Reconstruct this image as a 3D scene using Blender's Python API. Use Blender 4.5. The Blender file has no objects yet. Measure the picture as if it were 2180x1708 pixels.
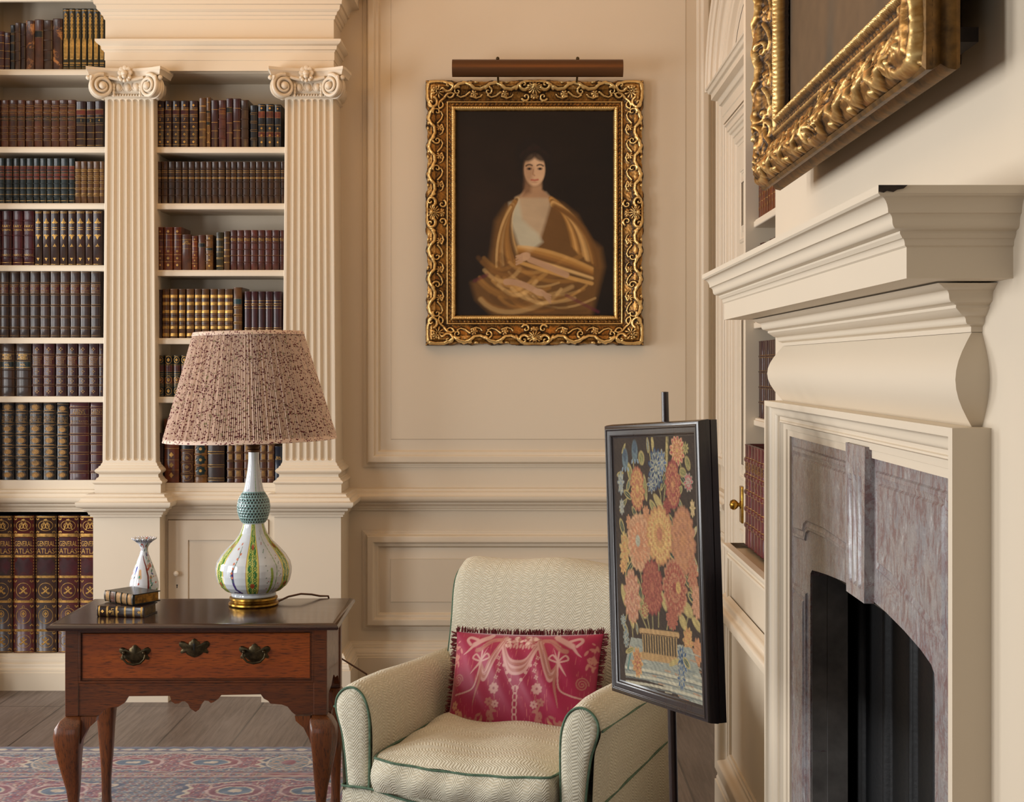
import bpy, bmesh, math, random
import numpy as np
from mathutils import Vector, Matrix
random.seed(7)
rng = np.random.default_rng(5)
SC = bpy.context.scene
COL = SC.collection
PI = math.pi
# ---------------------------------------------------------------- camera, light, exposure
F, VX, VY, H = 2989.0, 1118.0, 778.0, 1.47          # focal length in px, vanishing point, eye height
cam_d = bpy.data.cameras.new('camera'); cam = bpy.data.objects.new('camera', cam_d); COL.objects.link(cam)
cam.location = (0, 0, H); cam.rotation_euler = (PI/2, 0, 0)
cam_d.sensor_width = 36; cam_d.sensor_fit = 'HORIZONTAL'; cam_d.lens = 36*F/2180
cam_d.shift_x = -(VX-1090)/2180; cam_d.shift_y = -(854-VY)/2180
cam_d.clip_start = 0.05; cam_d.clip_end = 60
SC.camera = cam
SC.view_settings.view_transform = 'Standard'; SC.view_settings.look = 'None'
SC.view_settings.exposure = -0.12; SC.view_settings.gamma = 1.0
SC.view_settings.use_curve_mapping = False
world = bpy.data.worlds.new('daylight'); SC.world = world; world.use_nodes = True
wb = world.node_tree.nodes['Background']; wb.inputs[0].default_value = (0.80, 0.90, 1.0, 1); wb.inputs[1].default_value = 1.0
SC.cycles.max_bounces = 8; SC.cycles.diffuse_bounces = 3; SC.cycles.glossy_bounces = 3
SC.cycles.caustics_reflective = False; SC.cycles.caustics_refractive = False
SC.cycles.use_denoising = True; SC.cycles.sample_clamp_indirect = 4.0
def area(name, loc, rot, sx, sy, power, color):
    d = bpy.data.lights.new(name, 'AREA'); d.shape = 'RECTANGLE'; d.size = sx; d.size_y = sy
    d.energy = power; d.color = color
    o = bpy.data.objects.new(name, d); COL.objects.link(o); o.location = loc; o.rotation_euler = rot
    return o
# daylight entering by the tall windows of the left wall (they face +X)
XL = -4.3
WINDOWS = [(0.5, 1.5), (2.3, 3.4), (4.5, 5.6)]
WPOW = [80, 92, 92]
for (a, b), pw in zip(WINDOWS, WPOW):
    area('window_daylight', (XL+0.03, (a+b)/2, 1.55), (0, -PI/2, 0), 1.8, b-a, pw, (0.985, 0.985, 0.975))
# daylight from the window bay behind the camera
area('window_daylight', (-2.4, -2.35, 1.9), (PI/2, 0, 0), 1.6, 2.4, 3, (1.0, 0.955, 0.88))
# added warm fill lights near the ceiling, with no fixture
cl_d = bpy.data.lights.new('warm_fill_light', 'POINT'); cl_d.energy = 14; cl_d.color = (1.0, 0.52, 0.13); cl_d.shadow_soft_size = 0.35
cl_o = bpy.data.objects.new('warm_fill_light', cl_d); COL.objects.link(cl_o); cl_o.location = (-1.35, 5.0, 3.15)
cl_p = bpy.data.objects.new('warm_fill_light', cl_d.copy()); COL.objects.link(cl_p); cl_p.location = (0.1, 4.6, 3.35); cl_p.data.energy = 11; cl_p.data.color = (1.0, 0.40, 0.06)  # second added fill, warms the upper back wall

# ---------------------------------------------------------------- helpers
def X_(px, Y): return (px-VX)*Y/F
def Z_(py, Y): return H-(py-VY)*Y/F
def W(px, py, Y): return Vector((X_(px, Y), Y, Z_(py, Y)))
def s2l(c):
    out = []
    for v in c[:3]:
        v = v/255.0
        out.append(v/12.92 if v <= 0.04045 else ((v+0.055)/1.055)**2.4)
    return tuple(out)
def tag(o, label=None, cat=None, group=None, kind=None):
    if label: o['label'] = label
    if cat: o['category'] = cat
    if group: o['group'] = group
    if kind: o['kind'] = kind
    return o
def thing(name, label, cat, loc=(0, 0, 0), rotz=0.0, group=None):
    o = bpy.data.objects.new(name, None); COL.objects.link(o); o.empty_display_size = 0.05
    o.location = loc; o.rotation_euler = (0, 0, rotz)
    return tag(o, label, cat, group)

class MB:
    """collects geometry for one mesh object"""
    def __init__(s): s.v = []; s.f = []; s.uv = {}; s.fm = []; s.mi = 0; s.M = None
    def vert(s, p, uv=None):
        if s.M is not None: p = s.M @ Vector(p)
        s.v.append((p[0], p[1], p[2]))
        if uv is not None: s.uv[len(s.v)-1] = uv
        return len(s.v)-1
    def face(s, idx): s.f.append(tuple(idx)); s.fm.append(s.mi)
    def grid(s, rows, uvs=None, close_u=False, close_v=False, flip=False):
        n = len(rows); m = len(rows[0])
        ids = [[s.vert(rows[i][j], uvs[i][j] if uvs else None) for j in range(m)] for i in range(n)]
        for i in range(n if close_v else n-1):
            for j in range(m if close_u else m-1):
                a, b, c, d = ids[i][j], ids[i][(j+1) % m], ids[(i+1) % n][(j+1) % m], ids[(i+1) % n][j]
                s.face((a, d, c, b) if flip else (a, b, c, d))
        return ids
    def box(s, a, b):
        x0, y0, z0 = (min(a[i], b[i]) for i in range(3)); x1, y1, z1 = (max(a[i], b[i]) for i in range(3))
        i = [s.vert(p) for p in ((x0,y0,z0),(x1,y0,z0),(x1,y1,z0),(x0,y1,z0),(x0,y0,z1),(x1,y0,z1),(x1,y1,z1),(x0,y1,z1))]
        for q in ((0,3,2,1),(4,5,6,7),(0,1,5,4),(1,2,6,5),(2,3,7,6),(3,0,4,7)): s.face([i[k] for k in q])
    def bbox(s, a, b, r=0.004, n=2):
        """box with rounded edges"""
        x0, y0, z0 = (min(a[i], b[i]) for i in range(3)); x1, y1, z1 = (max(a[i], b[i]) for i in range(3))
        r = min(r, (x1-x0)/2.01, (y1-y0)/2.01, (z1-z0)/2.01)
        rows = []
        def ring(z, ins):
            pts = []
            rr = r
            for (cx, cy, a0) in ((x1-rr, y1-rr, 0), (x0+rr, y1-rr, PI/2), (x0+rr, y0+rr, PI), (x1-rr, y0+rr, 1.5*PI)):
                for k in range(n+1):
                    t = a0+PI/2*k/n; pts.append((cx+(rr-ins)*math.cos(t), cy+(rr-ins)*math.sin(t), z))
            return pts
        for k in range(n+1):
            t = PI/2*k/n; rows.append(ring(z0+r-r*math.cos(t), r-r*math.sin(t)))
        for k in range(n+1):
            t = PI/2*k/n; rows.append(ring(z1-r+r*math.sin(t), r-r*math.cos(t)))
        ids = s.grid(rows, close_u=True)
        s.face(ids[0][::-1]); s.face(ids[-1])
    def poly(s, pts, flip=False):
        i = [s.vert(p) for p in pts]; s.face(i[::-1] if flip else i)
    def prism(s, pts2, fn, h0, h1):
        """outline pts2 (u,v) mapped by fn(u,v,h)"""
        a = [s.vert(fn(u, v, h0)) for u, v in pts2]; b = [s.vert(fn(u, v, h1)) for u, v in pts2]
        n = len(pts2)
        s.face(a[::-1]); s.face(b)
        for k in range(n): s.face((a[k], a[(k+1) % n], b[(k+1) % n], b[k]))
    def tube(s, pts, r, n=8, caps=True, closed=False, flat=1.0):
        pts = [Vector(p) for p in pts]; m = len(pts)
        rad = r if isinstance(r, (list, tuple)) else [r]*m
        rows = []; up = None
        for i, p in enumerate(pts):
            if closed: t = pts[(i+1) % m]-pts[i-1]
            else: t = pts[min(i+1, m-1)]-pts[max(i-1, 0)]
            if t.length < 1e-9: t = Vector((0, 0, 1))
            t.normalize()
            if up is None: up = Vector((0, 0, 1)) if abs(t.z) < 0.9 else Vector((1, 0, 0))
            a = up-t*up.dot(t)
            if a.length < 1e-6: a = t.orthogonal()
            a.normalize(); b = t.cross(a); up = a
            rows.append([p+(a*math.cos(2*PI*k/n)+b*math.sin(2*PI*k/n)*flat)*rad[i] for k in range(n)])
        ids = s.grid(rows, close_u=True, close_v=closed, flip=True)
        if caps and not closed: s.face(ids[0]); s.face(ids[-1][::-1])
    def lathe(s, prof, n=32, c=(0, 0, 0), fn=None):
        rows = []; uvs = []; L = 0; prev = None
        for (r, z) in prof:
            if prev: L += math.hypot(r-prev[0], z-prev[1])
            prev = (r, z)
            row = []; uv = []
            for k in range(n+1):
                t = 2*PI*k/n; rr = r if fn is None else fn(r, z, t)
                row.append((c[0]+rr*math.cos(t), c[1]+rr*math.sin(t), c[2]+z)); uv.append((k/n, z))
            rows.append(row); uvs.append(uv)
        s.grid(rows, uvs)
    def sphere(s, c, r, n=12, m=8, sc=(1, 1, 1)):
        rows = []
        for i in range(m+1):
            t = PI*i/m
            rows.append([(c[0]+r*sc[0]*math.sin(t)*math.cos(2*PI*k/n), c[1]+r*sc[1]*math.sin(t)*math.sin(2*PI*k/n), c[2]-r*sc[2]*math.cos(t)) for k in range(n)])
        s.grid(rows, close_u=True)
    def sweep(s, path, prof, fn, closed=False, side=1, caps=True):
        """profile (offset, height) mitred along a 2D path; fn(u,v,h)->3D; offset goes to the right of travel * side"""
        n = len(path); P = [Vector((p[0], p[1])) for p in path]
        offs = []
        for i in range(n):
            d1 = (P[i]-P[i-1]) if (closed or i > 0) else None
            d2 = (P[(i+1) % n]-P[i]) if (closed or i < n-1) else None
            if d1 is None: d1 = d2
            if d2 is None: d2 = d1
            d1 = d1.normalized(); d2 = d2.normalized()
            n1 = Vector((d1.y, -d1.x))*side; n2 = Vector((d2.y, -d2.x))*side
            m = n1+n2
            m = m/max(1e-6, m.dot(n1))
            offs.append(m)
        rows = [[fn(P[i].x+offs[i].x*o, P[i].y+offs[i].y*o, h) for (o, h) in prof] for i in range(n)]
        ids = s.grid(rows, close_v=closed, flip=(side < 0))
        if caps and not closed:
            s.face(ids[0] if side < 0 else ids[0][::-1]); s.face(ids[-1][::-1] if side < 0 else ids[-1])
    def text(s, string, size, fn, cx=0.0, cy=0.0, stretch=1.0):
        vs, fs, w = glyphs(string)
        base = len(s.v)
        for (x, y) in vs: s.vert(fn(cx+(x-w/2)*size*stretch, cy+(y-0.35)*size))
        for f in fs: s.face([base+k for k in f])
    def build(s, name, mats, parent=None, smooth=None, label=None):
        me = bpy.data.meshes.new(name)
        me.from_pydata(s.v, [], s.f)
        if not isinstance(mats, (list, tuple)): mats = [mats]
        for m in mats: me.materials.append(m)
        if len(mats) > 1: me.polygons.foreach_set('material_index', s.fm)
        me.update()
        uvl = me.uv_layers.new(name='UVMap')
        nl = len(me.loops); arr = np.zeros((nl, 2), np.float32)
        co = np.empty(len(me.vertices)*3); me.vertices.foreach_get('co', co); co = co.reshape(-1, 3)
        if s.uv:
            vi = np.empty(nl, np.int32); me.loops.foreach_get('vertex_index', vi)
            tbl = np.zeros((len(co), 2)); has = np.zeros(len(co), bool)
            for k, u in s.uv.items(): tbl[k] = u; has[k] = True
            arr[:] = tbl[vi]
        if len(s.uv) < len(co):
            for p in me.polygons:
                ks = p.vertices
                if s.uv and all(k in s.uv for k in ks): continue
                nx, ny, nz = (abs(c) for c in p.normal)
                for li, k in zip(p.loop_indices, ks):
                    c = co[k]
                    arr[li] = (c[0], c[1]) if nz >= nx and nz >= ny else ((c[1], c[2]) if nx >= ny else (c[0], c[2]))
        uvl.data.foreach_set('uv', arr.ravel())
        if smooth is not None:
            me.polygons.foreach_set('use_smooth', [True]*len(me.polygons))
            bm = bmesh.new(); bm.from_mesh(me)
            th = math.radians(smooth)
            for e in bm.edges:
                if len(e.link_faces) == 2:
                    e.smooth = e.calc_face_angle(0) < th
                else: e.smooth = False
            bm.to_mesh(me); bm.free()
        o = bpy.data.objects.new(name, me); COL.objects.link(o)
        if parent: o.parent = parent
        if label: o['label'] = label
        return o
_gl = {}
def glyphs(string):
    if string in _gl: return _gl[string]
    cu = bpy.data.curves.new('tmp', 'FONT'); cu.body = string; cu.size = 1.0; cu.resolution_u = 2
    ob = bpy.data.objects.new('tmp', cu); COL.objects.link(ob)
    dg = bpy.context.evaluated_depsgraph_get(); dg.update()
    me = ob.evaluated_get(dg).to_mesh()
    vs = [(v.co.x, v.co.y) for v in me.vertices]; fs = [tuple(p.vertices) for p in me.polygons]
    ob.evaluated_get(dg).to_mesh_clear()
    bpy.data.objects.remove(ob); bpy.data.curves.remove(cu)
    w = max([v[0] for v in vs] or [0])
    _gl[string] = (vs, fs, w); return _gl[string]
def arcp(p0, p1, kind, n=6):
    """points after p0 up to p1: 'v' centre at (p0.x,p1.y), 'h' centre at (p1.x,p0.y), 's'/'z' S-curves, 'c' bulge semicircle"""
    (x0, y0), (x1, y1) = p0, p1
    out = []
    if kind in 'vh':
        for k in range(1, n+1):
            t = PI/2*k/n
            if kind == 'v': out.append((x0+(x1-x0)*math.sin(t), y1+(y0-y1)*math.cos(t)))
            else: out.append((x1+(x0-x1)*math.cos(t), y0+(y1-y0)*math.sin(t)))
        return out
    if kind in 'sz':
        m = ((x0+x1)/2, (y0+y1)/2)
        a, b = ('v', 'h') if kind == 's' else ('h', 'v')
        return arcp(p0, m, a, n)+arcp(m, p1, b, n)
def prof(start, *segs):
    """segs: (o,z) straight or (o,z,kind) curved"""
    P = [start]
    for sg in segs:
        if len(sg) == 2: P.append(sg)
        elif sg[2] == 'c':
            (x0, y0) = P[-1]; x1, y1, _, b = sg
            for k in range(1, 11):
                t = k/10; P.append((x0+(x1-x0)*t+b*math.sin(PI*t), y0+(y1-y0)*t))
        else: P += arcp(P[-1], sg[:2], sg[2])
    return P
def hz(u, v, h): return (u, v, h)          # plan path, height up
# ---------------------------------------------------------------- materials
class NT:
    def __init__(s, name):
        s.m = bpy.data.materials.new(name); s.m.use_nodes = True; s.t = s.m.node_tree
        s.b = s.t.nodes['Principled BSDF']; s.tc = s.t.nodes.new('ShaderNodeTexCoord')
    def n(s, typ, **kw):
        nd = s.t.nodes.new('ShaderNode'+typ)
        for k, v in kw.items():
            if k[0] == '_': setattr(nd, k[1:], v)
            else:
                key = k.replace('__', ' ')
                nd.inputs[int(key[1:]) if key[0] == 'i' and key[1:].isdigit() else key].default_value = v
        return nd
    def l(s, a, b): s.t.links.new(a, b)
    def math(s, op, a, b=None, c=None):
        nd = s.t.nodes.new('ShaderNodeMath'); nd.operation = op
        for k, x in enumerate((a, b, c)):
            if x is None: continue
            if isinstance(x, (int, float)): nd.inputs[k].default_value = x
            else: s.l(x, nd.inputs[k])
        return nd.outputs[0]
    def mapping(s, src='Object', scale=(1, 1, 1), rot=(0, 0, 0), loc=(0, 0, 0)):
        mp = s.n('Mapping'); mp.inputs['Scale'].default_value = scale; mp.inputs['Rotation'].default_value = rot; mp.inputs['Location'].default_value = loc
        s.l(s.tc.outputs[src], mp.inputs[0]); return mp.outputs[0]
    def noise(s, vec, scale, detail=3, rough=0.55, dist=0.0):
        nd = s.n('TexNoise', Scale=scale, Detail=detail, Roughness=rough, Distortion=dist); s.l(vec, nd.inputs['Vector']); return nd.outputs[0]
    def ramp(s, fac, stops):
        nd = s.n('ValToRGB'); cr = nd.color_ramp
        while len(cr.elements) > len(stops): cr.elements.remove(cr.elements[-1])
        while len(cr.elements) < len(stops): cr.elements.new(0.5)
        for e, (p, c) in zip(cr.elements, stops): e.position = p; e.color = (*s2l(c), 1) if isinstance(c, tuple) else (c, c, c, 1)
        s.l(fac, nd.inputs[0]); return nd.outputs[0]
    def mix(s, fac, a, b, mode='MIX'):
        nd = s.n('MixRGB', _blend_type=mode)
        for k, x in enumerate((fac, a, b)):
            if isinstance(x, tuple): nd.inputs[k].default_value = (*s2l(x), 1)
            elif isinstance(x, (int, float)): nd.inputs[k].default_value = x if k == 0 else (x, x, x, 1)
            else: s.l(x, nd.inputs[k])
        return nd.outputs[0]
    def bump(s, h, strength=0.3, dist=0.001):
        nd = s.n('Bump', Strength=strength, Distance=dist); s.l(h, nd.inputs['Height']); s.l(nd.outputs[0], s.b.inputs['Normal']); return nd
    def set(s, color=None, rough=None, metal=None, **kw):
        if color is not None:
            if isinstance(color, tuple): s.b.inputs['Base Color'].default_value = (*s2l(color), 1)
            else: s.l(color, s.b.inputs['Base Color'])
        if rough is not None:
            if isinstance(rough, (int, float)): s.b.inputs['Roughness'].default_value = rough
            else: s.l(rough, s.b.inputs['Roughness'])
        if metal is not None: s.b.inputs['Metallic'].default_value = metal
        for k, v in kw.items(): s.b.inputs[k.replace('__', ' ')].default_value = v
        return s.m
def m_paint(name, col, rough=0.5, bs=0.12):
    t = NT(name); v = t.mapping(scale=(1, 1, 1))
    n1 = t.noise(v, 3.0, 3); n2 = t.noise(t.mapping(scale=(1, 1, 1)), 55, 3)
    c = t.mix(t.math('MULTIPLY', n1, 0.35), col, tuple(int(x*0.955) for x in col))
    t.bump(n2, bs*.5, 0.0001); return t.set(c, rough)
PAINT = m_paint('cream_paint', (223, 208, 186))
PAINTD = m_paint('cream_paint_panel', (222, 209, 191))
def m_plain(name, col, rough=0.5, metal=0.0, ns=0, amt=0.25, bump=0.0, bsc=200, **kw):
    t = NT(name)
    c = col
    if ns:
        n1 = t.noise(t.mapping(), ns, 4, 0.6)
        c = t.mix(t.ramp(n1, [(0.35, 0.0), (0.7, 1.0)]), col, tuple(int(x*(1-amt)) for x in col))
    if bump: t.bump(t.noise(t.mapping(), bsc, 3), bump, 0.001)
    return t.set(c, rough, metal, **kw)
def m_leather(name, col, dark=0.55, rough=0.36, wear=None):
    m_ = sum(col)/3; col = tuple(max(0, int((m_+(x-m_)*1.16)*.68)) for x in col)
    t = NT(name); oi = t.n('ObjectInfo')
    mp = t.n('Mapping'); t.l(t.tc.outputs['Object'], mp.inputs[0])
    cx = t.n('CombineXYZ'); r10 = t.math('MULTIPLY', oi.outputs['Random'], 40.0); t.l(r10, cx.inputs[0]); t.l(r10, cx.inputs[2]); t.l(cx.outputs[0], mp.inputs['Location'])
    v = mp.outputs[0]
    n1 = t.noise(v, 22, 5, 0.65); n2 = t.noise(v, 300, 2)
    dk = tuple(int(x*dark) for x in col)
    c = t.mix(t.ramp(n1, [(0.3, 0.0), (0.72, 1.0)]), col, dk)
    hsv = t.n('HueSaturation'); t.l(c, hsv.inputs['Color']); t.l(t.math('ADD', t.math('MULTIPLY', oi.outputs['Random'], 0.45), 0.78), hsv.inputs['Value'])
    c = hsv.outputs[0]
    if wear:
        n3 = t.noise(v, 14, 5, 0.7, 0.4)
        c = t.mix(t.ramp(n3, [(0.52, 0.0), (0.60, 1.0)]), c, wear)
    t.bump(n2, 0.25, 0.0005)
    return t.set(c, t.math('ADD', t.math('MULTIPLY', n1, 0.25), rough-0.1), **{'Coat__Weight': 0.35, 'Coat__Roughness': 0.14, 'Specular IOR Level': 0.3})
def m_attr(name, rough=0.6, metal=0.0, bump=0.0, bsc=300, attr='Col', **kw):
    t = NT(name); a = t.n('Attribute', _attribute_name=attr)
    if bump: t.bump(t.noise(t.mapping(), bsc, 3), bump, 0.001)
    return t.set(a.outputs['Color'], rough, metal, **kw)
def m_wood(name, c1, c2, c3, axis='x', rough=0.3, scale=1.0, coat=0.3):
    t = NT(name)
    sc = {'x': (1.2, 14, 14), 'y': (14, 1.2, 14), 'z': (14, 14, 1.2)}[axis]
    v = t.mapping(scale=tuple(k*scale for k in sc))
    n1 = t.noise(v, 2.0, 6, 0.6, 1.2); n2 = t.noise(t.mapping(scale=tuple(k*8*scale for k in sc)), 3.0, 3, 0.6)
    n3 = t.noise(t.mapping(), 2.2, 2)
    c = t.mix(t.ramp(n1, [(0.3, 0.0), (0.7, 1.0)]), c1, c2)
    c = t.mix(t.ramp(n2, [(0.5, 0.0), (0.68, 1.0)]), c, c3)
    c = t.mix(t.ramp(n3, [(0.45, 0.0), (0.75, 0.6)]), c, c3)
    t.bump(n2, 0.15, 0.0006)
    return t.set(c, t.math('ADD', t.math('MULTIPLY', n1, 0.15), rough), **{'Coat__Weight': coat, 'Coat__Roughness': 0.12})
GILT = m_plain('book_gilding', (204, 156, 82), 0.40, 0.7, 60, 0.45)
GILTD = m_plain('dull_book_gilding', (150, 110, 58), 0.5, 0.5, 60, 0.45)
BRASS = m_plain('aged_brass', (196, 150, 66), 0.28, 1.0, 40, 0.4)
DBRASS = m_plain('dark_brass', (92, 78, 54), 0.36, 0.85, 60, 0.5)
OAKTOP = m_wood('dark_polished_oak', (66, 38, 26), (46, 26, 19), (26, 15, 12), 'x', 0.16, 1.0, 0.5)
OAK = m_wood('red_brown_oak', (164, 80, 24), (130, 58, 16), (84, 38, 12), 'x', 0.28)
OAKF = m_wood('brown_oak_frame', (112, 56, 20), (84, 40, 14), (48, 24, 10), 'x', 0.3)
OAKL = m_wood('brown_oak_leg', (126, 66, 24), (92, 46, 16), (52, 27, 11), 'z', 0.28)
PORC = m_attr('painted_porcelain', 0.08, 0.0, **{'Coat__Weight': 0.6, 'Coat__Roughness': 0.04})
EBONY = m_wood('ebonised_wood', (40, 26, 24), (28, 18, 18), (14, 10, 10), 'z', 0.22)
WALNUT = m_wood('dark_walnut', (52, 32, 26), (38, 24, 20), (22, 14, 12), 'z', 0.25)
IRON = m_plain('black_cast_iron', (8, 9, 12), 0.45, 0.2, 0, 0, 0.5, 90)
SLATE = m_plain('sooty_slate', (128, 124, 120), 0.6, 0, 10, 0.35, 0.2, 60)
KNOBW = m_plain('cream_knob', (238, 226, 208), 0.25)
BLACK = m_plain('dark_keyhole', (18, 14, 12), 0.6)
PAGES = m_plain('book_pages', (196, 170, 128), 0.8, 0, 40, 0.2)
GPAGES = m_plain('gilt_page_edges', (196, 138, 52), 0.45, 0.5, 70, 0.55)
# ---------------------------------------------------------------- raster painting into vertex colours / relief
class Ras:
    def __init__(s, w, h, res, ch=3, x0=0.0, y0=0.0):
        s.nx = int(round(w/res))+1; s.ny = int(round(h/res))+1; s.w = w; s.h = h
        s.dx = w/(s.nx-1); s.dy = h/(s.ny-1); s.x0 = x0; s.y0 = y0
        s.xs = x0+np.arange(s.nx)*s.dx; s.ys = y0+np.arange(s.ny)*s.dy
        s.a = np.zeros((s.ny, s.nx, ch)) if ch > 1 else np.zeros((s.ny, s.nx))
        s.U, s.V = np.meshgrid(s.xs, s.ys)
    def win(s, xa, xb, ya, yb):
        i0 = max(0, int((xa-s.x0)/s.dx)); i1 = min(s.nx, int((xb-s.x0)/s.dx)+2)
        j0 = max(0, int((ya-s.y0)/s.dy)); j1 = min(s.ny, int((yb-s.y0)/s.dy)+2)
        if i1 <= i0 or j1 <= j0: return None
        return slice(j0, j1), slice(i0, i1)
    def put(s, w, m, col):
        c = np.array(s2l(col)); m = np.clip(m, 0, 1)[..., None]
        s.a[w] = s.a[w]*(1-m)+c*m
    def ell(s, cx, cy, rx, ry, col, rot=0.0, soft=0.15, al=1.0, wob=0.0, k=5):
        R = max(rx, ry)*1.3+0.002
        w = s.win(cx-R, cx+R, cy-R, cy+R)
        if w is None: return
        dx = s.U[w]-cx; dy = s.V[w]-cy; c, q = math.cos(rot), math.sin(rot)
        u = (dx*c+dy*q)/rx; v = (-dx*q+dy*c)/ry
        r = np.sqrt(u*u+v*v)
        if wob: r = r*(1+wob*np.cos(k*np.arctan2(v, u)))
        s.put(w, np.clip((1-r)/max(soft, 1e-3)+0.5, 0, 1)*al, col)
    def line(s, pts, wd, col, soft=0.3, al=1.0, taper=False):
        pts = np.array(pts, float); R = wd*1.5
        w = s.win(pts[:, 0].min()-R, pts[:, 0].max()+R, pts[:, 1].min()-R, pts[:, 1].max()+R)
        if w is None: return
        D, T = s.dist(w, pts)
        ww = wd*(1-0.85*T) if taper else wd
        s.put(w, np.clip((1-D/ww)/soft+0.5, 0, 1)*al, col)
    def dist(s, w, pts):
        U, V = s.U[w], s.V[w]; D = np.full(U.shape, 1e9); T = np.zeros(U.shape); n = len(pts)-1
        for i in range(n):
            a, b = pts[i], pts[i+1]; d = b-a; L = max(1e-12, float(d @ d))
            t = np.clip(((U-a[0])*d[0]+(V-a[1])*d[1])/L, 0, 1)
            q = np.hypot(U-a[0]-t*d[0], V-a[1]-t*d[1]); m = q < D
            D = np.where(m, q, D); T = np.where(m, (i+t)/n, T)
        return D, T
    def ridge(s, pts, wd, ht, taper=0.5, mode='max'):
        pts = np.array(pts, float); R = wd*1.2
        w = s.win(pts[:, 0].min()-R, pts[:, 0].max()+R, pts[:, 1].min()-R, pts[:, 1].max()+R)
        if w is None: return
        D, T = s.dist(w, pts); ww = wd*(1-taper*T)
        q = np.clip(1-(D/ww)**2, 0, 1)**0.5*ht*(1-0.4*taper*T)
        s.a[w] = s.a[w]+q if mode == 'add' else np.maximum(s.a[w], s.base[w]+q)
    def bumpell(s, cx, cy, rx, ry, ht, rot=0.0, ribs=0):
        R = max(rx, ry)*1.1; w = s.win(cx-R, cx+R, cy-R, cy+R)
        if w is None: return
        dx = s.U[w]-cx; dy = s.V[w]-cy; c, q = math.cos(rot), math.sin(rot)
        u = (dx*c+dy*q)/rx; v = (-dx*q+dy*c)/ry; r2 = u*u+v*v
        z = np.clip(1-r2, 0, 1)**0.5*ht
        if ribs: z = z*(0.72+0.28*np.cos(ribs*np.arctan2(v, u)))
        s.a[w] = np.where(r2 < 1, np.maximum(s.a[w], s.base[w]+z), s.a[w])
def ras_mesh(name, R, fn, mat, parent=None, keep=None, hgt=None, attr='Col', cols=None, smooth=True):
    """grid mesh from a raster; fn(U,V,Hh)->(x,y,z) arrays"""
    ny, nx = R.ny, R.nx
    Hh = hgt if hgt is not None else np.zeros((ny, nx))
    x, y, z = fn(R.U, R.V, Hh)
    co = np.stack([np.broadcast_to(x, (ny, nx)), np.broadcast_to(y, (ny, nx)), np.broadcast_to(z, (ny, nx))], -1).reshape(-1, 3)
    idx = np.arange(ny*nx).reshape(ny, nx)
    q = np.stack([idx[:-1, :-1], idx[:-1, 1:], idx[1:, 1:], idx[1:, :-1]], -1).reshape(-1, 4)
    C = R.a if cols is None else cols
    C = C.reshape(ny*nx, -1)
    if keep is not None:
        kf = (keep[:-1, :-1] | keep[:-1, 1:] | keep[1:, 1:] | keep[1:, :-1]).reshape(-1)
        q = q[kf]
        used = np.zeros(ny*nx, bool); used[q.ravel()] = True
        remap = np.cumsum(used)-1
        co = co[used]; C = C[used]; q = remap[q]
    me = bpy.data.meshes.new(name)
    me.vertices.add(len(co)); me.vertices.foreach_set('co', co.astype(np.float32).ravel())
    me.loops.add(q.size); me.loops.foreach_set('vertex_index', q.astype(np.int32).ravel())
    me.polygons.add(len(q)); me.polygons.foreach_set('loop_start', (np.arange(len(q))*4).astype(np.int32))
    me.update(calc_edges=True)
    at = me.color_attributes.new(attr, 'FLOAT_COLOR', 'POINT')
    if C.shape[1] == 1: C = np.repeat(C, 3, 1)
    at.data.foreach_set('color', np.concatenate([C, np.ones((len(C), 1))], 1).astype(np.float32).ravel())
    if smooth: me.polygons.foreach_set('use_smooth', [True]*len(q))
    me.materials.append(mat); me.update()
    o = bpy.data.objects.new(name, me); COL.objects.link(o)
    if parent: o.parent = parent
    return o
def blur(a, k):
    for ax in (0, 1):
        c = np.cumsum(np.concatenate([np.repeat(np.take(a, [0], ax), k+1, ax), a, np.repeat(np.take(a, [-1], ax), k, ax)], ax), ax)
        n = a.shape[ax]
        a = (np.take(c, range(2*k+1, 2*k+1+n), ax)-np.take(c, range(0, n), ax))/(2*k+1)
    return a
def snoise(U, V, sc, seed=0, octs=3):
    """cheap smooth noise from sines"""
    r = np.random.default_rng(seed); out = np.zeros_like(U); amp = 1.0; tot = 0
    for o in range(octs):
        for k in range(4):
            a = r.uniform(0, 2*PI); ph = r.uniform(0, 2*PI); f = sc*(1.9**o)*r.uniform(0.7, 1.4)
            out += amp*np.sin((U*math.cos(a)+V*math.sin(a))*f+ph+1.3*np.sin(V*f*0.7+ph*2)); tot += amp*0.7
        amp *= 0.55
    return out/tot
# ---------------------------------------------------------------- setting
def struct(o): return tag(o, kind='structure')
YW = 6.45; XR = 0.90; XB = 0.631; ZC = 3.75; YBACK = -2.5
# floor of wide old oak boards running away from the camera
t = NT('old_oak_floorboards')
sp = t.n('SeparateXYZ'); t.l(t.tc.outputs['Object'], sp.inputs[0])
cb = t.n('CombineXYZ'); t.l(sp.outputs[1], cb.inputs[0]); t.l(sp.outputs[0], cb.inputs[1])
br = t.n('TexBrick', Scale=1.0, Mortar__Size=0.0045, Mortar__Smooth=0.3, Bias=0.0, Brick__Width=2.3, Row__Height=0.285)
br.offset = 0.37
br.inputs['Color1'].default_value = (*s2l((116, 101, 92)), 1); br.inputs['Color2'].default_value = (*s2l((84, 70, 63)), 1)
br.inputs['Mortar'].default_value = (*s2l((30, 24, 22)), 1)
t.l(cb.outputs[0], br.inputs['Vector'])
g = t.noise(t.mapping(scale=(22, 1.3, 1)), 3, 6, 0.65, 0.8)
c = t.mix(t.ramp(g, [(0.35, 0.0), (0.75, 0.85)]), br.outputs[0], (62, 50, 44))
g2 = t.noise(t.mapping(scale=(3, 1.0, 1)), 1.7, 4)
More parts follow.
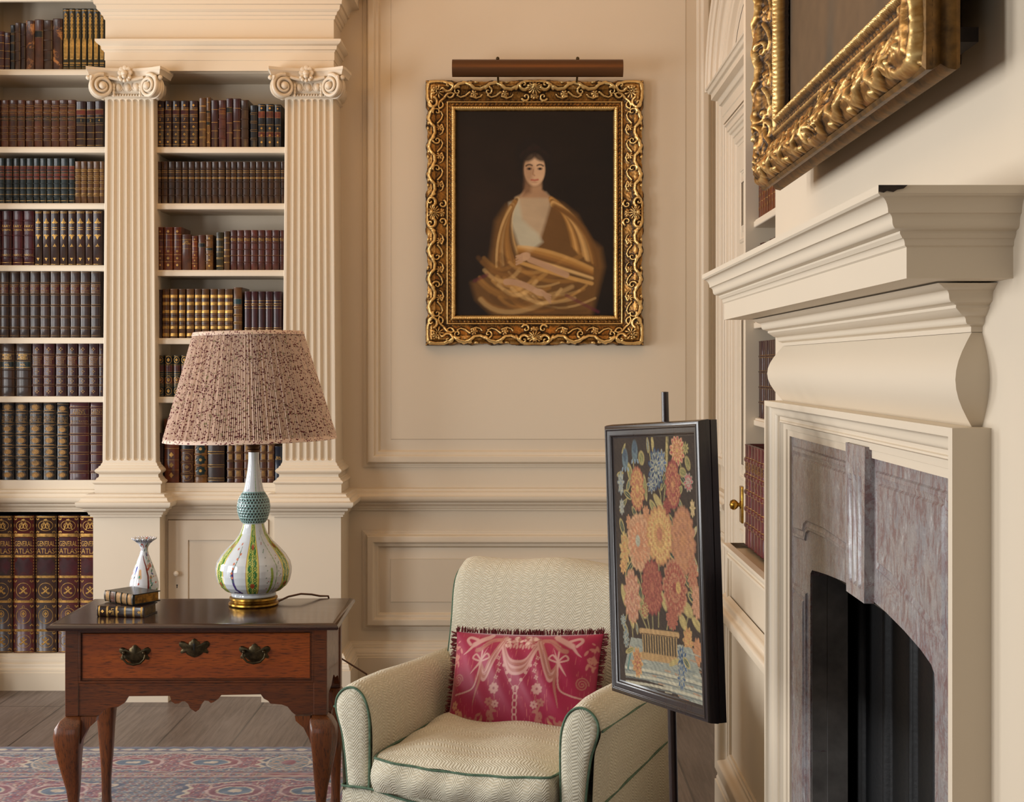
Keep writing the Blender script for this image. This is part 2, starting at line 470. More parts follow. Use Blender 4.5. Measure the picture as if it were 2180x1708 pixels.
c = t.mix(t.ramp(g2, [(0.4, 0.0), (0.8, 0.5)]), c, (128, 116, 110))
t.bump(g, 0.3, 0.002)
FLOORM = t.set(c, t.math('ADD', t.math('MULTIPLY', g, 0.25), 0.3))
b = MB(); b.box((XL-0.2, YBACK-0.2, -0.1), (1.4, YW+0.4, 0)); struct(b.build('floor', FLOORM))
b = MB(); b.box((XL-0.2, YBACK-0.2, ZC), (1.4, YW+0.4, ZC+0.1)); struct(b.build('ceiling', PAINT))
DARKW = m_plain('dark_bounce_wall', (70, 44, 27), .7)  # dark brown chosen to cut bounce light off the unseen walls
# back wall, panelled
FACE_L_ = 6.382
b = MB(); b.box((-0.87, YW, 0), (XR, YW+0.35, ZC)); b.box((XL-0.1, YW+0.32, 0), (-0.87, YW+0.4, ZC)); b.box((XL-0.1, FACE_L_, 0), (-2.50, YW+.32, ZC)); WB = struct(b.build('wall_back', PAINT))
b = MB(); b.box((XR, YBACK, 0), (XR+0.15, YW+0.35, ZC)); struct(b.build('wall_right', PAINT))
b = MB(); b.box((XB, 1.75, 0), (XR+0.02, 2.08, ZC)); b.box((XB, 3.30, 0), (XR+0.02, 3.54, ZC)); b.box((XB, 2.08, 1.33), (XR+0.02, 3.30, ZC))
struct(b.build('wall_chimney_breast', PAINT))
b = MB()
ys = [YBACK]+[y for w in WINDOWS for y in w]+[YW+0.35]
for i in range(0, len(ys), 2): b.box((XL-0.2, ys[i], 0), (XL, ys[i+1], ZC))
for (a, c_) in WINDOWS: b.box((XL-0.2, a, 0), (XL, c_, 0.65)); b.box((XL-0.2, a, 3.25), (XL, c_, ZC))
struct(b.build('wall_left', DARKW))
b = MB(); b.box((XL-0.2, YBACK-0.15, 0), (-3.2, YBACK, ZC)); b.box((-1.6, YBACK-0.15, 0), (1.4, YBACK, ZC)); b.box((-3.2, YBACK-0.15, 0), (-1.6, YBACK, 0.65)); b.box((-3.2, YBACK-0.15, 3.2), (-1.6, YBACK, ZC))
struct(b.build('wall_front', DARKW))
for i, (a, c_) in enumerate(WINDOWS):
    b = MB(); X0 = XL-0.12
    b.box((X0, a, 0.65), (X0+0.05, a+0.06, 3.25)); b.box((X0, c_-0.06, 0.65), (X0+0.05, c_, 3.25)); b.box((X0, a, 0.65), (X0+0.05, c_, 0.72)); b.box((X0, a, 3.18), (X0+0.05, c_, 3.25)); b.box((X0, a, 1.92), (X0+0.05, c_, 1.98))
    for k in (1, 2): y = a+(c_-a)*k/3; b.box((X0+0.01, y-0.012, 0.7), (X0+0.04, y+0.012, 3.2))
    struct(b.build('window_%d' % (i+1), PAINT))
def back(u, v, h): return (u, YW-h, v)          # back wall: u=x, v=z, h=projection
def rightw(u, v, h): return (XR-h, u, v)        # right wall: u=y, v=z
# bolection moulding profile around panels: (inset, projection)
MP = prof((0, 0), (0, 0.006), (0.008, 0.010, 'v'), (0.012, 0.010), (0.030, 0.034, 's'), (0.046, 0.036), (0.064, 0.020, 's'), (0.068, 0.020), (0.074, 0.012, 'v'), (0.080, 0.004))
FIELD = [(0.080, 0.004), (0.128, 0.016), (0.130, 0.0185), (0.131, 0.0185)]
def panel(b, fn, u0, v0, u1, v1, field=True):
    path = [(u0, v0), (u0, v1), (u1, v1), (u1, v0)]
    b.sweep(path, MP, fn, closed=True)
    if field:
        b.sweep(path, FIELD, fn, closed=True)
        i = 0.1305
        b.poly([fn(u0+i, v0+i, .0185), fn(u1-i, v0+i, .0185), fn(u1-i, v1-i, .0185), fn(u0+i, v1-i, .0185)])
zb = Z_(995, YW)
b = MB(); panel(b, back, X_(773, YW), zb, X_(1519, YW), 3.45); WPT = struct(b.build('trim_1', PAINT, smooth=32))
b = MB(); panel(b, back, X_(772, YW), Z_(1341, YW), X_(1530, YW), Z_(1129, YW)); struct(b.build('trim_2', PAINT, smooth=32))
b = MB(); panel(b, rightw, 6.12, zb, 6.41, 3.45, False); panel(b, rightw, 6.12, Z_(1341, YW), 6.41, Z_(1129, YW), False); struct(b.build('trim_3', PAINT, smooth=32))
# chair rail
RAIL = prof((0, .805), (.010, .805), (.010, .813), (.016, .816), (.030, .832, 'h'), (.033, .836), (.033, .843), (.042, .846), (.058, .866, 'v'), (.058, .872), (.040, .889, 'v'), (.034, .893), (.024, .905, 'v'), (0, .908))
SK = prof((0, .205), (.010, .203), (.014, .196, 'v'), (.024, .182, 's'), (.040, .150, 'z'), (.043, .146), (.043, .138), (.048, .136), (.048, 0.0), (0, 0))
b = MB(); b.sweep([(-0.86, YW), (XR, YW), (XR, 6.02)], RAIL, hz); struct(b.build('trim_4', PAINT, smooth=32))
b = MB(); b.sweep([(-0.86, YW), (XR, YW), (XR, 6.02)], SK, hz); struct(b.build('baseboard_back', PAINT, smooth=32))
CORN = prof((0, 3.45), (0.02, 3.45), (0.03, 3.47), (0.09, 3.53, 'h'), (0.10, 3.54), (0.10, 3.60), (0.20, 3.61), (0.20, 3.66), (0.28, 3.75, 's'), (0, 3.75))
b = MB(); b.sweep([(-0.86, YW), (XR, YW), (XR, 3.54), (XB, 3.54), (XB, 1.75)], CORN, hz); struct(b.build('trim_5', PAINT, smooth=32))

# ---------------------------------------------------------------- built-in bookcase with pilasters
FACE_M, FACE_L = 6.27, 6.38
def carcass(parent, x0, x1, z0, z1, yf, yb, name='carcass'):
    b = MB(); th = 0.02
    b.box((x0-th, yf, z0), (x0, yb, z1)); b.box((x1, yf, z0), (x1+th, yb, z1)); b.box((x0-th, yb, z0), (x1+th, yb+0.02, z1))
    b.box((x0-th, yf, z1), (x1+th, yb+.02, z1+th)); b.box((x0-th, yf, z0-th), (x1+th, yb+.02, z0))
    return b.build(name, PAINT, parent)
SHP = lambda t: prof((0, 0), (0.0, 0), (0.003, 0), (0.006, 0.004, 'v'), (0.006, t-0.008), (0.003, t-0.004, 'v'), (0.003, t-.002), (0, t))
def shelf(parent, x0, x1, yf, yb, ztop, th):
    b = MB(); b.box((x0+.0005, yf, ztop-th), (x1-.0005, yb, ztop))
    b.sweep([(x0+.0005, yf), (x1-.0005, yf)], [(o, ztop-th+h) for o, h in SHP(th)], hz)
    return b.build('shelf', PAINT, parent, smooth=40)
X1c, X2c = -1.752, -0.956           # pilaster axes
YS, YD = 6.215, 6.17                # shaft face, pedestal face
mid = thing('bookcase', 'cream painted built-in bookcase bay framed by two fluted pilasters', 'bookcase', (-1.35, 6.4, 0))
left = thing('bookcase', 'cream painted built-in bookcase bay at the far left edge, tall atlases at its foot', 'bookcase', (-2.5, 6.5, 0))
bpy.context.view_layer.update()
def adopt(o, p):
    o.parent = p; o.matrix_parent_inverse = p.matrix_world.inverted() if p.type == 'EMPTY' else Matrix(); return o
def mparts(p):
    """keep world coordinates: move mesh into the parent's frame"""
    for o in list(p.children):
        if o.type == 'MESH' and not o.get('_m'):
            o.data.transform(p.matrix_world.inverted()); o['_m'] = 1
MX0, MX1 = X1c+0.105, X2c-0.105     # opening of the middle bay
ZM_bot, ZM_top = Z_(1028, 6.28), 2.775
carcass(mid, MX0, MX1, ZM_bot, ZM_top, FACE_M, 6.52)
mshelf = [Z_(y, 6.265) for y in (313, 433, 575, 720, 845)]
for z in mshelf: shelf(mid, MX0, MX1, 6.266, 6.52, z, 0.0275)
# left bay
LX0, LX1 = -2.475, X_(222, FACE_L)+0.10
lsh = [Z_(y, 6.38) for y in (148, 313, 433, 565, 719, 844)]
ZL_bot = Z_(1022, 6.39)
carcass(left, LX0, LX1, ZL_bot, 3.40, FACE_L, 6.66)
for z in lsh: shelf(left, LX0, LX1, FACE_L-.004, 6.66, z, 0.0275)
ZAT = Z_(1390, 6.39); ZAB = Z_(1094, 6.39)
b = MB()
b.box((LX0-.02, FACE_L, ZAB), (LX1+.02, 6.68, ZL_bot-.02))
b.sweep([(LX0-.02, FACE_L), (LX1+.02, FACE_L)], [(o*0.9, z+0.0) for o, z in RAIL], hz)
b.build('ledge', PAINT, left, smooth=32)
carcass(left, LX0, LX1, ZAT, ZAB-0.0, FACE_L, 6.72, 'lower_carcass')
b = MB(); b.box((LX0-.02, FACE_L, 0.0), (LX1+.02, 6.7, ZAT-.02))
b.sweep([(LX0-.02, FACE_L), (LX1+.02, FACE_L)], prof((0, ZAT), (.004, ZAT-.002), (.014, ZAT-.02, 's'), (.016, ZAT-.024), (.016, ZAT-.040), (.020, ZAT-.042), (.032, ZAT-.066, 's'), (.036, ZAT-.070), (.036, ZAT-.080), (.040, ZAT-.082), (.040, 0), (0, 0)), hz)
b.build('plinth', PAINT, left, smooth=32)
b = MB(); b.box((LX0-.02, FACE_L, 3.25), (LX1+.02, 6.7, 3.42)); b.sweep([(LX0-.02, FACE_L), (LX1+.02, FACE_L)], [(o, z-0.33) for o, z in CORN[:-5]]+[(0, 3.25)], hz); b.build('cornice', PAINT, left, smooth=32)
# lower cupboard of the middle bay
b = MB(); b.box((X1c+.146, FACE_M, 0), (X2c-.146, 6.6, ZM_bot-.0205)); b.sweep([(X1c+.146, FACE_M), (X2c-.146, FACE_M)], [(o*0.8, z) for o, z in RAIL], hz)
b.sweep([(X1c+.146, FACE_M), (X2c-.146, FACE_M)], [(o*0.9, z) for o, z in SK], hz)
b.build('cupboard', PAINT, mid, smooth=32)
dx0, dx1, dz1, dz0 = X_(358.5, 6.265), X_(571, 6.265), Z_(1108, 6.265), 0.22
b = MB(); yf = 6.262
i = 0.088
b.box((dx0, yf, dz0), (dx0+i, yf+.012, dz1)); b.box((dx1-i, yf, dz0), (dx1, yf+.012, dz1)); b.box((dx0+i, yf, dz1-i), (dx1-i, yf+.012, dz1)); b.box((dx0+i, yf, dz0), (dx1-i, yf+.012, dz0+i))
b.box((dx0+i, yf+.0068, dz0+i), (dx1-i, yf+.012, dz1-i))
door = b.build('door', PAINT, mid)
b = MB(); 
for (a, c_) in (((dx0-.003, dz0), (dx0, dz1)), ((dx1, dz0), (dx1+.003, dz1)), ((dx0-.003, dz1), (dx1+.003, dz1+.003))): b.box((a[0], yf+.006, a[1]), (c_[0], yf+.0085, c_[1]))
b.build('door_gap', m_plain('gap_shadow_line', (120, 96, 74), 0.9), mid)
kx, kz = X_(375.5, 6.25), Z_(1221, 6.25)
b = MB(); b.M = Matrix.Translation((kx, yf, kz)) @ Matrix.Rotation(PI/2, 4, 'X'); b.lathe([(0.004, 0), (0.004, .010), (.011, .016), (.0125, .022), (.009, .028), (0, .030)], 16); KNOB = b.build('knob', KNOBW, door, smooth=50, label='small round cream knob')
b = MB(); kz2 = Z_(1249, 6.25)
b.prism([(kx+.0035*math.cos(a), kz2+.004+.0035*math.sin(a)) for a in np.linspace(0, 2*PI, 9)[:-1]], lambda u, v, h: (u, yf-h, v), 0, .0006); b.box((kx-.0018, yf-.0006, kz2-.009), (kx+.0018, yf, kz2+.002)); b.build('keyhole', BLACK, door)
# pilasters
def pilaster(cx, par=mid):
    P = bpy.data.objects.new('pilaster', None); COL.objects.link(P); P.parent = par
    P.location = Vector((cx, YS, 0))-par.location
    bpy.context.view_layer.update()
    zt, zb_ = 2.665, Z_(981, YS); hwt, hwb = .1075, .119; nfl = 7
    zs = [1.005, 1.02, 1.03, zb_-0.002]+[zb_+k*0.0016 for k in range(10)]+list(np.linspace(zb_+.02, zt-.034, 24))+[zt-.016-k*0.0016 for k in range(9, -1, -1)]+[zt-.012, zt]
    rows = []; rr = 0.0118
    for z in zs:
        f = min(1, max(0, (z-1.05)/(zt-1.05))); hw = hwb+(hwt-hwb)*f
        fl = 0
        if z < 1.045: fl = (1.045-z)/0.04; fl = fl*fl*0.014
        hw += fl; row = [(cx-hw, YW if cx > -1.3 else FACE_M+.05, z), (cx-hw, YS-fl+.003, z), (cx-hw+.003, YS-fl, z)]
        pit = 2*(hw-fl-0.010)/nfl
        for k in range(nfl):
            fc = cx-(hw-fl)+0.010+pit*(k+.5)
            for t_ in np.linspace(-1, 1, 9):
                dxx = t_*rr*1.02
                e = 0
                if abs(t_) < 1:
                    d0 = rr*math.sqrt(max(0, 1-t_*t_))
                    ce = min(z-(zb_+rr), (zt-.016-rr)-z)
                    if ce >= 0: e = d0
                    else:
                        r2 = rr*rr-dxx*dxx-ce*ce; e = math.sqrt(r2) if r2 > 0 else 0
                row.append((fc+dxx, YS-fl+e*1.3, z))
        row += [(cx+hw-.003, YS-fl, z), (cx+hw, YS-fl+.003, z), (cx+hw, YW if cx > -1.3 else FACE_M+.05, z)]
        rows.append(row)
    b = MB(); b.grid(rows, flip=True); o = b.build('shaft', PAINT, smooth=38); o.parent = P; o.data.transform(Matrix.Translation((-cx, -YS, 0)))
    def U(hw, yf): yb = YW if cx > -1.3 else FACE_M+.05; return [(cx-hw, max(yb, FACE_M+.02)), (cx-hw, yf), (cx+hw, yf), (cx+hw, yb)]
    def add(bm, nm):
        o = bm.build(nm, PAINT, smooth=34); o.parent = P; o.data.transform(Matrix.Translation((-cx, -YS, 0))); return o
    b = MB()
    b.sweep(U(.119, YS), prof((0, 1.040), (.005, 1.034), (.012, 1.024, 'h'), (.014, 1.020), (.014, 1.018, ), (.0145, 0.990, 'c', .013), (.012, .988), (.012, .983), (.019, .973, 'h'), (.022, .969), (.022, .966), (.026, .944, 'c', .011), (.027, .941), (.027, .902), (0, .902)), hz)
    add(b, 'base')
    b = MB(); DX = .1465
    b.box((cx-DX, YD, .13), (cx+DX, YW if cx > -1.3 else FACE_L-.004, .902))
    b.sweep(U(DX, YD), [(o*1.05, z) for o, z in RAIL], hz); b.sweep(U(DX, YD), SK, hz)
    add(b, 'pedestal')
    # capital: bell, egg and dart, diagonal volutes, abacus, flower
    b = MB()
    b.sweep(U(.1075, YS), prof((0, 2.650), (.004, 2.655), (.009, 2.662, 'c', .004), (.006, 2.667), (.008, 2.672), (.030, 2.712, 'v'), (.030, 2.726), (0, 2.73)), hz)
    for k in range(3):
        ex = cx+(k-1)*.040; b.sphere((ex, YS-.027, 2.696), .0135, 12, 8, (1, .8, 1.35))
        b.tube([(ex+.0135*1.25*math.cos(a), YS-.026, 2.700+.021*math.sin(a)) for a in np.linspace(PI, 2*PI, 9)], .0028, 6)
        for s_ in (-1, 1): b.tube([(ex+.020*s_, YS-.030, 2.714), (ex+.020*s_, YS-.022, 2.680)], [.004, .001], 6)
    for k in range(13): b.sphere((cx-.072+.012*k, YS-.013, 2.664), .0048, 8, 6)
    # abacus with concave front and clipped corners
    hw = .150; pf = [(0, 0), (.006, 0), (.009, .010), (.016, .020), (.018, .022), (.018, .034), (0, .034)]
    pts = []
    ybk = YS+.06
    for k in range(13):
        t_ = k/12; pts.append((cx-hw+.0+2*hw*t_, YS-.072+.045*math.sin(PI*t_)**0.8))
    path = [(cx-hw-.012, ybk), (cx-hw-.012+.008, YS-.055)]+pts+[(cx+hw+.004, YS-.055), (cx+hw+.012, ybk)]
    b.sweep(path, [(o, 2.741+z) for o, z in pf], hz)
    b.poly([(x, y, 2.741) for x, y in path], True); b.poly([(x, y, 2.775) for x, y in path])
    b.box((cx-.10, YS-.012, 2.67), (cx+.10, YS+.05, 2.7405)); b.box((cx-.10, YS-.043, 2.7265), (cx+.10, YS+.05, 2.7408)); b.tube([(cx+.075*t_, YS-.050, 2.735-.012*(1-t_*t_)) for t_ in np.linspace(-1, 1, 9)], .007, 8); b.sphere((cx+.122, YS+.022, 2.695), .045, 12, 8, (.55, .9, 1.05)); b.sphere((cx-.122, YS+.022, 2.695), .045, 12, 8, (.55, .9, 1.05))
    # rosette
    for k in range(8):
        a = 2*PI*k/8; b.sphere((cx-.004+.021*math.cos(a), YS-.054, 2.754+.021*math.sin(a)), .0125, 8, 6, (1, .7, 1))
    b.sphere((cx-.004, YS-.066, 2.750), .014, 10, 8); b.sphere((cx-.004, YS-.070, 2.736), .010, 8, 6)
    for k in range(5):
        a = PI+PI*k/4; b.sphere((cx-.004+.022*math.cos(a), YS-.062, 2.732+.014*math.sin(a)), .0085, 8, 6)
    # volutes
    for s_ in (-1, 1):
        vc = Vector((cx+s_*.106, YS-.060, 2.694)); ang = s_*0.55
        ux = Vector((math.cos(ang), -math.sin(ang)*-1*0-math.sin(abs(ang))*1.0, 0)) if False else Vector((s_*math.cos(.55), -math.sin(.55), 0))
        nrm = Vector((-s_*math.sin(.55)*1.0, -math.cos(.55), 0))
        sp_ = []; rd = []
        for k in range(61):
            th_ = PI/2-0.15 + k/60*2*PI*2.15; r = .052*(1-k/60)**1.0*0.80+.0105
            sp_.append(vc-ux*r*math.cos(th_)*1.0*(-1)*-1+Vector((0, 0, 1))*r*math.sin(th_)+nrm*(.006+.012*k/60)); rd.append(.0088*(1-.45*k/60))
        b.tube(sp_, rd, 8)
        # disc body behind the spiral and side roll
        ring0 = []; ring1 = []; ring2 = []
        for k in range(28):
            a = 2*PI*k/28; d = ux*.046*math.cos(a)+Vector((0, 0, .049*math.sin(a)))
            ring0.append(vc+d+nrm*.004); ring1.append(vc+d*1.04-nrm*.010); ring2.append(vc+d*.72-nrm*.050+ux*.0)
        ids = b.grid([ring0, ring1, ring2], close_u=True); b.face(ids[0]); b.face(ids[2][::-1])
        e = vc+nrm*.016; b.sphere(e, .0155, 14, 10, (1, .9, 1))
        # second roll seen at the outer side
        for j in (1, 2):
            b.tube([vc-nrm*(.010+.016*j)+ux*(.050-.006*j)*math.cos(a)+Vector((0, 0, (.053-.006*j)*math.sin(a))) for a in np.linspace(-2.0, 1.4, 16)], .0055, 7)
        b.sphere(vc+ux*.060+Vector((0, .01, .034)), .011, 8, 6); b.tube([vc+ux*.030+Vector((0, 0, .046)), vc+ux*.046+nrm*.012+Vector((0, 0, .036)), vc+ux*.050+nrm*.012+Vector((0, 0, .018))], [.003, .008, .003], 7)
        # hanging husks on the inner side
        for j in range(4): b.sphere(vc-ux*.052+nrm*(.006)+Vector((0, 0, .006-.014*j)), .0095-.0010*j, 8, 6, (.8, .8, 1.2))
    add(b, 'capital')
    return P
pilaster(X1c); pilaster(X2c); pilaster(-2.625, left)
# entablature breaking forward over the pilasters
b = MB()
EX0, EX1 = X1c-.108, X2c+.108
path = [(EX0, FACE_L-.004), (EX0, YS+.005), (EX1, YS+.005), (EX1, YW)]
b.sweep(path, prof((0, 2.775), (0, 2.820), (.003, 2.822), (.003, 2.856), (.006, 2.860), (.012, 2.866, 'h'), (.018, 2.884, 's'), (.030, 2.892), (.036, 2.900), (.036, 2.909), (0, 2.914), (0, 3.000), (.006, 3.004), (.009, 3.018, 'h'), (.022, 3.034, 's'), (.030, 3.042), (.032, 3.060), (.040, 3.062), (.060, 3.100, 'h'), (.085, 3.104), (.085, 3.150), (.10, 3.155), (.15, 3.25, 's'), (0, 3.25)), hz)
b.box((EX0+.003, YS+.008, 2.7765), (EX1-.003, FACE_L-.006, 3.24)); b.box((-1.78, 6.25, 2.80), (EX1-.003, YW+.1, 3.24))
b.build('entablature', PAINT, mid, smooth=32)
b = MB(); b.box((EX0, YS+.02, 3.25), (EX1, YW+.1, ZC)); struct(b.build('trim_6', PAINT))
mparts(mid); mparts(left)
for o in door.children: o.data.transform(Matrix.Translation(-mid.location))
# ---------------------------------------------------------------- books
L = {}
def leather(key, col, **kw):
    L[key] = m_leather('leather_'+key, col, **kw); return L[key]
leather('brown', (112, 62, 38)); leather('tan', (138, 92, 50)); leather('darkbrown', (74, 40, 30)); leather('umber', (92, 58, 36))
leather('plum', (92, 44, 40)); leather('maroon', (98, 26, 32)); leather('crimson', (138, 28, 44)); leather('green', (34, 48, 48))
leather('blackish', (36, 34, 38)); leather('orange', (150, 72, 30)); leather('gold', (172, 116, 54)); leather('olive', (70, 60, 34))
leather('worn', (100, 58, 38), wear=(170, 110, 58)); leather('redbrown', (120, 60, 48)); leather('chocolate', (78, 52, 42))
leather('wine', (84, 34, 38)); leather('atlas', (118, 34, 32)); leather('atlasdark', (92, 56, 40)); leather('navy', (34, 44, 66))
leather('label_black', (26, 22, 22)); leather('label_red', (138, 60, 42)); leather('label_teal', (44, 78, 84)); leather('label_green', (26, 44, 36)); leather('label_maroon', (96, 22, 30)); leather('label_orange', (170, 92, 44))
def bandset(n, a=0.10, c=0.92): return [a+(c-a)*k/(n-1) for k in range(n)]
# style: leather, raised bands, gilt rules beside bands, ornaments, labels, text
ST = {
 'brown_num': dict(l='brown', bands=[.16, .29, .42, .60, .74, .87], gl='GILTD', lab=[(.69, .80, 'label_red'), (.55, .66, 'label_black')], txt=[('ROMAN', .765, .011), ('HISTORY', .72, .011)], num=.605),
 'dark_num': dict(l='darkbrown', bands=[], gl='GILT', rules=[.04, .18, .32, .48, .64, .82], lab=[(.70, .81, 'label_red'), (.52, .64, 'label_black')], num=.58),
 'green_red': dict(l='green', bands=[.16, .30, .44, .59, .74], gl=None, rules=[.06, .20, .34], lab=[(.69, .83, 'label_red'), (.53, .665, 'label_red')]),
 'tan_small': dict(l='tan', bands=[.2, .35, .5, .64, .79], gl='GILT', rules=[.58, .70, .76, .24]),
 'maroon_plain': dict(l='maroon', bands=[.16, .30, .55, .68, .82], gl=None, rules=[.05, .56, .67], txt=[('FARY', .72, .016), ('QUEENE', .655, .013), ('MDCCC', .19, .012)]),
 'gilt_lozenge': dict(l='darkbrown', bands=[], orn='lozenge', rules=[.02, .98]),
 'library': dict(l='chocolate', bands=[.145, .31, .48, .65, .81], gl='GILTD', lab=[(.67, .79, 'label_maroon')], txt=[('LIBRARY', .765, .0115), ('OF', .733, .010), ('MASTERS', .70, .0115)], rules=[.97, .03]),
 'calf_label': dict(l='umber', bands=[.18, .34, .50, .68, .84], gl=None, rules=[.80, .55], lab=[(.535, .665, 'label_green')], txt=[('ROSE', .78, .017), ('AND', .745, .011), ('FOREST', .71, .013), ('VOL', .60, .012)]),
 'quatrefoil': dict(l='wine', bands=[.21, .37, .57, .78], gl='GILTD', orn='quatre', lab=[(.60, .75, 'label_maroon')], txt=[('THORNE', .71, .010), ('WILLIS', .675, .010), ('POEMS', .635, .010)]),
 'world': dict(l='blackish', bands=[.145, .29, .43, .58, .72, .87], gl='GILTD', orn='oval', txt=[('WORLD', .80, .020), ('HISTORY', .762, .020)], rules=[.985]),
 'illustrated': dict(l='maroon', bands=[.10, .22, .34, .46, .58, .70, .82, .92], gl='GILTD', txt=[('GENS', .875, .021), ('TRIVIA', .84, .021), ('ILLUSTRATED', .745, .0135)]),
 'atlas': dict(l='atlas', bands=[], orn='atlas', rules=[.004, .996], lab=[], txt=[('GENERAL', .796, .034), ('ATLAS', .742, .034)]),
 'atlas_dark': dict(l='atlasdark', bands=[], orn='atlas', rules=[.004, .996], lab=[], txt=[('GENERAL', .796, .034), ('ATLAS', .742, .034)]),
 'gilt_figure': dict(l='olive', bands=[], orn='figure', rules=[.03, .97]),
 'old_brown': dict(l='umber', bands=[.2, .4, .6, .8], gl=None), 'old_worn': dict(l='worn', bands=[], gl=None), 'old_dark': dict(l='darkbrown', bands=[.25, .5, .75], gl=None),
 'old_black': dict(l='blackish', bands=[.2, .4, .6, .8], gl='GILTD'), 'old_plum': dict(l='plum', bands=[], rules=[.1, .3, .5, .7, .9]),
 'black_label': dict(l='brown', bands=[], lab=[(.64, .78, 'label_black')]),
 'diamond': dict(l='darkbrown', bands=[], rules=[.06, .20, .37, .53, .66, .69, .81, .84], orn='dots', num=.60, lab=[(.70, .80, 'label_maroon')]),
 'gold_rules': dict(l='tan', bands=[], rules=[.19, .21, .35, .37, .51, .53, .70, .82, .84]), 'yellow_gilt': dict(l='gold', bands=[], orn='dots', lab=[(.68, .74, 'label_black'), (.44, .52, 'label_black')], rules=[.1, .3, .6, .9]),
 'plum_rules': dict(l='plum', bands=[], rules=[.19, .35, .53, .80]), 'orange_label': dict(l='redbrown', bands=[.2, .4, .6, .8], gl=None, lab=[(.70, .83, 'label_orange')]),
 'black_patch': dict(l='plum', bands=[], rules=[.3, .5], lab=[(.70, .82, 'label_black')]),
 'black_red': dict(l='blackish', bands=[], rules=[.52, .96], orn='dots', lab=[(.68, .83, 'label_red'), (.24, .36, 'label_red')]),
 'small_brown': dict(l='umber', bands=[.2, .36, .52, .68, .82], gl=None, rules=[.62, .74, .78, .60]),
 'orange_calf': dict(l='orange', bands=[], rules=[.20, .36, .54, .70, .83], orn='dots'), 'brown_title': dict(l='brown', bands=[], txt=[('LIFE', .80, .011), ('LETTERS', .74, .010)], rules=[.86, .60]),
 'tan_scroll': dict(l='gold', bands=[.25, .45, .65, .85], gl=None, orn='dots', lab=[(.55, .64, 'label_black')]), 'green_gold': dict(l='olive', bands=[], rules=[.1, .12, .3, .33, .48, .6, .63, .8, .83]),
 'plum_set': dict(l='redbrown', bands=[.2, .36, .52, .68, .84], gl=None, rules=[.84, .68, .37, .20], txt=[('PROSE', .78, .010), ('WORKS', .745, .010)]),
 'gold_band': dict(l='tan', bands=[], wide=[(.04, .10), (.19, .25), (.35, .41), (.51, .57), (.67, .73), (.82, .88)], lab=[(.735, .81, 'brown'), (.27, .33, 'brown'), (.43, .49, 'brown')]),
 'teal_label': dict(l='tan', bands=[.15, .3, .45, .6], gl='GILT', lab=[(.66, .78, 'label_teal')]), 'purple_set': dict(l='wine', bands=[.20, .72], gl='GILT', rules=[.12, .64, .80]),
 'green_medal': dict(l='green', bands=[], rules=[.02, .26, .30, .52, .56, .78, .98], orn='medal', lab=[(.60, .76, 'label_red'), (.32, .46, 'label_red')]),
 'brown_panel': dict(l='brown', bands=[.15, .36, .57, .72], gl='GILTD', orn='medal4', lab=[(.59, .70, 'label_black')]),
 'teal_medal': dict(l='gold', bands=[.12, .32, .52, .72, .9], gl=None, orn='teal'), 'big_brown': dict(l='chocolate', bands=[.06, .28, .50, .72], gl='GILT'),
 'tree_calf': dict(l='brown', bands=[.1, .26, .42, .58, .74], gl='GILTD', orn='goldpanel'), 'navy_title': dict(l='navy', bands=[], txt=[('SEA', .70, .012), ('ATLAS', .65, .010)]),
 'folio_red': dict(l='crimson', bands=[.20, .36, .53, .69, .85], gl='GILT', big=1, txt=[('STATE', .80, .016), ('PAPERS', .765, .016), ('VOL', .62, .014)]),
 'darkset': dict(l='wine', bands=[.2, .4, .6, .8], gl='GILTD'),
}
GM = {'GILT': GILT, 'GILTD': GILTD}
def ngon(cx, cz, rx, rz, n, rot=0.0, star=0.0):
    return [(cx+rx*(1-star*(k % 2))*math.cos(2*PI*k/n+rot), cz+rz*(1-star*(k % 2))*math.sin(2*PI*k/n+rot)) for k in range(n)]
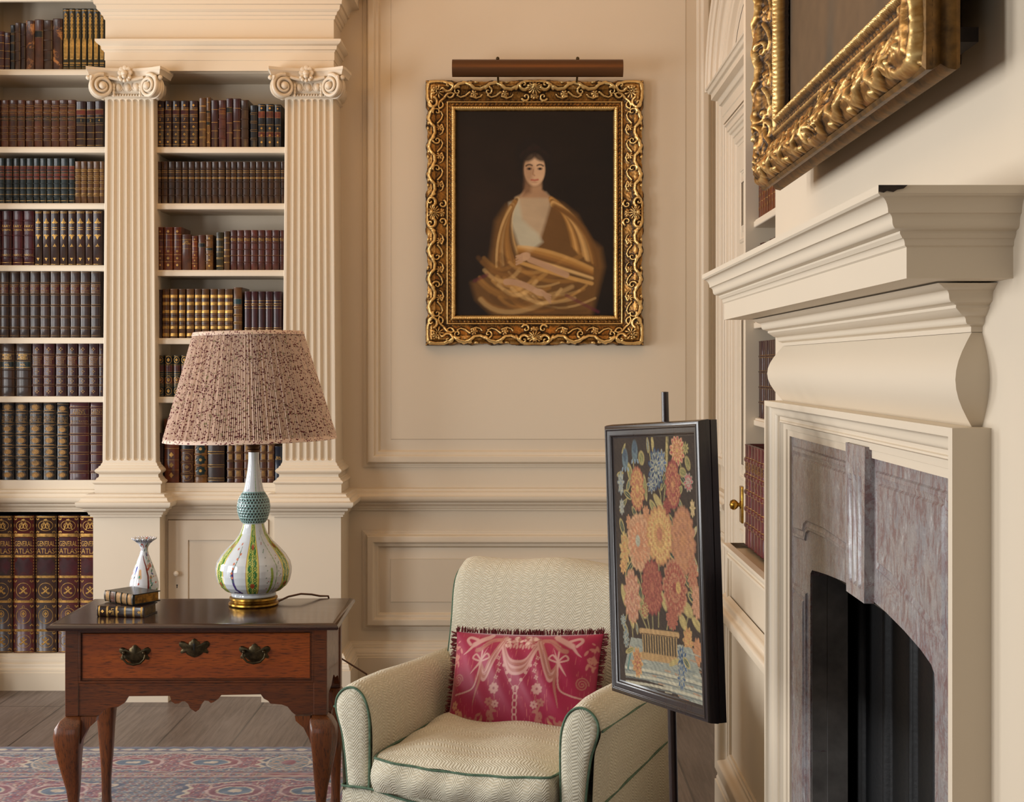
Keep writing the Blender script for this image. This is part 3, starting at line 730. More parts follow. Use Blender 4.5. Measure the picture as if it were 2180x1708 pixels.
def make_book(style, w, h, d, vol=0):
    """origin: bottom centre of the spine's back plane; spine bulges to -y"""
    s = ST[style]; root = bpy.data.objects.new('book', None); COL.objects.link(root); root.empty_display_size = .02
    bl = min(.16*w, .009); hw = w/2-.0004
    def arc(u, z, off=0.0):   # u in -1..1
        return (u*(hw+off*abs(u)), -bl*math.sqrt(max(0, 1-abs(u)**2.2))-off, z)
    us = [-1, -.94, -.82, -.62, -.35, 0, .35, .62, .82, .94, 1]
    zs = [(0, .0006), (.002, .0012), (.004, .0002)]
    bands = s.get('bands', [])
    bh = .0022 if not s.get('big') else .004; bz = min(.0032, w*.06) if not s.get('big') else .006
    for f in bands:
        z = f*h; zs += [(z-bz-.0005, 0), (z-bz, bh*.6), (z-bz*.3, bh), (z+bz*.3, bh), (z+bz, bh*.6), (z+bz+.0005, 0)]
    zs += [(h-.004, .0002), (h-.002, .0012), (h, .0006)]
    b = MB()
    rows = [[arc(u, z, e) for u in us] for z, e in zs]
    b.grid(rows); 
    # headcap, tailcap, boards
    for z in (0, h): b.poly([arc(u, z, .0006) for u in us]+[(hw, .004, z), (-hw, .004, z)], flip=(z == 0))
    bt = .0028
    b.box((-hw, -.0002, 0), (-hw+bt, d, h)); b.box((hw-bt, -.0002, 0), (hw, d, h))
    b.box((-hw+bt, .002, .0), (hw-bt, .004, h-.001))
    o = b.build('binding', L[s['l']], root, smooth=50)
    b = MB(); b.box((-hw+bt, .004, .003), (hw-bt, d-.004, h-.0045)); b.build('pages', PAGES, root)
    g = MB(); OFF = .0005
    def strip(z0, z1, m, u0=-.97, u1=.97, off=OFF, n=10):
        m.grid([[arc(u0+(u1-u0)*k/n, z, off) for k in range(n+1)] for z in (z0, z1)])
    def fan(pts, m, off=OFF+.0003):
        cx = sum(p[0] for p in pts)/len(pts); cz = sum(p[1] for p in pts)/len(pts)
        c = m.vert(arc(cx, cz, off)); n = len(pts)
        r1 = [m.vert(arc(cx+(p[0]-cx)*.5, cz+(p[1]-cz)*.5, off)) for p in pts]; r2 = [m.vert(arc(max(-.99, min(.99, p[0])), p[1], off)) for p in pts]
        for k in range(n): m.face((c, r1[k], r1[(k+1) % n])); m.face((r1[k], r2[k], r2[(k+1) % n], r1[(k+1) % n]))
    def ringo(cx, cz, rx, rz, m, t=.14, n=20, off=OFF+.0003):
        a = [[arc(cx+q*rx*math.cos(2*PI*k/n), cz+q*rz*math.sin(2*PI*k/n), off) for k in range(n)] for q in (1-t, 1)]
        m.grid(a, close_u=True)
    if s.get('gl') is not None or 'rules' in s:
        if s.get('gl'):
            for f in bands: strip(f*h-bz-.0026, f*h-bz-.0010, g); strip(f*h+bz+.0010, f*h+bz+.0026, g)
        for f in s.get('rules', []): strip(f*h-.0007, f*h+.0007, g)
    for (a, c_) in s.get('wide', []): strip(a*h, c_*h, g)
    for (a, c_, lc) in s.get('lab', []):
        lm = MB(); strip(a*h, c_*h, lm, -.93, .93, .0004); lb = lm.build('title_label', L[lc], root, smooth=60)
        for z in (a*h+.0012, c_*h-.0018): strip(z, z+.0007, g, -.9, .9, .0008)
    orn = s.get('orn'); a_ = w/h  # aspect
    if orn == 'lozenge':
        for (z, up) in ((.78, 1), (.55, -1), (.35, 1), (.13, -1)):
            sz = .07 if z > .5 else .042; ww = .75 if z > .5 else .42
            fan([(-ww, z*h), (-ww*.45, (z+up*sz*.35)*h), (0, (z+up*sz*1.2)*h), (ww*.45, (z+up*sz*.35)*h), (ww, z*h), (ww*.4, (z-up*sz*.28)*h), (0, (z-up*sz*.1)*h), (-ww*.4, (z-up*sz*.28)*h)][::up], g)
        for z in (.69, .655): strip(z*h-.0014, z*h+.0014, g, -.55, .55)
        for k in range(5): fan(ngon(-.64+.32*k, .96*h, .13, .012*h, 8, 0, .4), g)
        fan(ngon(0, .012*h, .2, .012*h, 6), g)
    elif orn == 'quatre':
        for z in (.89, .47, .29, .09):
            for k in range(4): fan(ngon(.24*math.cos(k*PI/2), z*h+.24*w/2*math.sin(k*PI/2), .12, .12*w/2, 6), g)
    elif orn == 'dots' or orn == 'medal4':
        for z in (.12, .28, .44, .90):
            fan(ngon(0, z*h, .34, .36*w/2, 8, 0, .35), g)
            if orn == 'medal4': ringo(0, z*h, .8, .75*w/2, g, .1)
    elif orn == 'oval':
        for i, z in enumerate((.93, .655, .505, .36, .215, .065)):
            fan(ngon(0, z*h, .58, .36*w/2*1.1, 20, 0, .16), g); ringo(0, z*h, .70, .40*w/2*1.05, g, .06)
        for z in (.868, .720, .58, .43, .29, .145):
            strip(z*h+.0062, z*h+.0090, g, -.7, .7); strip(z*h-.0088, z*h-.0066, g, -.7, .7)
    elif orn == 'medal':
        for z in (.89, .67, .41, .14):
            if z in (.89, .41, .14): ringo(0, z*h, .8, .8*w/2*1.2, g, .14); fan(ngon(0, z*h, .4, .45*w/2*1.2, 8, 0, .3), g)
    elif orn == 'teal':
        tm = MB()
        for z in (.82, .62, .42, .22): fan(ngon(0, z*h, .85, .8*w/2, 16, 0, .2), tm); fan(ngon(0, z*h, .25, .25*w/2, 6), g, .0012)
        tm.build('tooled_medallion', L['label_green'], root)
    elif orn == 'goldpanel':
        for z in (.5, .18, .66): strip((z-.05)*h, (z+.05)*h, g, -.55, .55)
    elif orn == 'figure':
        strip(.50*h, .86*h, g, -.34, .34); strip(.955*h, .97*h, g, -.8, .8); strip(.10*h, .12*h, g, -.8, .8)
        for k in range(6): ringo(0, (.60+.055*k)*h, .55, .020*h, g, .3, 10)
        fan([(-.6, .18*h), (.6, .18*h), (.72, .40*h), (.6, .50*h), (0, .56*h), (-.6, .50*h), (-.72, .40*h)], g)
        fan([(-.6, .17*h), (.6, .17*h), (.35, .24*h), (-.35, .24*h)], g, .0012)
        fan(ngon(0, .90*h, .5, .03*h, 8, 0, .3), g)
        for k in range(4): fan(ngon(-.5+.33*k, .075*h, .14, .014*h, 3, PI/2), g)
    elif orn == 'atlas':
        ht = lambda v: v*h
        for (z0, z1) in ((.985, .998), (.845, .868), (.695, .712), (.545, .562), (.365, .382), (.155, .172), (.0, .012)):
            strip(ht(z0), ht(z1), g, -.98, .98)
        # gilt field of arabesques at the spine edges, monogram and wreaths
        for (zc, hh) in ((.927, .05), (.455, .072), (.27, .075), (.085, .062)):
            ringo(0, ht(zc), .70, hh*h*.78, g, .07, 28)
            for sx in (-1, 1):
                for sz in (-1, 1):
                    for q in range(3): fan(ngon(sx*(.86-.10*q), ht(zc+sz*hh*(.95-.10*(q % 2))), .09, .006*h, 5, q, .3), g)
                fan(ngon(sx*.88, ht(zc), .06, .018*h, 6, 0, .35), g)
        for (cx, zc) in ((-.18, .925), (.16, .925), (0, .952)): ringo(cx, ht(zc), .24, .020*h, g, .22, 14)
        for k in (-1, 1): fan([(k*.05, ht(.955)), (k*.1, ht(.955)), (k*.45, ht(.895)), (k*.36, ht(.893))][::k], g)
        fan(ngon(0, ht(.968), .22, .010*h, 10, 0, .4), g)
        for zc in (.455, .085):
            fan(ngon(0, ht(zc+.02), .14, .012*h, 8, 0, .3), g)
            for k in (-1, 1): fan([(-k*.35, ht(zc-.022)), (-k*.25, ht(zc-.03)), (k*.35, ht(zc+.012)), (k*.28, ht(zc+.02))][::k], g); fan(ngon(k*.3, ht(zc-.02), .12, .007*h, 6), g)
        ringo(0, ht(.285), .28, .026*h, g, .18, 18); fan(ngon(0, ht(.285), .16, .016*h, 8, 0, .3), g); fan(ngon(0, ht(.235), .07, .018*h, 6, 0, .4), g); ringo(0, ht(.335), .13, .010*h, g, .3, 10)
        lm = MB(); strip(ht(.718), ht(.838), lm, -.86, .86, .0006); lm.build('title_label', L['label_maroon'], root, smooth=60)
        lm = MB(); fan([(-.62, ht(.60)), (-.5, ht(.572)), (.5, ht(.572)), (.62, ht(.60)), (.82, ht(.615)), (.82, ht(.655)), (.62, ht(.668)), (.5, ht(.69)), (-.5, ht(.69)), (-.62, ht(.668)), (-.82, ht(.655)), (-.82, ht(.615))], lm, .0007)
        lm.build('title_label', L['label_maroon'], root, smooth=60)
        for sx in (-1, 1):
            for z in np.linspace(.57, .84, 14): fan(ngon(sx*.92, ht(z), .06, .006*h, 5, z*50, .3), g)
    def tfn(zoff):
        return lambda u, v: arc(max(-.98, min(.98, u/hw)), v, .0013)
    for (sx, f, size) in s.get('txt', []):
        vs, fs, tw = glyphs(sx); st = min(1.0, 1.66*hw/(tw*size))
        g.text(sx, size, tfn(0), 0, f*h, st)
    if s.get('num') and vol: g.text(str(vol), .016, tfn(0), 0, s['num']*h)
    if g.v: g.build('gilt_tooling', GM.get(s.get('gl'), GILT) if s.get('gl') else GILT, root)
    return root
ORD = ['first', 'second', 'third', 'fourth', 'fifth', 'sixth', 'seventh', 'eighth', 'ninth', 'tenth', 'eleventh', 'twelfth', 'thirteenth', 'fourteenth', 'fifteenth', 'sixteenth', 'seventeenth', 'eighteenth', 'nineteenth', 'twentieth', 'twenty-first', 'twenty-second']
LOOK = {'brown_num': 'brown calf book with number label', 'dark_num': 'dark brown book with gilt rules', 'green_red': 'dark green book with two red labels', 'tan_small': 'short light brown book',
 'maroon_plain': 'glossy maroon book', 'gilt_lozenge': 'dark book with gold arrow ornaments', 'library': 'dark chocolate leather book with gilt title', 'calf_label': 'wide mottled brown book with green label',
 'quatrefoil': 'wine book with small gold quatrefoils', 'world': 'near-black World History volume', 'illustrated': 'wide maroon illustrated volume', 'atlas': 'huge red General Atlas volume', 'atlas_dark': 'huge brownish General Atlas volume',
 'gilt_figure': 'slim olive and gold spined book', 'old_brown': 'old brown book', 'old_worn': 'worn brown book with tan scuffs', 'old_dark': 'old dark brown book', 'old_black': 'narrow black book', 'old_plum': 'short plum book',
 'black_label': 'old brown book with black label', 'diamond': 'dark brown book with small diamonds', 'gold_rules': 'tan book with gold rules', 'yellow_gilt': 'thin yellow gilt book', 'plum_rules': 'plum book with fine rules',
 'orange_label': 'reddish book with orange label', 'black_patch': 'plum book with black label', 'black_red': 'black book with red labels', 'small_brown': 'brown octavo', 'orange_calf': 'orange calf book', 'brown_title': 'wide brown book with gilt title',
 'tan_scroll': 'pale tan gilt book', 'green_gold': 'olive book with gold bands', 'plum_set': 'reddish plum book', 'gold_band': 'tan book with broad gold bands', 'teal_label': 'tall tan book with teal label', 'purple_set': 'dark wine book with gilt bands',
 'green_medal': 'dark green book with gilt medallions', 'brown_panel': 'brown book with tooled panels', 'teal_medal': 'gilt book with teal medallions', 'big_brown': 'wide plain brown book', 'tree_calf': 'brown book with gold panels', 'navy_title': 'short navy book', 'folio_red': 'crimson ribbed folio', 'darkset': 'dark wine book'}
def row(spec, ybase, Yp, zshelf, where, depth=0.17, k0=0):
    """spec: (x0,x1,ytop,style[,vol]) in picture coordinates at the plane Yp"""
    for k, e in enumerate(spec):
        x0, x1, yt, st = e[:4]; vol = e[4] if len(e) > 4 else 0
        a, c_ = X_(x0, Yp), X_(x1, Yp); h = (ybase-yt)*Yp/F
        r = make_book(st, c_-a, h, depth, vol)
        jit = random.uniform(-.002, .002)
        r.location = ((a+c_)/2, Yp+jit, zshelf+.0002)
        tag(r, '%s, %s from left on %s' % (LOOK[st], ORD[k+k0], where), 'book', 'books on '+where)
YL, YM = 6.395, 6.285
w1 = 'left bay\'s top shelf'
row([(-12, 9.5, 65, 'old_plum'), (10.2, 21.5, 67, 'old_plum'), (22.5, 31.5, 51, 'old_black'), (32.5, 44, 46, 'old_brown'), (44.5, 54.5, 47, 'old_dark'), (55.5, 74, 42, 'old_worn'), (74.5, 93, 40, 'black_label'), (93.5, 113, 41, 'old_brown'), (113.5, 133.5, 38, 'old_worn'),
     (134, 147, 16, 'gilt_figure'), (147.5, 160, 16, 'gilt_figure'), (160.5, 173, 16.5, 'gilt_figure'), (173.5, 185.5, 16, 'gilt_figure'), (186, 198.5, 16, 'gilt_figure'), (199, 211, 17, 'gilt_figure'), (211.5, 223.5, 17, 'gilt_figure')], 147, YL, lsh[0], w1)
row([(-17, 1, 211, 'brown_num', 1), (2, 18.5, 211, 'brown_num', 9), (19, 36.5, 211, 'brown_num', 10), (37, 53.5, 211, 'brown_num', 12), (54.5, 72.5, 212, 'brown_num', 11), (73.5, 91.5, 211, 'brown_num', 7), (92, 109.5, 211, 'brown_num', 13), (110, 126.5, 212, 'brown_num', 14), (127, 144.5, 211, 'brown_num', 15), (145, 161.5, 211, 'brown_num', 20), (162.5, 183.5, 214, 'dark_num', 1), (184.5, 202, 214, 'dark_num', 2), (203, 221, 213, 'dark_num', 4)], 312, YL, lsh[1], 'left bay\'s second shelf')
row([(-4, 10, 335, 'green_red')]+[(a, c_, 335.5, 'green_red') for a, c_ in ((11, 27), (28, 41.5), (42, 56), (56.7, 71), (71.8, 85), (85.7, 99.5), (100, 114), (114.6, 129.3), (130, 146.3), (147, 159.5))]+[(a, c_, 342, 'tan_small') for a, c_ in ((160.2, 172.5), (173, 185.3), (186, 198.5), (199, 212), (212.7, 222))], 432, YL, lsh[2], 'left bay\'s third shelf')
row([(-22, 2, 448, 'maroon_plain'), (3, 25.5, 448, 'maroon_plain'), (26.5, 49, 448, 'maroon_plain'), (50, 73.5, 448, 'maroon_plain')]+[(a, c_, 447.5, 'gilt_lozenge') for a, c_ in ((74.5, 90), (90.7, 107.5), (108.3, 127), (128, 144), (145, 161.8), (163, 181.3), (182, 197.5), (198.5, 219))], 564, YL, lsh[3], 'left bay\'s fourth shelf', .2)
row([(a, c_, 576, 'library') for a, c_ in ((-2, 19), (20, 41), (41.7, 62.7), (63.5, 85), (85.7, 106.5), (107.2, 127.7), (128.4, 149.3), (150, 170.7), (171.4, 192.6), (193.3, 215))], 718.5, YL, lsh[4], 'left bay\'s fifth shelf', .22)
row([(0, 31.5, 731, 'calf_label'), (33, 67, 731, 'calf_label')]+[(a, c_, 731, 'quatrefoil') for a, c_ in ((68.3, 92), (92.8, 117.5), (118.5, 142.5), (143.3, 165.5), (166.3, 188.5), (189.3, 210.5), (211.2, 221))], 843, YL, lsh[5], 'left bay\'s sixth shelf', .2)
row([(a, c_, y, 'world') for a, c_, y in ((-28, 1.5, 855.5), (2.5, 31.5, 855.5), (32.3, 61, 855.5), (62, 91.3, 855.5), (92.2, 120.5, 855.5), (121.3, 147.3, 858.5))]+[(148.3, 191.5, 855, 'illustrated'), (192.3, 222, 855, 'illustrated')], 1022, YL, ZL_bot, 'left bay\'s seventh shelf', .23)
row([(-18.5, 27.3, 1098, 'atlas_dark'), (28.7, 74, 1098, 'atlas'), (75.8, 121.3, 1098, 'atlas_dark'), (123.2, 168.8, 1098, 'atlas'), (170.5, 216, 1098, 'atlas')], 1390, YL, ZAT, 'left bay\'s floor-level shelf', .28)
def zx(v, s_=6.57): return 325+v/s_
r1 = [(50, 155, 213, 'diamond', 2), (160, 262, 212, 'diamond', 3), (268, 375, 212, 'diamond', 5), (382, 500, 212, 'diamond', 7), (508, 628, 212, 'diamond', 8), (645, 745, 206, 'gold_rules'), (748, 805, 205, 'yellow_gilt'), (815, 910, 211, 'plum_rules'), (915, 1020, 211, 'orange_label'), (1025, 1115, 207, 'black_patch'), (1122, 1228, 208, 'plum_rules'), (1232, 1340, 211, 'old_brown'), (1362, 1462, 222, 'old_black'), (1470, 1572, 219.5, 'black_red', 1), (1580, 1692, 219.5, 'black_red', 2), (1700, 1790, 220.5, 'black_red', 3)]
row([(zx(e[0])+1.0, zx(e[1])+.6)+e[2:] for e in r1], 312, YM, mshelf[0], 'middle bay\'s top shelf')
r2 = [(62, 118), (125, 212), (218, 310), (318, 405), (412, 492), (500, 583), (590, 662), (668, 745), (750, 825), (832, 915), (922, 1012), (1020, 1092), (1098, 1175), (1181, 1258), (1264, 1355), (1361, 1440), (1445, 1525), (1531, 1612), (1617, 1698), (1703, 1792), (1797, 1848)]
row([(zx(a), zx(c_), 342.3, 'small_brown') for a, c_ in r2], 432, YM, mshelf[1], 'middle bay\'s second shelf')
r3 = [(60, 145, 135, 'orange_calf'), (150, 272, 135, 'orange_calf'), (278, 388, 135, 'orange_calf'), (392, 523, 235, 'brown_title'), (528, 606, 253, 'orange_calf'), (615, 710, 240, 'black_label'), (715, 814, 240, 'tan_scroll'), (855, 955, 205, 'green_gold'), (960, 1038, 190, 'gold_rules')]+[(a, c_, 175, 'plum_set') for a, c_ in ((1045, 1132), (1136, 1222), (1226, 1318), (1322, 1416), (1420, 1510), (1514, 1606), (1610, 1704), (1708, 1765))]
row([(zx(a, 6.327)+.5, zx(c_, 6.327)+.3, 460+t_/6.327, st) for a, c_, t_, st in r3], 573, YM, mshelf[2], 'middle bay\'s third shelf')
r4 = [(62, 122, 985, 'old_dark')]+[(a, c_, 976, 'gold_band') for a, c_ in ((130, 224), (230, 335), (350, 440), (455, 557), (567, 655), (661, 760), (775, 870), (876, 968), (974, 1078))]+[(1085, 1202, 955, 'teal_label')]+[(a, c_, 1010, 'purple_set') for a, c_ in ((1236, 1326), (1330, 1416), (1421, 1514), (1520, 1618), (1624, 1735))]
row([(zx(a, 6.327)+.5, zx(c_, 6.327)+.3, 460+t_/6.327, st) for a, c_, t_, st in r4], 719, YM, mshelf[3], 'middle bay\'s fourth shelf')
row([(zx(a, 5.337)+.5, zx(c_, 5.337)+.2, 755.5, 'green_medal') for a, c_ in ((52, 126), (131, 229), (233, 313), (319, 402))], 843.5, YM, mshelf[4], 'middle bay\'s fifth shelf')
r6 = [(40, 125, 922, 'old_dark'), (133, 303, 893, 'orange_calf'), (318, 468, 908, 'brown_panel'), (475, 622, 912, 'teal_medal'), (625, 818, 900, 'big_brown'), (845, 924, 918, 'tree_calf'), (930, 1030, 918, 'tree_calf'), (1036, 1128, 918, 'tree_calf'), (1133, 1214, 918, 'tree_calf'), (1220, 1297, 918, 'tree_calf'), (1302, 1382, 918, 'tree_calf'), (1390, 1470, 951, 'navy_title')]
row([(zx(a, 5.337), zx(c_, 5.337), t_, st) for a, c_, t_, st in r6], 1028, YM, ZM_bot, 'middle bay\'s bottom shelf')
# ---------------------------------------------------------------- chimneypiece
t = NT('veined_marble'); v = t.mapping(scale=(1, 1, .8))
n1 = t.noise(v, 6, 6, .7, 1.2); n2 = t.noise(t.mapping(scale=(1, 1.3, .5)), 26, 6, .75, 1.5); n3 = t.noise(v, 90, 3, .7); n4 = t.noise(t.mapping(loc=(4, 2, 1)), 9, 5, .7, 2.0)
c = t.mix(t.ramp(n1, [(.35, 0.0), (.65, 1.0)]), (138, 136, 141), (156, 147, 143))
c = t.mix(t.ramp(n2, [(.50, 0.0), (.58, .85)]), c, (122, 98, 98))
c = t.mix(t.ramp(n2, [(.30, 1.0), (.42, 0.0)]), c, (192, 189, 190))
c = t.mix(t.ramp(n4, [(.485, 0.0), (.5, .7), (.515, 0.0)]), c, (118, 74, 76))
c = t.mix(t.ramp(n3, [(.5, 0.0), (.7, .35)]), c, (96, 88, 90))
MARBLE = t.set(c, t.math('ADD', t.math('MULTIPLY', n3, .2), .18))
fp = thing('fireplace', 'cream painted chimneypiece with deep moulded shelf around grey pink marble and black iron', 'fireplace', (XB, 2.647, 0))
bpy.context.view_layer.update()
Yf0, Yn0 = 3.341, 1.953
MPATH = [(XB+.01, Yf0), (XB, Yf0), (XB, Yn0), (XB+.01, Yn0)]
SHELF = prof((0, 1.5808), (.0794, 1.5825), (.1379, 1.5825), (.1379, 1.6227), (.141, 1.625), (.1455, 1.634, 'h'), (.1495, 1.6395), (.1495, 1.6425), (.1555, 1.6445), (.170, 1.664, 's'), (.1835, 1.684, 'h'), (.1866, 1.687), (.1866, 1.697), (0, 1.700))
b = MB(); b.sweep(MPATH, SHELF, hz); b.build('mantel_shelf', PAINT, fp, smooth=32)
BED = prof((0, 1.516), (.0157, 1.516), (.0157, 1.523), (.0197, 1.5256), (.033, 1.538, 's'), (.043, 1.546), (.0458, 1.548), (.0458, 1.552), (.0525, 1.555), (.066, 1.572, 's'), (.0735, 1.577), (.0794, 1.580), (0, 1.580))
b = MB(); b.sweep(MPATH, BED, hz); b.build('bed_moulding', PAINT, fp, smooth=32)
b = MB(); b.sweep(MPATH, prof((0, 1.385), (.0145, 1.385), (.0145, 1.5155, 'c', .0325), (0, 1.516)), hz); b.build('frieze', PAINT, fp, smooth=40)
SUR = prof((0, 0), (0, .053), (.019, .053), (.0195, .051), (.021, .051), (.058, .026, 'z'), (.070, .026), (.073, .029), (.078, .031, 'c', .003), (.084, .022), (.104, .020), (.106, .016), (.1285, .016), (.1285, -.02))
zt = 1.385; kz = .62
b = MB(); vb = zt-zt/kz
b.sweep([(1.900, vb), (1.900, zt), (3.394, zt), (3.394, vb)], SUR, lambda u, v, h: (XB-h, u, zt-(zt-v)*kz), side=1)
b.box((XB-.05, 1.9005, .0), (XB+.01, 1.903, zt-.002))
b.build('surround', PAINT, fp, smooth=32)
XM = .620
AR = [(2.125, .985), (2.128, 1.003), (2.145, 1.013), (2.20, 1.024), (2.30, 1.036), (2.42, 1.046), (2.56, 1.052), (2.64, 1.052), (2.75, 1.048), (2.88, 1.040), (2.97, 1.033), (3.035, 1.027), (3.050, 1.018), (3.053, 1.0)]
def mfn(u, v, h): return (XM-h, u, v)
b = MB()
# header: quads between arch curve and top, plus jambs
for i in range(len(AR)-1):
    (a, za), (c_, zc) = AR[i], AR[i+1]
    b.poly([(XM, c_, zc), (XM, a, za), (XM, a, 1.325), (XM, c_, 1.325)]); b.poly([(XM, a, za), (XM, c_, zc), (.66, c_, zc), (.66, a, za)])
b.poly([(XM, 2.125, 0), (XM, 1.99, 0), (XM, 1.99, 1.325), (XM, 2.125, 1.325)]); b.poly([(XM, 3.30, 0), (XM, 3.053, 0), (XM, 3.053, 1.325), (XM, 3.30, 1.325)])
b.poly([(XM, 3.053, 0), (.656, 3.053, 0), (.656, 3.053, 1.0), (XM, 3.053, 1.0)], True); b.poly([(XM, 2.125, 0), (.656, 2.125, 0), (.656, 2.125, .985), (XM, 2.125, .985)])
b.build('marble_slips', MARBLE, fp)
# raised marble panels with sunk outlines
TB = prof((0, 0), (.003, .004), (.010, .0055, 'v'), (.016, .003), (.020, .003), (.024, .0065), (.026, .0065))
b = MB()
def mpanel(pts):
    b.sweep(pts, TB, mfn, closed=True); 
def inset(pts, o):
    n = len(pts); out = []
    for i in range(n):
        p = Vector(pts[i]); d1 = (p-Vector(pts[i-1])).normalized(); d2 = (Vector(pts[(i+1) % n])-p).normalized()
        n1 = Vector((d1.y, -d1.x)); n2 = Vector((d2.y, -d2.x)); m = n1+n2; m = m/max(.2, m.dot(n1)); out.append((p.x+m.x*o, p.y+m.y*o))
    return out
near_p = [(2.045, 1.285), (2.470, 1.285), (2.470, 1.105), (2.36, 1.098), (2.22, 1.080), (2.10, 1.060), (2.045, 1.04)]
far_p = [(2.665, 1.285), (3.235, 1.285), (3.235, 1.075), (3.10, 1.082), (3.085, 1.100), (3.06, 1.108), (2.90, 1.112), (2.75, 1.108), (2.665, 1.105)]
for pp in (near_p, far_p):
    mpanel(pp); q = inset(pp, .026); b.poly([mfn(u, v_, .0065) for u, v_ in q])
jl = [(3.085, .12), (3.085, .985), (3.235, .985), (3.235, .12)]
for pp in ([(3.085, .12), (3.085, .97), (3.240, .97), (3.240, .12)],):
    mpanel(pp); q = inset(pp, .026); b.poly([mfn(u, v_, .0065) for u, v_ in q])
b.build('marble_panel', MARBLE, fp, smooth=35)
# fluted keystone
b = MB(); y0, y1 = 2.490, 2.645; ph = .017; nfl = 3
row = [(XM, y1+.0), (XM-ph, y1-.003)]
for k in range(nfl):
    fc = y1-.020-(y1-y0-.040)*(k+.5)/nfl
    for t_ in np.linspace(-1, 1, 7): row.append((XM-ph+.008*math.sqrt(max(0, 1-t_*t_)), fc-t_*.013))
row += [(XM-ph, y0+.003), (XM, y0)]
fl = [(x if i in (0, len(row)-1) else XM-ph, y) for i, (x, y) in enumerate(row)]
zz = [(1.325, fl), (1.270, fl), (1.262, row), (1.075, row), (1.068, fl), (1.046, fl)]
b.grid([[(x, 2.5675+(y-2.5675)*(1.0 if z > 1.3 else .93+.07*(z-1.046)/.27), z) for x, y in rw] for z, rw in zz], flip=True)
b.poly([(x, 2.5675+(y-2.5675)*.93, 1.046) for x, y in fl]+[(.656, y0+.005, 1.046), (.656, y1-.005, 1.046)])
b.build('keystone', MARBLE, fp, smooth=40)
b = MB(); b.box((.6562, 3.046, 0), (.70, 3.2, 1.03)); b.box((.6562, 2.0, 0), (.70, 2.132, 1.03)); b.box((.661, 3.0525, 0), (.6565, 3.056, 1.02))
b.build('slate_reveal', SLATE, fp)
b = MB(); b.box((XM+.004, 3.0505, 0), (.6555, 3.0528, .63)); b.box((XM+.004, 3.0505, .633), (.6555, 3.0528, 1.012)); b.build('slate_jamb', SLATE, fp)
b = MB(); prow = []
N = 240
for k in range(N+1):
    t_ = k/N; y = 3.20-t_*1.16; x = .700+.085*math.sin(PI*t_)
    ph_ = (t_*9) % 1.0
    if ph_ < .18: rd = .010*math.sin(PI*ph_/.18)
    elif ph_ < .28: rd = -.004
    else: rd = .006*math.sin(PI*(ph_-.28)/.72)**.6
    prow.append((x-rd, y))
b.grid([[(x, y, z) for x, y in prow] for z in (1.20, 0.02)])
b.box((.79, 2.03, 0.0), (.80, 3.21, 1.2))
b.build('iron_fireback', IRON, fp, smooth=60)
b = MB(); b.box((.20, 1.86, -.04), (.66, 3.43, .002)); b.build('hearth_slab', SLATE, fp)
b = MB(); b.box((.657, 2.0, 1.02), (.79, 3.2, 1.10)); b.build('iron_lintel', IRON, fp)
# chipped dark corner of the shelf
b = MB(); b.prism([(XB-.1864, 1.6968), (XB-.1866, 1.6885), (XB-.180, 1.6872), (XB-.176, 1.6895), (XB-.168, 1.6880), (XB-.163, 1.6910), (XB-.155, 1.6925), (XB-.150, 1.6968)], lambda u, v, h: (u, 1.7656-(u-XB+.1866)*0-h, v), 0, .0009)
b.build('chipped_corner', m_plain('chipped_dark_wood', (58, 44, 36), .8, 0, 80, .4), fp)
mparts(fp)

# ---------------------------------------------------------------- alcove bookcase right of the door
alc = thing('bookcase', 'cream painted alcove bookcase between the door and the chimney breast', 'bookcase', (.77, 4.02, 0))
bpy.context.view_layer.update()
YA0, YA1 = 3.545, 4.50; XU = .725
b = MB(); XC = .655
b.box((XC, YA0, 0), (.895, YA1-.01, .885)); 
LED = prof((0, .868), (.004, .868), (.012, .880, 'h'), (.014, .884), (.014, .888), (.020, .893, 'v'), (.020, .900), (0, .902))
P2 = [(.895, YA1-.01), (XC, YA1-.01), (XC, YA0)]
b.sweep(P2, LED, hz); b.sweep(P2, [(o*.9, z) for o, z in SK], hz)
b.build('base_cabinet', PAINT, alc, smooth=32)
b = MB(); sfn = lambda u, v, h: (XC-h, u, v)
MPs = [(o*.62, h*.75) for o, h in MP]
def panel2(b, fn, u0, v0, u1, v1, pr):
    path = [(u0, v0), (u0, v1), (u1, v1), (u1, v0)][::-1]
    b.sweep(path, pr, fn, closed=True, side=-1)
b2 = MB(); pth = [(YA1-.045, .235), (YA1-.045, .645), (YA0+.01, .645), (YA0+.01, .235)]
b.sweep(pth, [(o*1.15, h*1.3) for o, h in MP], sfn, closed=True, side=-1 if False else 1)
b.build('door_moulding', PAINT, alc, smooth=32)
b = MB(); pth = [(YA1-.04, .69), (YA1-.04, .85), (YA0+.01, .85), (YA0+.01, .69)]
b.sweep(pth, [(o*.35, h*.4) for o, h in MP], sfn, closed=True); b.build('drawer_moulding', PAINT, alc, smooth=32)
ZU = 3.0
b = MB(); b.box((XU-.02, YA1-.035, .90), (.898, YA1, ZU)); b.box((.885, YA0, .90), (.898, YA1-.035, ZU)); b.box((XU-.02, YA0, ZU), (.898, YA1, ZU+.1))
b.sweep([(XU+.02, YA1), (XU-.02, YA1), (XU-.02, YA1-.035)], [(0, .9), (.004, .9), (.004, ZU), (0, ZU)], hz)
b.build('shelf_case', PAINT, alc)
ash = [1.304, 1.612, 1.934, 2.490]
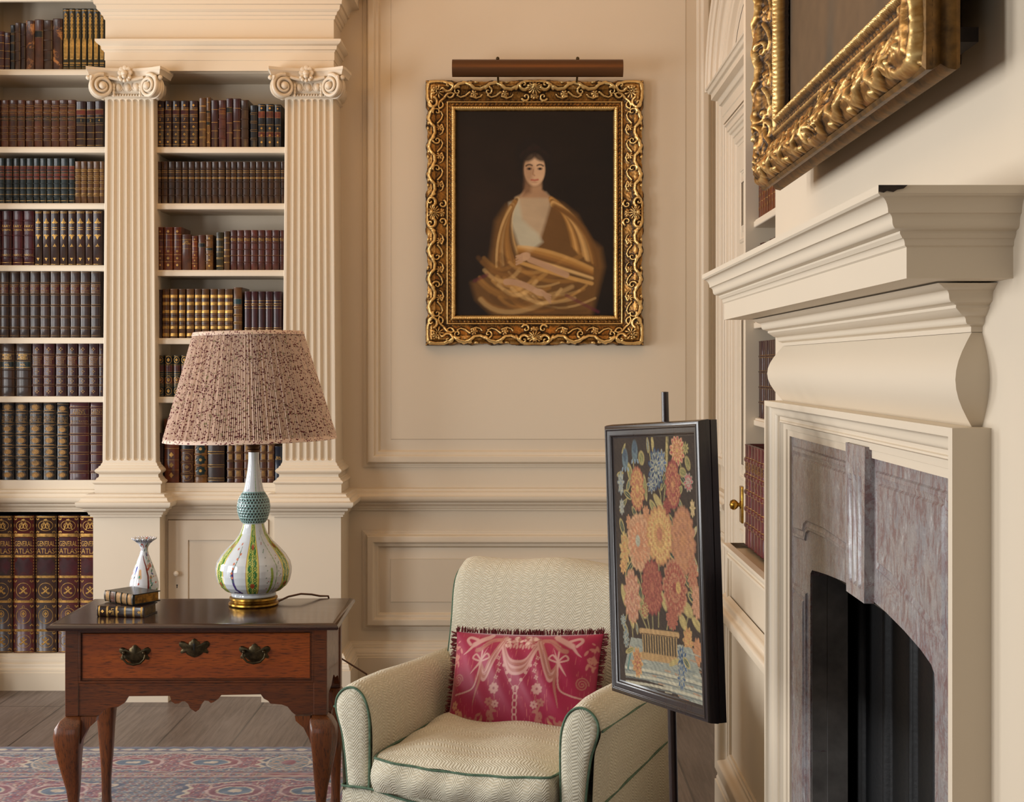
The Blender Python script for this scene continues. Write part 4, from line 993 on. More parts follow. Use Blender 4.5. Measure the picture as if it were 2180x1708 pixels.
for z in ash:
    b = MB(); b.box((XU+.012, YA0, z-.026), (.885, YA1-.035, z)); b.sweep([(XU+.012, YA1-.035), (XU+.012, YA0)], [(o*1.6, z-.026+h) for o, h in SHP(.026)], hz); b.build('shelf', PAINT, alc, smooth=40)
mparts(alc)
def siderow(n, st, y1, wd, h, z, xs, where, depth=.15, gap=.0006, dh=.0):
    y = y1
    for k in range(n):
        w_ = wd*random.uniform(.9, 1.1)
        r = make_book(st, w_, h+random.uniform(-dh, dh), depth)
        r.location = (xs+random.uniform(-.001, .001), y-w_/2, z+.0003); r.rotation_euler = (0, 0, -PI/2)
        tag(r, '%s, %s from the door on %s' % (LOOK[st], ORD[k], where), 'book', 'books on '+where)
        y -= w_+gap
siderow(12, 'folio_red', 4.462, .055, .318, .902, .705, 'the alcove cabinet ledge', .17)
siderow(14, 'darkset', 4.458, .034, .242, ash[0], .745, 'the alcove\'s lower shelf', .135)
siderow(14, 'brown_num', 4.458, .034, .238, ash[1], .745, 'the alcove\'s second shelf', .135, dh=.006)
siderow(12, 'orange_calf', 4.458, .040, .250, ash[2], .745, 'the alcove\'s third shelf', .135)
# ---------------------------------------------------------------- door in the right wall
b = MB(); YD0, YD1 = 4.60, 6.00; CW = .12
CAS = prof((0, 0), (0, .046), (.006, .050), (.014, .050, 'c', .004), (.018, .044), (.040, .044), (.042, .038), (.064, .024, 's'), (.070, .024), (.072, .018), (.100, .018), (.104, .012), (.116, .008, 'v'), (.12, 0))
b.sweep([(YD0, 0), (YD0, 2.50), (YD1, 2.50), (YD1, 0)], CAS, rightw, side=1); struct(b.build('trim_7', PAINT, smooth=32))
dr = struct(bpy.data.objects.new('door_1', None)); COL.objects.link(dr); dr.location = (XR, 5.3, 0); bpy.context.view_layer.update()
b = MB(); a0, a1 = YD0+CW, YD1-CW
b.box((XR-.012, a0, .005), (XR+.02, a1, 2.38))
PM = prof((0, 0), (.004, .006), (.012, .008, 'v'), (.024, .002, 's'), (.026, .0005))
mid_ = (a0+a1)/2
for (u0, u1) in ((a0+.10, mid_-.05), (mid_+.05, a1-.10)):
    for (v0, v1) in ((.2, .80), (1.0, 1.85), (1.97, 2.28)):
        b.sweep([(u0, v0), (u0, v1), (u1, v1), (u1, v0)], PM, lambda u, v, h: (XR-.012-h, u, v), closed=True)
        b.sweep([(u0+.045, v0+.045), (u0+.045, v1-.045), (u1-.045, v1-.045), (u1-.045, v0+.045)], [(0, .001), (.02, .008), (.022, .008)], lambda u, v, h: (XR-.012-h, u, v), closed=True)
b.build('door_leaf', PAINT, dr, smooth=32)
b = MB(); ky = 5.70; kz_ = Z_(1078, 5.66)
b.bbox((XR-.022, ky-.0, kz_-.075), (XR-.012, ky+.060, kz_+.075), .004); dh_ = b.build('lock_plate', BRASS, dr, smooth=50)
b = MB(); b.M = Matrix.Translation((XR-.022, ky-.010+.03, kz_)) @ Matrix.Rotation(-PI/2, 4, 'Y'); b.lathe([(.016, 0), (.016, .004), (.008, .006), (.008, .010), (.014, .014), (.0215, .024), (.0215, .032), (.016, .042), (0, .046)], 20)
hn = b.build('door_knob', BRASS, dr, smooth=50)
mparts(dr)
# door head: entablature and arched pediment
ZE = 2.505
b = MB()
P3 = [(XR, YD1+.03), (XR-.045, YD1+.03), (XR-.045, YD0-.03), (XR, YD0-.03)]
b.sweep(P3, prof((0, ZE), (.004, ZE), (.004, ZE+.03), (.008, ZE+.034), (.008, ZE+.075), (.016, ZE+.082), (.030, ZE+.105, 's'), (.050, ZE+.112), (.050, ZE+.135), (.054, ZE+.138), (.072, ZE+.155, 's'), (.075, ZE+.16), (0, ZE+.162)), hz)
b.box((XR-.0455, YD0-.03, ZE), (XR, YD1+.03, ZE+.16))
yc = (YD0+YD1)/2; RY, RZ = (YD1-YD0)/2+.105, .50
arc_ = [(yc+RY*math.cos(a), ZE+.150+RZ*math.sin(a)) for a in np.linspace(0, PI, 41)]
ap = prof((0, 0), (0, .120), (.010, .120), (.026, .104, 's'), (.030, .100), (.030, .092), (.048, .092), (.050, .088), (.072, .064, 's'), (.080, .058), (.110, .058), (.114, .052), (.128, .046, 'v'), (.134, .03))
b.sweep(arc_, ap, rightw, side=-1, caps=False)
n_ = 40
inner = [(yc+(RY-.13)*math.cos(a), ZE+.150+(RZ-.13)*math.sin(a)) for a in np.linspace(0, PI, 41)]
b.poly([rightw(u, v, .03) for u, v in inner])
i2 = [(yc+(RY-.24)*math.cos(a), ZE+.19+(RZ-.23)*math.sin(a)) for a in np.linspace(0, PI, 41)]
b.sweep(i2+[i2[0]], [(0, .03), (.004, .040), (.012, .042), (.022, .032)], rightw, side=-1, caps=False)
struct(b.build('trim_8', PAINT, smooth=35))
# ---------------------------------------------------------------- gilded picture frames (carved relief)
GOLDM = m_attr('carved_giltwood', 0.36, 0.72, 0.25, 240)
def gilt_frame(name, Wd, Ht, w, res, fn, parent, sc=1.0, seed=3, scal=1.0, rel=1.0, tone=0.43):
    R = Ras(Wd, Ht, res, 1)
    D = np.minimum(np.minimum(R.U, Wd-R.U), np.minimum(R.V, Ht-R.V))
    k = w/.142
    xp = np.array([0, .003, .012, .030, .042, .050, .088, .097, .099, .103, .105, .118, .120, .127, .134, .139, .142, .2])*k
    hp = np.array([.026, .030, .042, .052, .048, .041, .026, .025, .030, .030, .023, .023, .028, .031, .028, .018, .008, .006])*sc
    R.base = np.interp(D, xp, hp); R.a = R.base.copy()
    # silhouette scooped between corners and centres
    Sx = np.where(D == np.minimum(R.U, Wd-R.U), R.V/Ht, R.U/Wd)
    horiz = (np.minimum(R.V, Ht-R.V) < np.minimum(R.U, Wd-R.U))
    Ls = np.where(horiz, Wd, Ht); S = np.where(horiz, R.U, R.V)
    sm = np.minimum(S, Ls-S)/k                     # distance from nearest corner
    scoop = .0105*k*np.clip((sm-.11)/.03, 0, 1)*np.clip(((Ls/k/2-.085)-sm)/.03, 0, 1)
    scoop = scoop*(.62+.38*np.sin(sm*52+.8))+.002*k*np.sin(sm*140)
    scoop = scoop*scal
    inside = D >= scoop
    sides = [('b', Wd), ('t', Wd), ('l', Ht), ('r', Ht)]
    def P(side, s, d):
        return {'b': (s, d), 't': (s, Ht-d), 'l': (d, s), 'r': (Wd-d, s)}[side]
    def rid(side, L_, pts, wd, ht, taper=.5):
        for m in (0, 1):
            q = [P(side, (L_-a) if m else a, d) for a, d in pts]
            R.ridge(q, wd*k, ht*sc, taper)
    def be(side, L_, s, d, rs, rd, ht, ribs=0, rot=0):
        for m in ((0, 1) if abs(s-L_/2) > 1e-6 else (0,)):
            x, y = P(side, (L_-s) if m else s, d)
            a, c_ = (rs, rd) if side in 'bt' else (rd, rs)
            R.bumpell(x, y, a*k, c_*k, ht*sc, 0, ribs)
    def spiral(cs, cd, r0, t0, turns, dr_=1):
        out = []
        for i in range(26):
            f = i/25; r = r0*(1-f)+.003*k; a = t0+dr_*turns*2*PI*f; out.append((cs+r*math.cos(a), cd+r*math.sin(a)))
        return out
    for side, L_ in sides:
        c_ = L_/2
        # corner cartouche
        if side in 'bt':
            be(side, L_, .060*k, .058*k, .050, .050, .006); be(side, L_, .060*k, .058*k, .034, .034, .014, 9); be(side, L_, .050*k, .048*k, .018, .018, .022, 5)
        rid(side, L_, spiral(.108*k, .030*k, .026*k, 2.6, 1.1, -1), .008, .014)
        rid(side, L_, [(.02*k+.004, .012*k), (.05*k, .008*k), (.085*k, .010*k), (.115*k, .022*k), (.135*k, .040*k)], .010, .012, .3)
        rid(side, L_, [(.085*k, .085*k), (.10*k, .068*k), (.118*k, .060*k), (.135*k, .066*k)], .007, .012)
        rid(side, L_, spiral(.112*k, .066*k, .016*k, .2, 1.0), .005, .010)
        # centre shell
        be(side, L_, c_, .040*k, .040, .030, .018, 14); be(side, L_, c_, .030*k, .014, .012, .024); be(side, L_, c_, .076*k, .022, .014, .010, 7)
        rid(side, L_, spiral(c_-.050*k, .026*k, .022*k, .6, 1.1), .008, .016)
        rid(side, L_, spiral(c_-.040*k, .078*k, .016*k, 2.6, 1.0, -1), .0055, .011)
        rid(side, L_, [(c_-.004, .008*k), (c_-.025*k, .006*k), (c_-.045*k, .010*k), (c_-.072*k, .026*k), (c_-.085*k, .044*k)], .010, .012, .3)
        # running S scrolls between
        a0, a1 = .135*k, c_-.085*k; n = max(2, int(round((a1-a0)/(.115*k))))
        for i in range(n):
            p0 = a0+(a1-a0)*i/n; p1 = a0+(a1-a0)*(i+1)/n; m_ = (p0+p1)/2; dd = p1-p0
            rid(side, L_, [(p0, .040*k), (p0+.15*dd, .022*k), (p0+.35*dd, .016*k), (m_, .024*k), (p1-.35*dd, .044*k), (p1-.15*dd, .046*k), (p1, .036*k)], .0085, .013, .1)
            rid(side, L_, spiral(p0+.10*dd, .054*k, .015*k, -1.2, 1.0, 1 if i % 2 else -1), .005, .011)
            be(side, L_, m_+.02*k, .066*k, .017, .020, .010, 6)
            rid(side, L_, [(m_, .058*k), (m_-.15*dd, .074*k), (m_-.30*dd, .080*k), (m_-.42*dd, .072*k), (m_-.36*dd, .064*k)], .0048, .009)
            rid(side, L_, [(m_+.05*dd, .076*k), (m_+.2*dd, .084*k), (m_+.34*dd, .078*k), (m_+.40*dd, .068*k)], .0048, .009)
            for q in range(3): be(side, L_, m_+(q-1)*.20*dd, (.012+.004*(q % 2))*k, .010, .007, .011)
    # inner bead and sanded band
    bead = (.5+.5*np.cos(S/k*2*PI/.0085))*np.exp(-((D/k-.127)/.0045)**2)*.0035*sc
    leaf = (.5+.5*np.sin(S/k*2*PI/.018+np.abs(D/k-.11)*500))*np.exp(-((D/k-.1115)/.006)**4)*.002*sc
    grain = snoise(R.U, R.V, 260/k, seed)*.0009*sc+snoise(R.U, R.V, 700/k, seed+1, 2)*.0005*sc
    R.a = R.base+(R.a-R.base)*rel
    Hh = R.a+bead+leaf+grain
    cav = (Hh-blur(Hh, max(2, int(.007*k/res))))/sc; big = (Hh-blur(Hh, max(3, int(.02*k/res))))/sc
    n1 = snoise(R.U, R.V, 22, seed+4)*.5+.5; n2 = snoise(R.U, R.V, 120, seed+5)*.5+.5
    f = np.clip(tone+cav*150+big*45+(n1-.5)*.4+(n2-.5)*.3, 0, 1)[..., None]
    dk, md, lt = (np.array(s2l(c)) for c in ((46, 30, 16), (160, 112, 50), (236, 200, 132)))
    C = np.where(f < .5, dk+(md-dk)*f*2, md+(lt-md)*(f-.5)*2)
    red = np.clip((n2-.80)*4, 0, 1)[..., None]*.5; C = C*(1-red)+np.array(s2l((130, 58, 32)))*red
    Hh = np.where(inside, Hh, 0.0)
    keep = inside & (D <= w)
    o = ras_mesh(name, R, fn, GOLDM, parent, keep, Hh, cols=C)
    return o
YP = YW-.020                                   # back of the frame touches the panel field
fx0, fx1 = X_(905.5, YW-.05), X_(1371, YW-.05); fz0, fz1 = Z_(736, YW-.05), Z_(170, YW-.05)
pic = thing('framed_portrait', 'half-length portrait in dark tones and gold drapery in an ornate carved gilt frame', 'painting', ((fx0+fx1)/2, YP, fz0))
FW, FH = fx1-fx0, fz1-fz0
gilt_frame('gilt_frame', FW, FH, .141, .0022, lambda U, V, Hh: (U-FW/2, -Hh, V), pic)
def smooth_stroke(R, pts, wd, col, al=.8, soft=.8): R.line(pts, wd, col, soft, al)
cw, ch_ = FW-.272, FH-.272
R = Ras(cw, ch_, .0026)
n = snoise(R.U, R.V, 9, 21)*.5+.5; n2 = snoise(R.U, R.V, 40, 22)*.5+.5
base = np.array(s2l((14, 9, 7))); warm = np.array(s2l((40, 26, 16)))
gl = np.clip(1-np.hypot((R.U-cw*.2)/(cw*.5), (R.V-ch_*.55)/(ch_*.5)), 0, 1)[..., None]
R.a[:] = base+(warm-base)*(n[..., None]*.45+gl*.5)
def q(x, y): return (x*cw, y*ch_)
def stroke(pts, wd, col, al=.8, soft=.9, tp=False): R.line([q(*p) for p in pts], wd*cw, col, soft, al, tp)
def blob(x, y, rx, ry, col, rot=0, soft=.6, al=.9, wob=0, k=5): R.ell(x*cw, y*ch_, rx*cw, ry*cw, col, rot, soft, al, wob, k)
# plain generic sitter: dark hair, cream blouse, gold shawl
def pol(pts, col, soft=.012, al=1.0):
    P_ = np.array([q(*p) for p in pts]); n_ = len(P_); ins = np.zeros(R.U.shape, bool)
    for i in range(n_):
        (x1, y1), (x2, y2) = P_[i], P_[(i+1) % n_]
        ins ^= ((y1 > R.V) != (y2 > R.V)) & (R.U < (x2-x1)*(R.V-y1)/(y2-y1+1e-12)+x1)
    D, T = R.dist((slice(None), slice(None)), np.vstack([P_, P_[:1]])); sd = np.where(ins, D, -D)
    R.put((slice(None), slice(None)), np.clip(sd/soft+.5, 0, 1)*al, col)
def cv(p0, p1, p2, n=9): return [((1-t)**2*p0[0]+2*t*(1-t)*p1[0]+t*t*p2[0], (1-t)**2*p0[1]+2*t*(1-t)*p1[1]+t*t*p2[1]) for t in np.linspace(0, 1, n)]
pol([(.59, .575), (.68, .545), (.77, .49), (.84, .38), (.92, .33), (.94, .24), (.90, .12), (.86, .0), (.24, .0), (.13, .08), (.10, .16), (.20, .20), (.23, .34), (.25, .46), (.32, .54), (.40, .575)], (104, 72, 36), .03)
pol([(.38, .575), (.45, .60), (.57, .60), (.61, .565), (.57, .46), (.53, .36), (.43, .34), (.37, .46)], (176, 152, 122), .02)
pol([(.34, .55), (.40, .565), (.42, .47), (.52, .40), (.55, .36), (.47, .31), (.40, .34), (.35, .45)], (178, 170, 146), .02)
pol([(.452, .68), (.546, .68), (.546, .615), (.60, .575), (.40, .575), (.44, .62)], (164, 128, 96), .012)
pol([(.435, .67), (.485, .66), (.475, .60), (.43, .585)], (112, 80, 56), .02, .8)
blob(.495, .80, .105, .085, (22, 15, 13), 0, .5, 1); blob(.495, .745, .108, .125, (20, 14, 12), 0, .6, 1)
for k in range(9): blob(.42+.019*k, .825-.012*abs(k-4), .022, .020, (30+6*(k%2), 21, 17), 0, .6, .9)
blob(.500, .712, .066, .103, (196, 160, 126), 0, .16, 1); blob(.462, .71, .030, .085, (140, 104, 76), 0, .8, .6); blob(.50, .755, .048, .030, (210, 176, 142), 0, .8, .5)
blob(.465, .778, .048, .030, (24, 16, 14), .5, .6, .9); blob(.535, .778, .048, .030, (24, 16, 14), -.5, .6, .9)
for s_ in (-1, 1):
    stroke(cv((.500+s_*.016, .732), (.500+s_*.036, .742), (.500+s_*.054, .730)), .0050, (40, 26, 20), .8); blob(.500+s_*.034, .716, .0165, .0085, (84, 60, 46), 0, .5, .8); blob(.500+s_*.034, .716, .0070, .006, (22, 15, 14), 0, .5, 1)
stroke([(.492, .712), (.488, .690), (.500, .683)], .0045, (140, 100, 74), .6); stroke([(.480, .662), (.500, .660), (.520, .663)], .0060, (160, 84, 68), .85); blob(.50, .650, .018, .005, (150, 112, 84), 0, 1, .5)
rs = random.Random(4)
golds = [(206, 158, 90), (178, 128, 64), (146, 100, 48), (110, 74, 34), (222, 182, 120), (78, 52, 26)]
for i in range(34):        # shoulder folds, right
    f = i/33; c_ = golds[rs.randrange(6)]; stroke(cv((.60+.03*f, .575-.05*f), (.70+.16*f, .52-.06*f), (.74+.16*f, .34-.10*f)), rs.uniform(.006, .018), c_, .5, .9, False)
for i in range(22):        # shoulder folds, left
    f = i/21; stroke(cv((.39-.04*f, .57-.04*f), (.30-.05*f, .46-.05*f), (.40-.14*f, .28-.04*f)), rs.uniform(.006, .016), golds[rs.randrange(1, 6)], .5, .9, False)
for i in range(40):        # lap
    f = rs.random(); y0 = .02+.22*f; x0 = rs.uniform(.14, .5); stroke(cv((x0, y0+.06), (x0+.12, y0-.05), (min(.92, x0+rs.uniform(.2, .4)), y0+rs.uniform(-.03, .09))), rs.uniform(.007, .016), golds[rs.randrange(6)], .34, .9, False)
for k in range(7): stroke(cv((.40, .335-.012*k), (.60, .33-.02*k), (.86, .23-.012*k)), .012, golds[k % 6], .7, .8, False)
stroke(cv((.70, .20), (.60, .235), (.47, .275)), .019, (178, 140, 108), .95, .4); blob(.435, .288, .040, .026, (192, 154, 120), .4, .3, .95)
stroke(cv((.32, .165), (.40, .17), (.50, .125)), .019, (178, 140, 108), .95, .4); blob(.53, .115, .042, .022, (188, 150, 116), -.3, .3, .95)
for k in range(4): stroke([(.545+.006*k, .118-.008*k), (.60, .100-.012*k)], .0060, (176, 138, 106), .9); stroke([(.42, .297-.011*k), (.385, .290-.013*k)], .0060, (180, 142, 110), .9)
for (a_, b_) in (((.70, .10), (.90, .02)), ((.12, .17), (.20, .20))): stroke([a_, b_], .010, (96, 34, 52), .5)
R.a *= (.9+.2*n2[..., None])
PAINTED = m_attr('oil_paint', 0.55, 0.0, .1, 500, **{'Specular IOR Level': .3})
ras_mesh('canvas', R, lambda U, V, Hh: (U-cw/2, -.010+0*U, V+.136), PAINTED, pic)
b = MB(); b.box((-FW/2+.02, -.006, .02), (FW/2-.02, -.0, FH-.02)); b.build('backboard', OAKF, pic)
# picture light above it
pl = thing('picture_light', 'long dark brass picture light above the portrait frame', 'lamp', (X_(1144, 6.25), YP, Z_(170, 6.35)))
bpy.context.view_layer.update(); o0 = pl.location
ya = 6.255; za = Z_(146, ya); xa, xb_ = X_(963, ya), X_(1326, ya)
BRONZE = m_plain('brown_bronze', (104, 72, 46), .38, .7)
b = MB(); ang = np.linspace(math.radians(-80), math.radians(155), 19)
rows = []
for x in (xa, xa+.003, xb_-.003, xb_):
    rows.append([(x, ya-.040*math.cos(a), za+.040*math.sin(a)) for a in ang])
b.grid(rows, flip=True); b.grid([[(p[0], ya+(p[1]-ya)*.96, za+(p[2]-za)*.96) for p in rw] for rw in rows])
for x in (xa, xb_): b.poly([(x, ya-.040*math.cos(a), za+.040*math.sin(a)) for a in ang])
b.build('shade', BRONZE, pl, smooth=40)
for px in (1060, 1229):
    x = X_(px, 6.30)
    b = MB(); b.tube([(x, YP-.004, Z_(182, 6.40)), (x, YP-.03, Z_(176, 6.40)), (x, 6.33, Z_(168, 6.33)), (x, 6.285, Z_(150, 6.29)), (x, 6.262, za+.035), (x, 6.255, za+.047)], .0048, 8); b.sphere((x, 6.256, za+.045), .008, 10, 8)
    b.build('arm', DBRASS, pl, smooth=50)
b = MB(); b.tube([(xa+.01, ya+.0, za-.006), (xb_-.01, ya, za-.006)], .011, 12); b.build('bulb_tube', m_plain('frosted_tube', (220, 214, 200), .3), pl, smooth=50)
mparts(pl)

# big painting over the mantel
gy0, gy1, gz0, gz1 = 1.832, 3.10, 1.856, 3.16
pb = thing('framed_painting', 'large dark painting in a worn gilt frame hanging over the mantel', 'painting', (XB, (gy0+gy1)/2, gz0))
GW, GH = gy1-gy0, gz1-gz0
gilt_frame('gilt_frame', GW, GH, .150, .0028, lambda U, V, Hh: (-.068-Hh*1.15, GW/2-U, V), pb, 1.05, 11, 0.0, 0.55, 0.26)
R = Ras(GW-.27, GH-.27, .006)
n = snoise(R.U, R.V, 5, 31)*.5+.5; n2 = snoise(R.U, R.V, 60, 32)*.5+.5; n3 = snoise(R.U*3, R.V*.5, 6, 33)*.5+.5
A_, B_, C_ = (np.array(s2l(c)) for c in ((98, 74, 50), (84, 64, 44), (66, 62, 54)))
m1 = (1/(1+np.exp(-(n3-.52)*22)))[..., None]
R.a[:] = A_+(B_-A_)*n[..., None]; R.a[:] = R.a*(1-m1)+C_*m1
wv, hv = GW-.27, GH-.27
R.line([(wv*.34, hv*.62), (wv*.37, hv*.36), (wv*.36, hv*.26)], .05, (110, 92, 66), .9, .7, True); R.line([(wv*.40, hv*.62), (wv*.42, hv*.40)], .03, (56, 44, 34), .9, .7, True)
R.line([(wv*.30, hv*.7), (wv*.30, hv*.42)], .05, (52, 46, 40), .9, .6, True)
R.a *= (.85+.3*n2[..., None])
ras_mesh('canvas', R, lambda U, V, Hh: (-.074+0*U, wv/2-U, V+.135), PAINTED, pb)
b = MB(); b.box((-.070, -GW/2+.012, .012), (-.060, GW/2-.012, GH-.012)); b.box((-.060, -GW/2+.20, .05), (0, -GW/2+.22, GH-.05)); b.box((-.060, GW/2-.08, .05), (0, GW/2-.06, GH-.05)); b.box((-.060, -GW/2+.06, GH-.08), (0, GW/2-.06, GH-.06)); b.box((-.060, -GW/2+.06, .05), (-.02, GW/2-.06, .07))
b.build('stretcher', m_plain('worn_dark_wood', (44, 30, 22), .8, 0, 14, .5), pb)
b = MB()
pth = [(-GW/2, 0), (-GW/2, GH), (GW/2, GH), (GW/2, 0)]
b.sweep(pth, [(0.012, .060), (.004, .062), (.0, .068), (.002, .078), (.010, .086), (.004, .094), (.0, .100), (.0, .108), (.006, .112)], lambda u, v, h: (-h, u, v), closed=True, side=1)
b.build('frame_side', m_plain('rubbed_gilding', (134, 96, 44), .45, .55, 26, .65, .3, 60), pb, smooth=40)
# ---------------------------------------------------------------- rug
RX0, RX1, RY0, RY1 = -3.15, -0.56, 2.6, 5.38
class RasN(Ras):
    def __init__(s, xs, ys, ch=3):
        s.xs = np.array(xs); s.ys = np.array(ys); s.nx = len(xs); s.ny = len(ys); s.x0 = xs[0]; s.y0 = ys[0]
        s.a = np.zeros((s.ny, s.nx, ch)); s.U, s.V = np.meshgrid(s.xs, s.ys)
xs = np.arange(RX0, RX1+.001, .0052); ys = np.concatenate([np.arange(RY0, 4.55, .02), np.arange(4.55, RY1+.001, .0045)])
R = RasN(xs, ys)
U = R.U-(-1.30); V = RY1-R.V; d = np.minimum(V, RX1-R.U); ed = np.minimum(d, R.U-RX0)
al = np.where(V < RX1-R.U, U, R.V)
def fold(x, p): return np.abs(((x/p) % 1.0)-.5)*p
def pal(idx, cols):
    A = np.array([s2l(c) for c in cols]); return A[np.clip(idx, 0, len(cols)-1).astype(int)]
RED, NAVY, LBL, CRM, PNK, BRN, TEAL = (132, 34, 50), (48, 56, 92), (126, 142, 164), (214, 198, 180), (182, 104, 108), (112, 78, 58), (66, 92, 112)
def arab(x, y, p, seed):
    fx = fold(x, p); fy = fold(y, p*.8)
    a = np.sin(fx*2*PI/p*2.1+1.7*np.sin(fy*2*PI/p*2.3+seed))+np.sin(fy*2*PI/p*2.6+1.5*np.cos(fx*2*PI/p*3.1+seed))
    b_ = np.sin(fx*46/p*.5+seed)*np.sin(fy*52/p*.5+seed*2)
    return a*.5+b_*.35
f2 = arab(U, V, .085, 2.0); f4 = arab(U+.03, V, .052, .7); f3 = snoise(R.U, R.V, 150, 41, 2)
C = np.empty(U.shape+(3,)); C[:] = s2l((58, 66, 96))
def cm(m, col): C[m] = s2l(col)
cm(f4 > .30, (104, 122, 142)); cm(f4 > .58, CRM); cm(f4 < -.45, (150, 84, 84)); cm(f4 < -.72, (112, 84, 56)); cm(np.abs(f2-.3) < .05, (176, 162, 150)); cm(f2 < -.62, (120, 40, 52))
def cart(cx, cv_, hl, hh, col):
    a = np.arctan2((V-cv_)/hh, (U-cx)/hl); e = np.hypot((U-cx)/hl, (V-cv_)/hh)*(1+.07*np.cos(6*a)-.05*np.cos(12*a))
    cm(e < 1.13, NAVY); cm(e < 1.05, CRM); cm(e < .99, col)
    ins = e < .97
    cm(ins & (np.abs(f2-.15) < .07), CRM); cm(ins & (f4 > .55), (180, 120, 120)); cm(ins & (f2 > .72), LBL); cm(ins & (f4 < -.70), NAVY)
    for sx in (-1, 1):
        for q_, c_ in ((.34, (206, 176, 172)), (.30, col), (.22, CRM), (.19, (70, 92, 120)), (.08, CRM)):
            w_ = np.hypot((U-cx-sx*hl*.42)/hl, (V-cv_)/hh*.55) < q_; cm(w_, c_)
for k in range(-3, 4): cart(.0+k*.86, .215, .34, .105, RED)
for k in range(-3, 4): cart(.43+k*.86, .56, .30, .125, (124, 28, 60))
for k in range(-3, 4):
    e = np.hypot((U-.43-k*.86)/.075, (V-.215)/.085); cm(e < 1.1, CRM); cm(e < 1.0, (92, 112, 128)); cm((e < .95) & (f4 > .2), (196, 160, 130)); cm(e < .35, RED)
mm = (V > .345) & (V < .40); CB = pal(np.floor((arab(al, V, .07, 3.)+1.1)*3.2), [(176, 160, 124), LBL, PNK, (112, 78, 58), NAVY, CRM, (130, 40, 50)]); C[mm] = CB[mm]
for v_, c_ in ((.340, NAVY), (.346, RED), (.352, CRM), (.394, CRM), (.400, RED), (.406, NAVY), (.085, CRM), (.092, NAVY)): cm(np.abs(V-v_) < .0032, c_)
bd = arab(al, d, .10, 1.1)
def setb(lo, hi, col):
    mm = (ed >= lo) & (ed < hi); C[mm] = s2l(col)
mm = ed < .08; C[mm] = s2l((66, 84, 112)); mm = (ed > .030) & (ed < .058) & (fold(al, .060)*.5+np.abs(ed-.044)*.9 < .0155); C[mm] = s2l(CRM); mm = (ed > .038) & (ed < .050) & (fold(al+.03, .060) < .006); C[mm] = s2l(RED)
setb(0, .010, (40, 44, 70)); setb(.010, .014, (150, 90, 90)); setb(.020, .024, (124, 36, 50)); setb(.062, .066, (124, 36, 50)); setb(.072, .076, CRM)
sc_ = (1+f3*.16)[..., None]; C = C*sc_; lm_ = C.mean(-1, keepdims=True); C = np.clip(lm_+(C-lm_)*1.25, 0, 1)*.52
R.a = np.clip(C, 0, 1)
RUGM = m_attr('wool_rug', .95, 0, .6, 500, **{'Sheen__Weight': .25})
rug = ras_mesh('rug', R, lambda U, V, Hh: (U, V, .009+0*U+.0012*np.sin(U*90)*np.sin(V*70)), RUGM)
tag(rug, 'red and blue patterned oriental rug on the dark floorboards', 'rug')
b = MB(); b.box((RX0+.002, RY0+.002, .0005), (RX1-.002, RY1-.002, .0075)); b.build('rug_backing', m_plain('rug_edge', (150, 120, 110), .9), rug)
b = MB(); rr_ = random.Random(8)
for i in range(420):
    x = RX0+.01+(RX1-RX0-.02)*i/420; b.tube([(x, RY1-.004, .008), (x+rr_.uniform(-.004, .004), RY1+.008+rr_.uniform(0, .008), .004)], [.0014, .0008], 4)
fr = b.build('fringe', m_plain('rug_fringe', (170, 150, 140), .9), rug); tag(fr, kind='stuff')

# ---------------------------------------------------------------- oak side table
TZ = 0.010
tb = thing('side_table', 'antique oak side table with one drawer, cabriole legs and brass batwing handles', 'table', (-.971, 4.315, TZ), math.radians(1.0))
def tz(py, Y=4.13): return Z_(py, Y)-TZ
def tx(px, Y=4.13): return X_(px, Y)+.971
TT = .7165-TZ
b = MB(); hx, hy = .4235, .235
rc = [(-hx+.02, -hy+.02), (-hx+.02, hy-.02), (hx-.02, hy-.02), (hx-.02, -hy+.02)][::-1]
pr = [(0, TT), (.004, TT), (.012, TT-.002), (.017, TT-.006), (.020, TT-.010), (.0195, TT-.014), (.016, TT-.0185), (.004, TT-.020), (0, TT-.020)]
b.sweep([(rc[i][0], rc[i][1]) for i in range(4)], pr, hz, closed=True, side=1 if True else -1)
b.poly([(x, y, TT) for x, y in rc][::-1]); b.poly([(x, y, TT-.020) for x, y in rc])
top = b.build('top', OAKTOP, tb, smooth=40)
cx_, cf, cbk = .384, -.185, .205; zc0, zc1 = tz(1525), TT-.020
b = MB()
# corner stiles, side and back panels
for sx in (-1, 1):
    b.bbox((sx*cx_, cf, zc0), (sx*(cx_-.040), cf+.04, zc1), .002, 1); b.bbox((sx*cx_, cbk-.04, zc0), (sx*(cx_-.04), cbk, zc1), .002, 1)
b.box((-cx_+.038, cbk-.03, zc0+.06), (cx_-.038, cbk-.012, zc1)); b.box((-cx_+.038, cf+.004, tz(1345)), (cx_-.038, cf+.03, zc1))
b.box((-cx_+.038, cf+.004, .50), (-cx_+.052, cf+.03, zc1)); b.box((cx_-.038, cf+.004, .50), (cx_-.052, cf+.03, zc1))
for sx in (-1, 1):
    y0, y1 = cf+.038, cbk-.038; n = 26; pts = [(y0, zc1), (y1, zc1)]
    for k in range(n+1):
        t_ = k/n; y = y1+(y0-y1)*t_; s_ = math.sin(PI*t_); pts.append((y, zc0+.012+.055*min(1, s_*1.3)+.010*math.sin(t_*PI*5)))
    b.prism(pts, lambda u, v, h, sx=sx: (sx*(cx_-.004-h), u, v), 0, .016)
b.build('case', OAKF, tb, smooth=30)
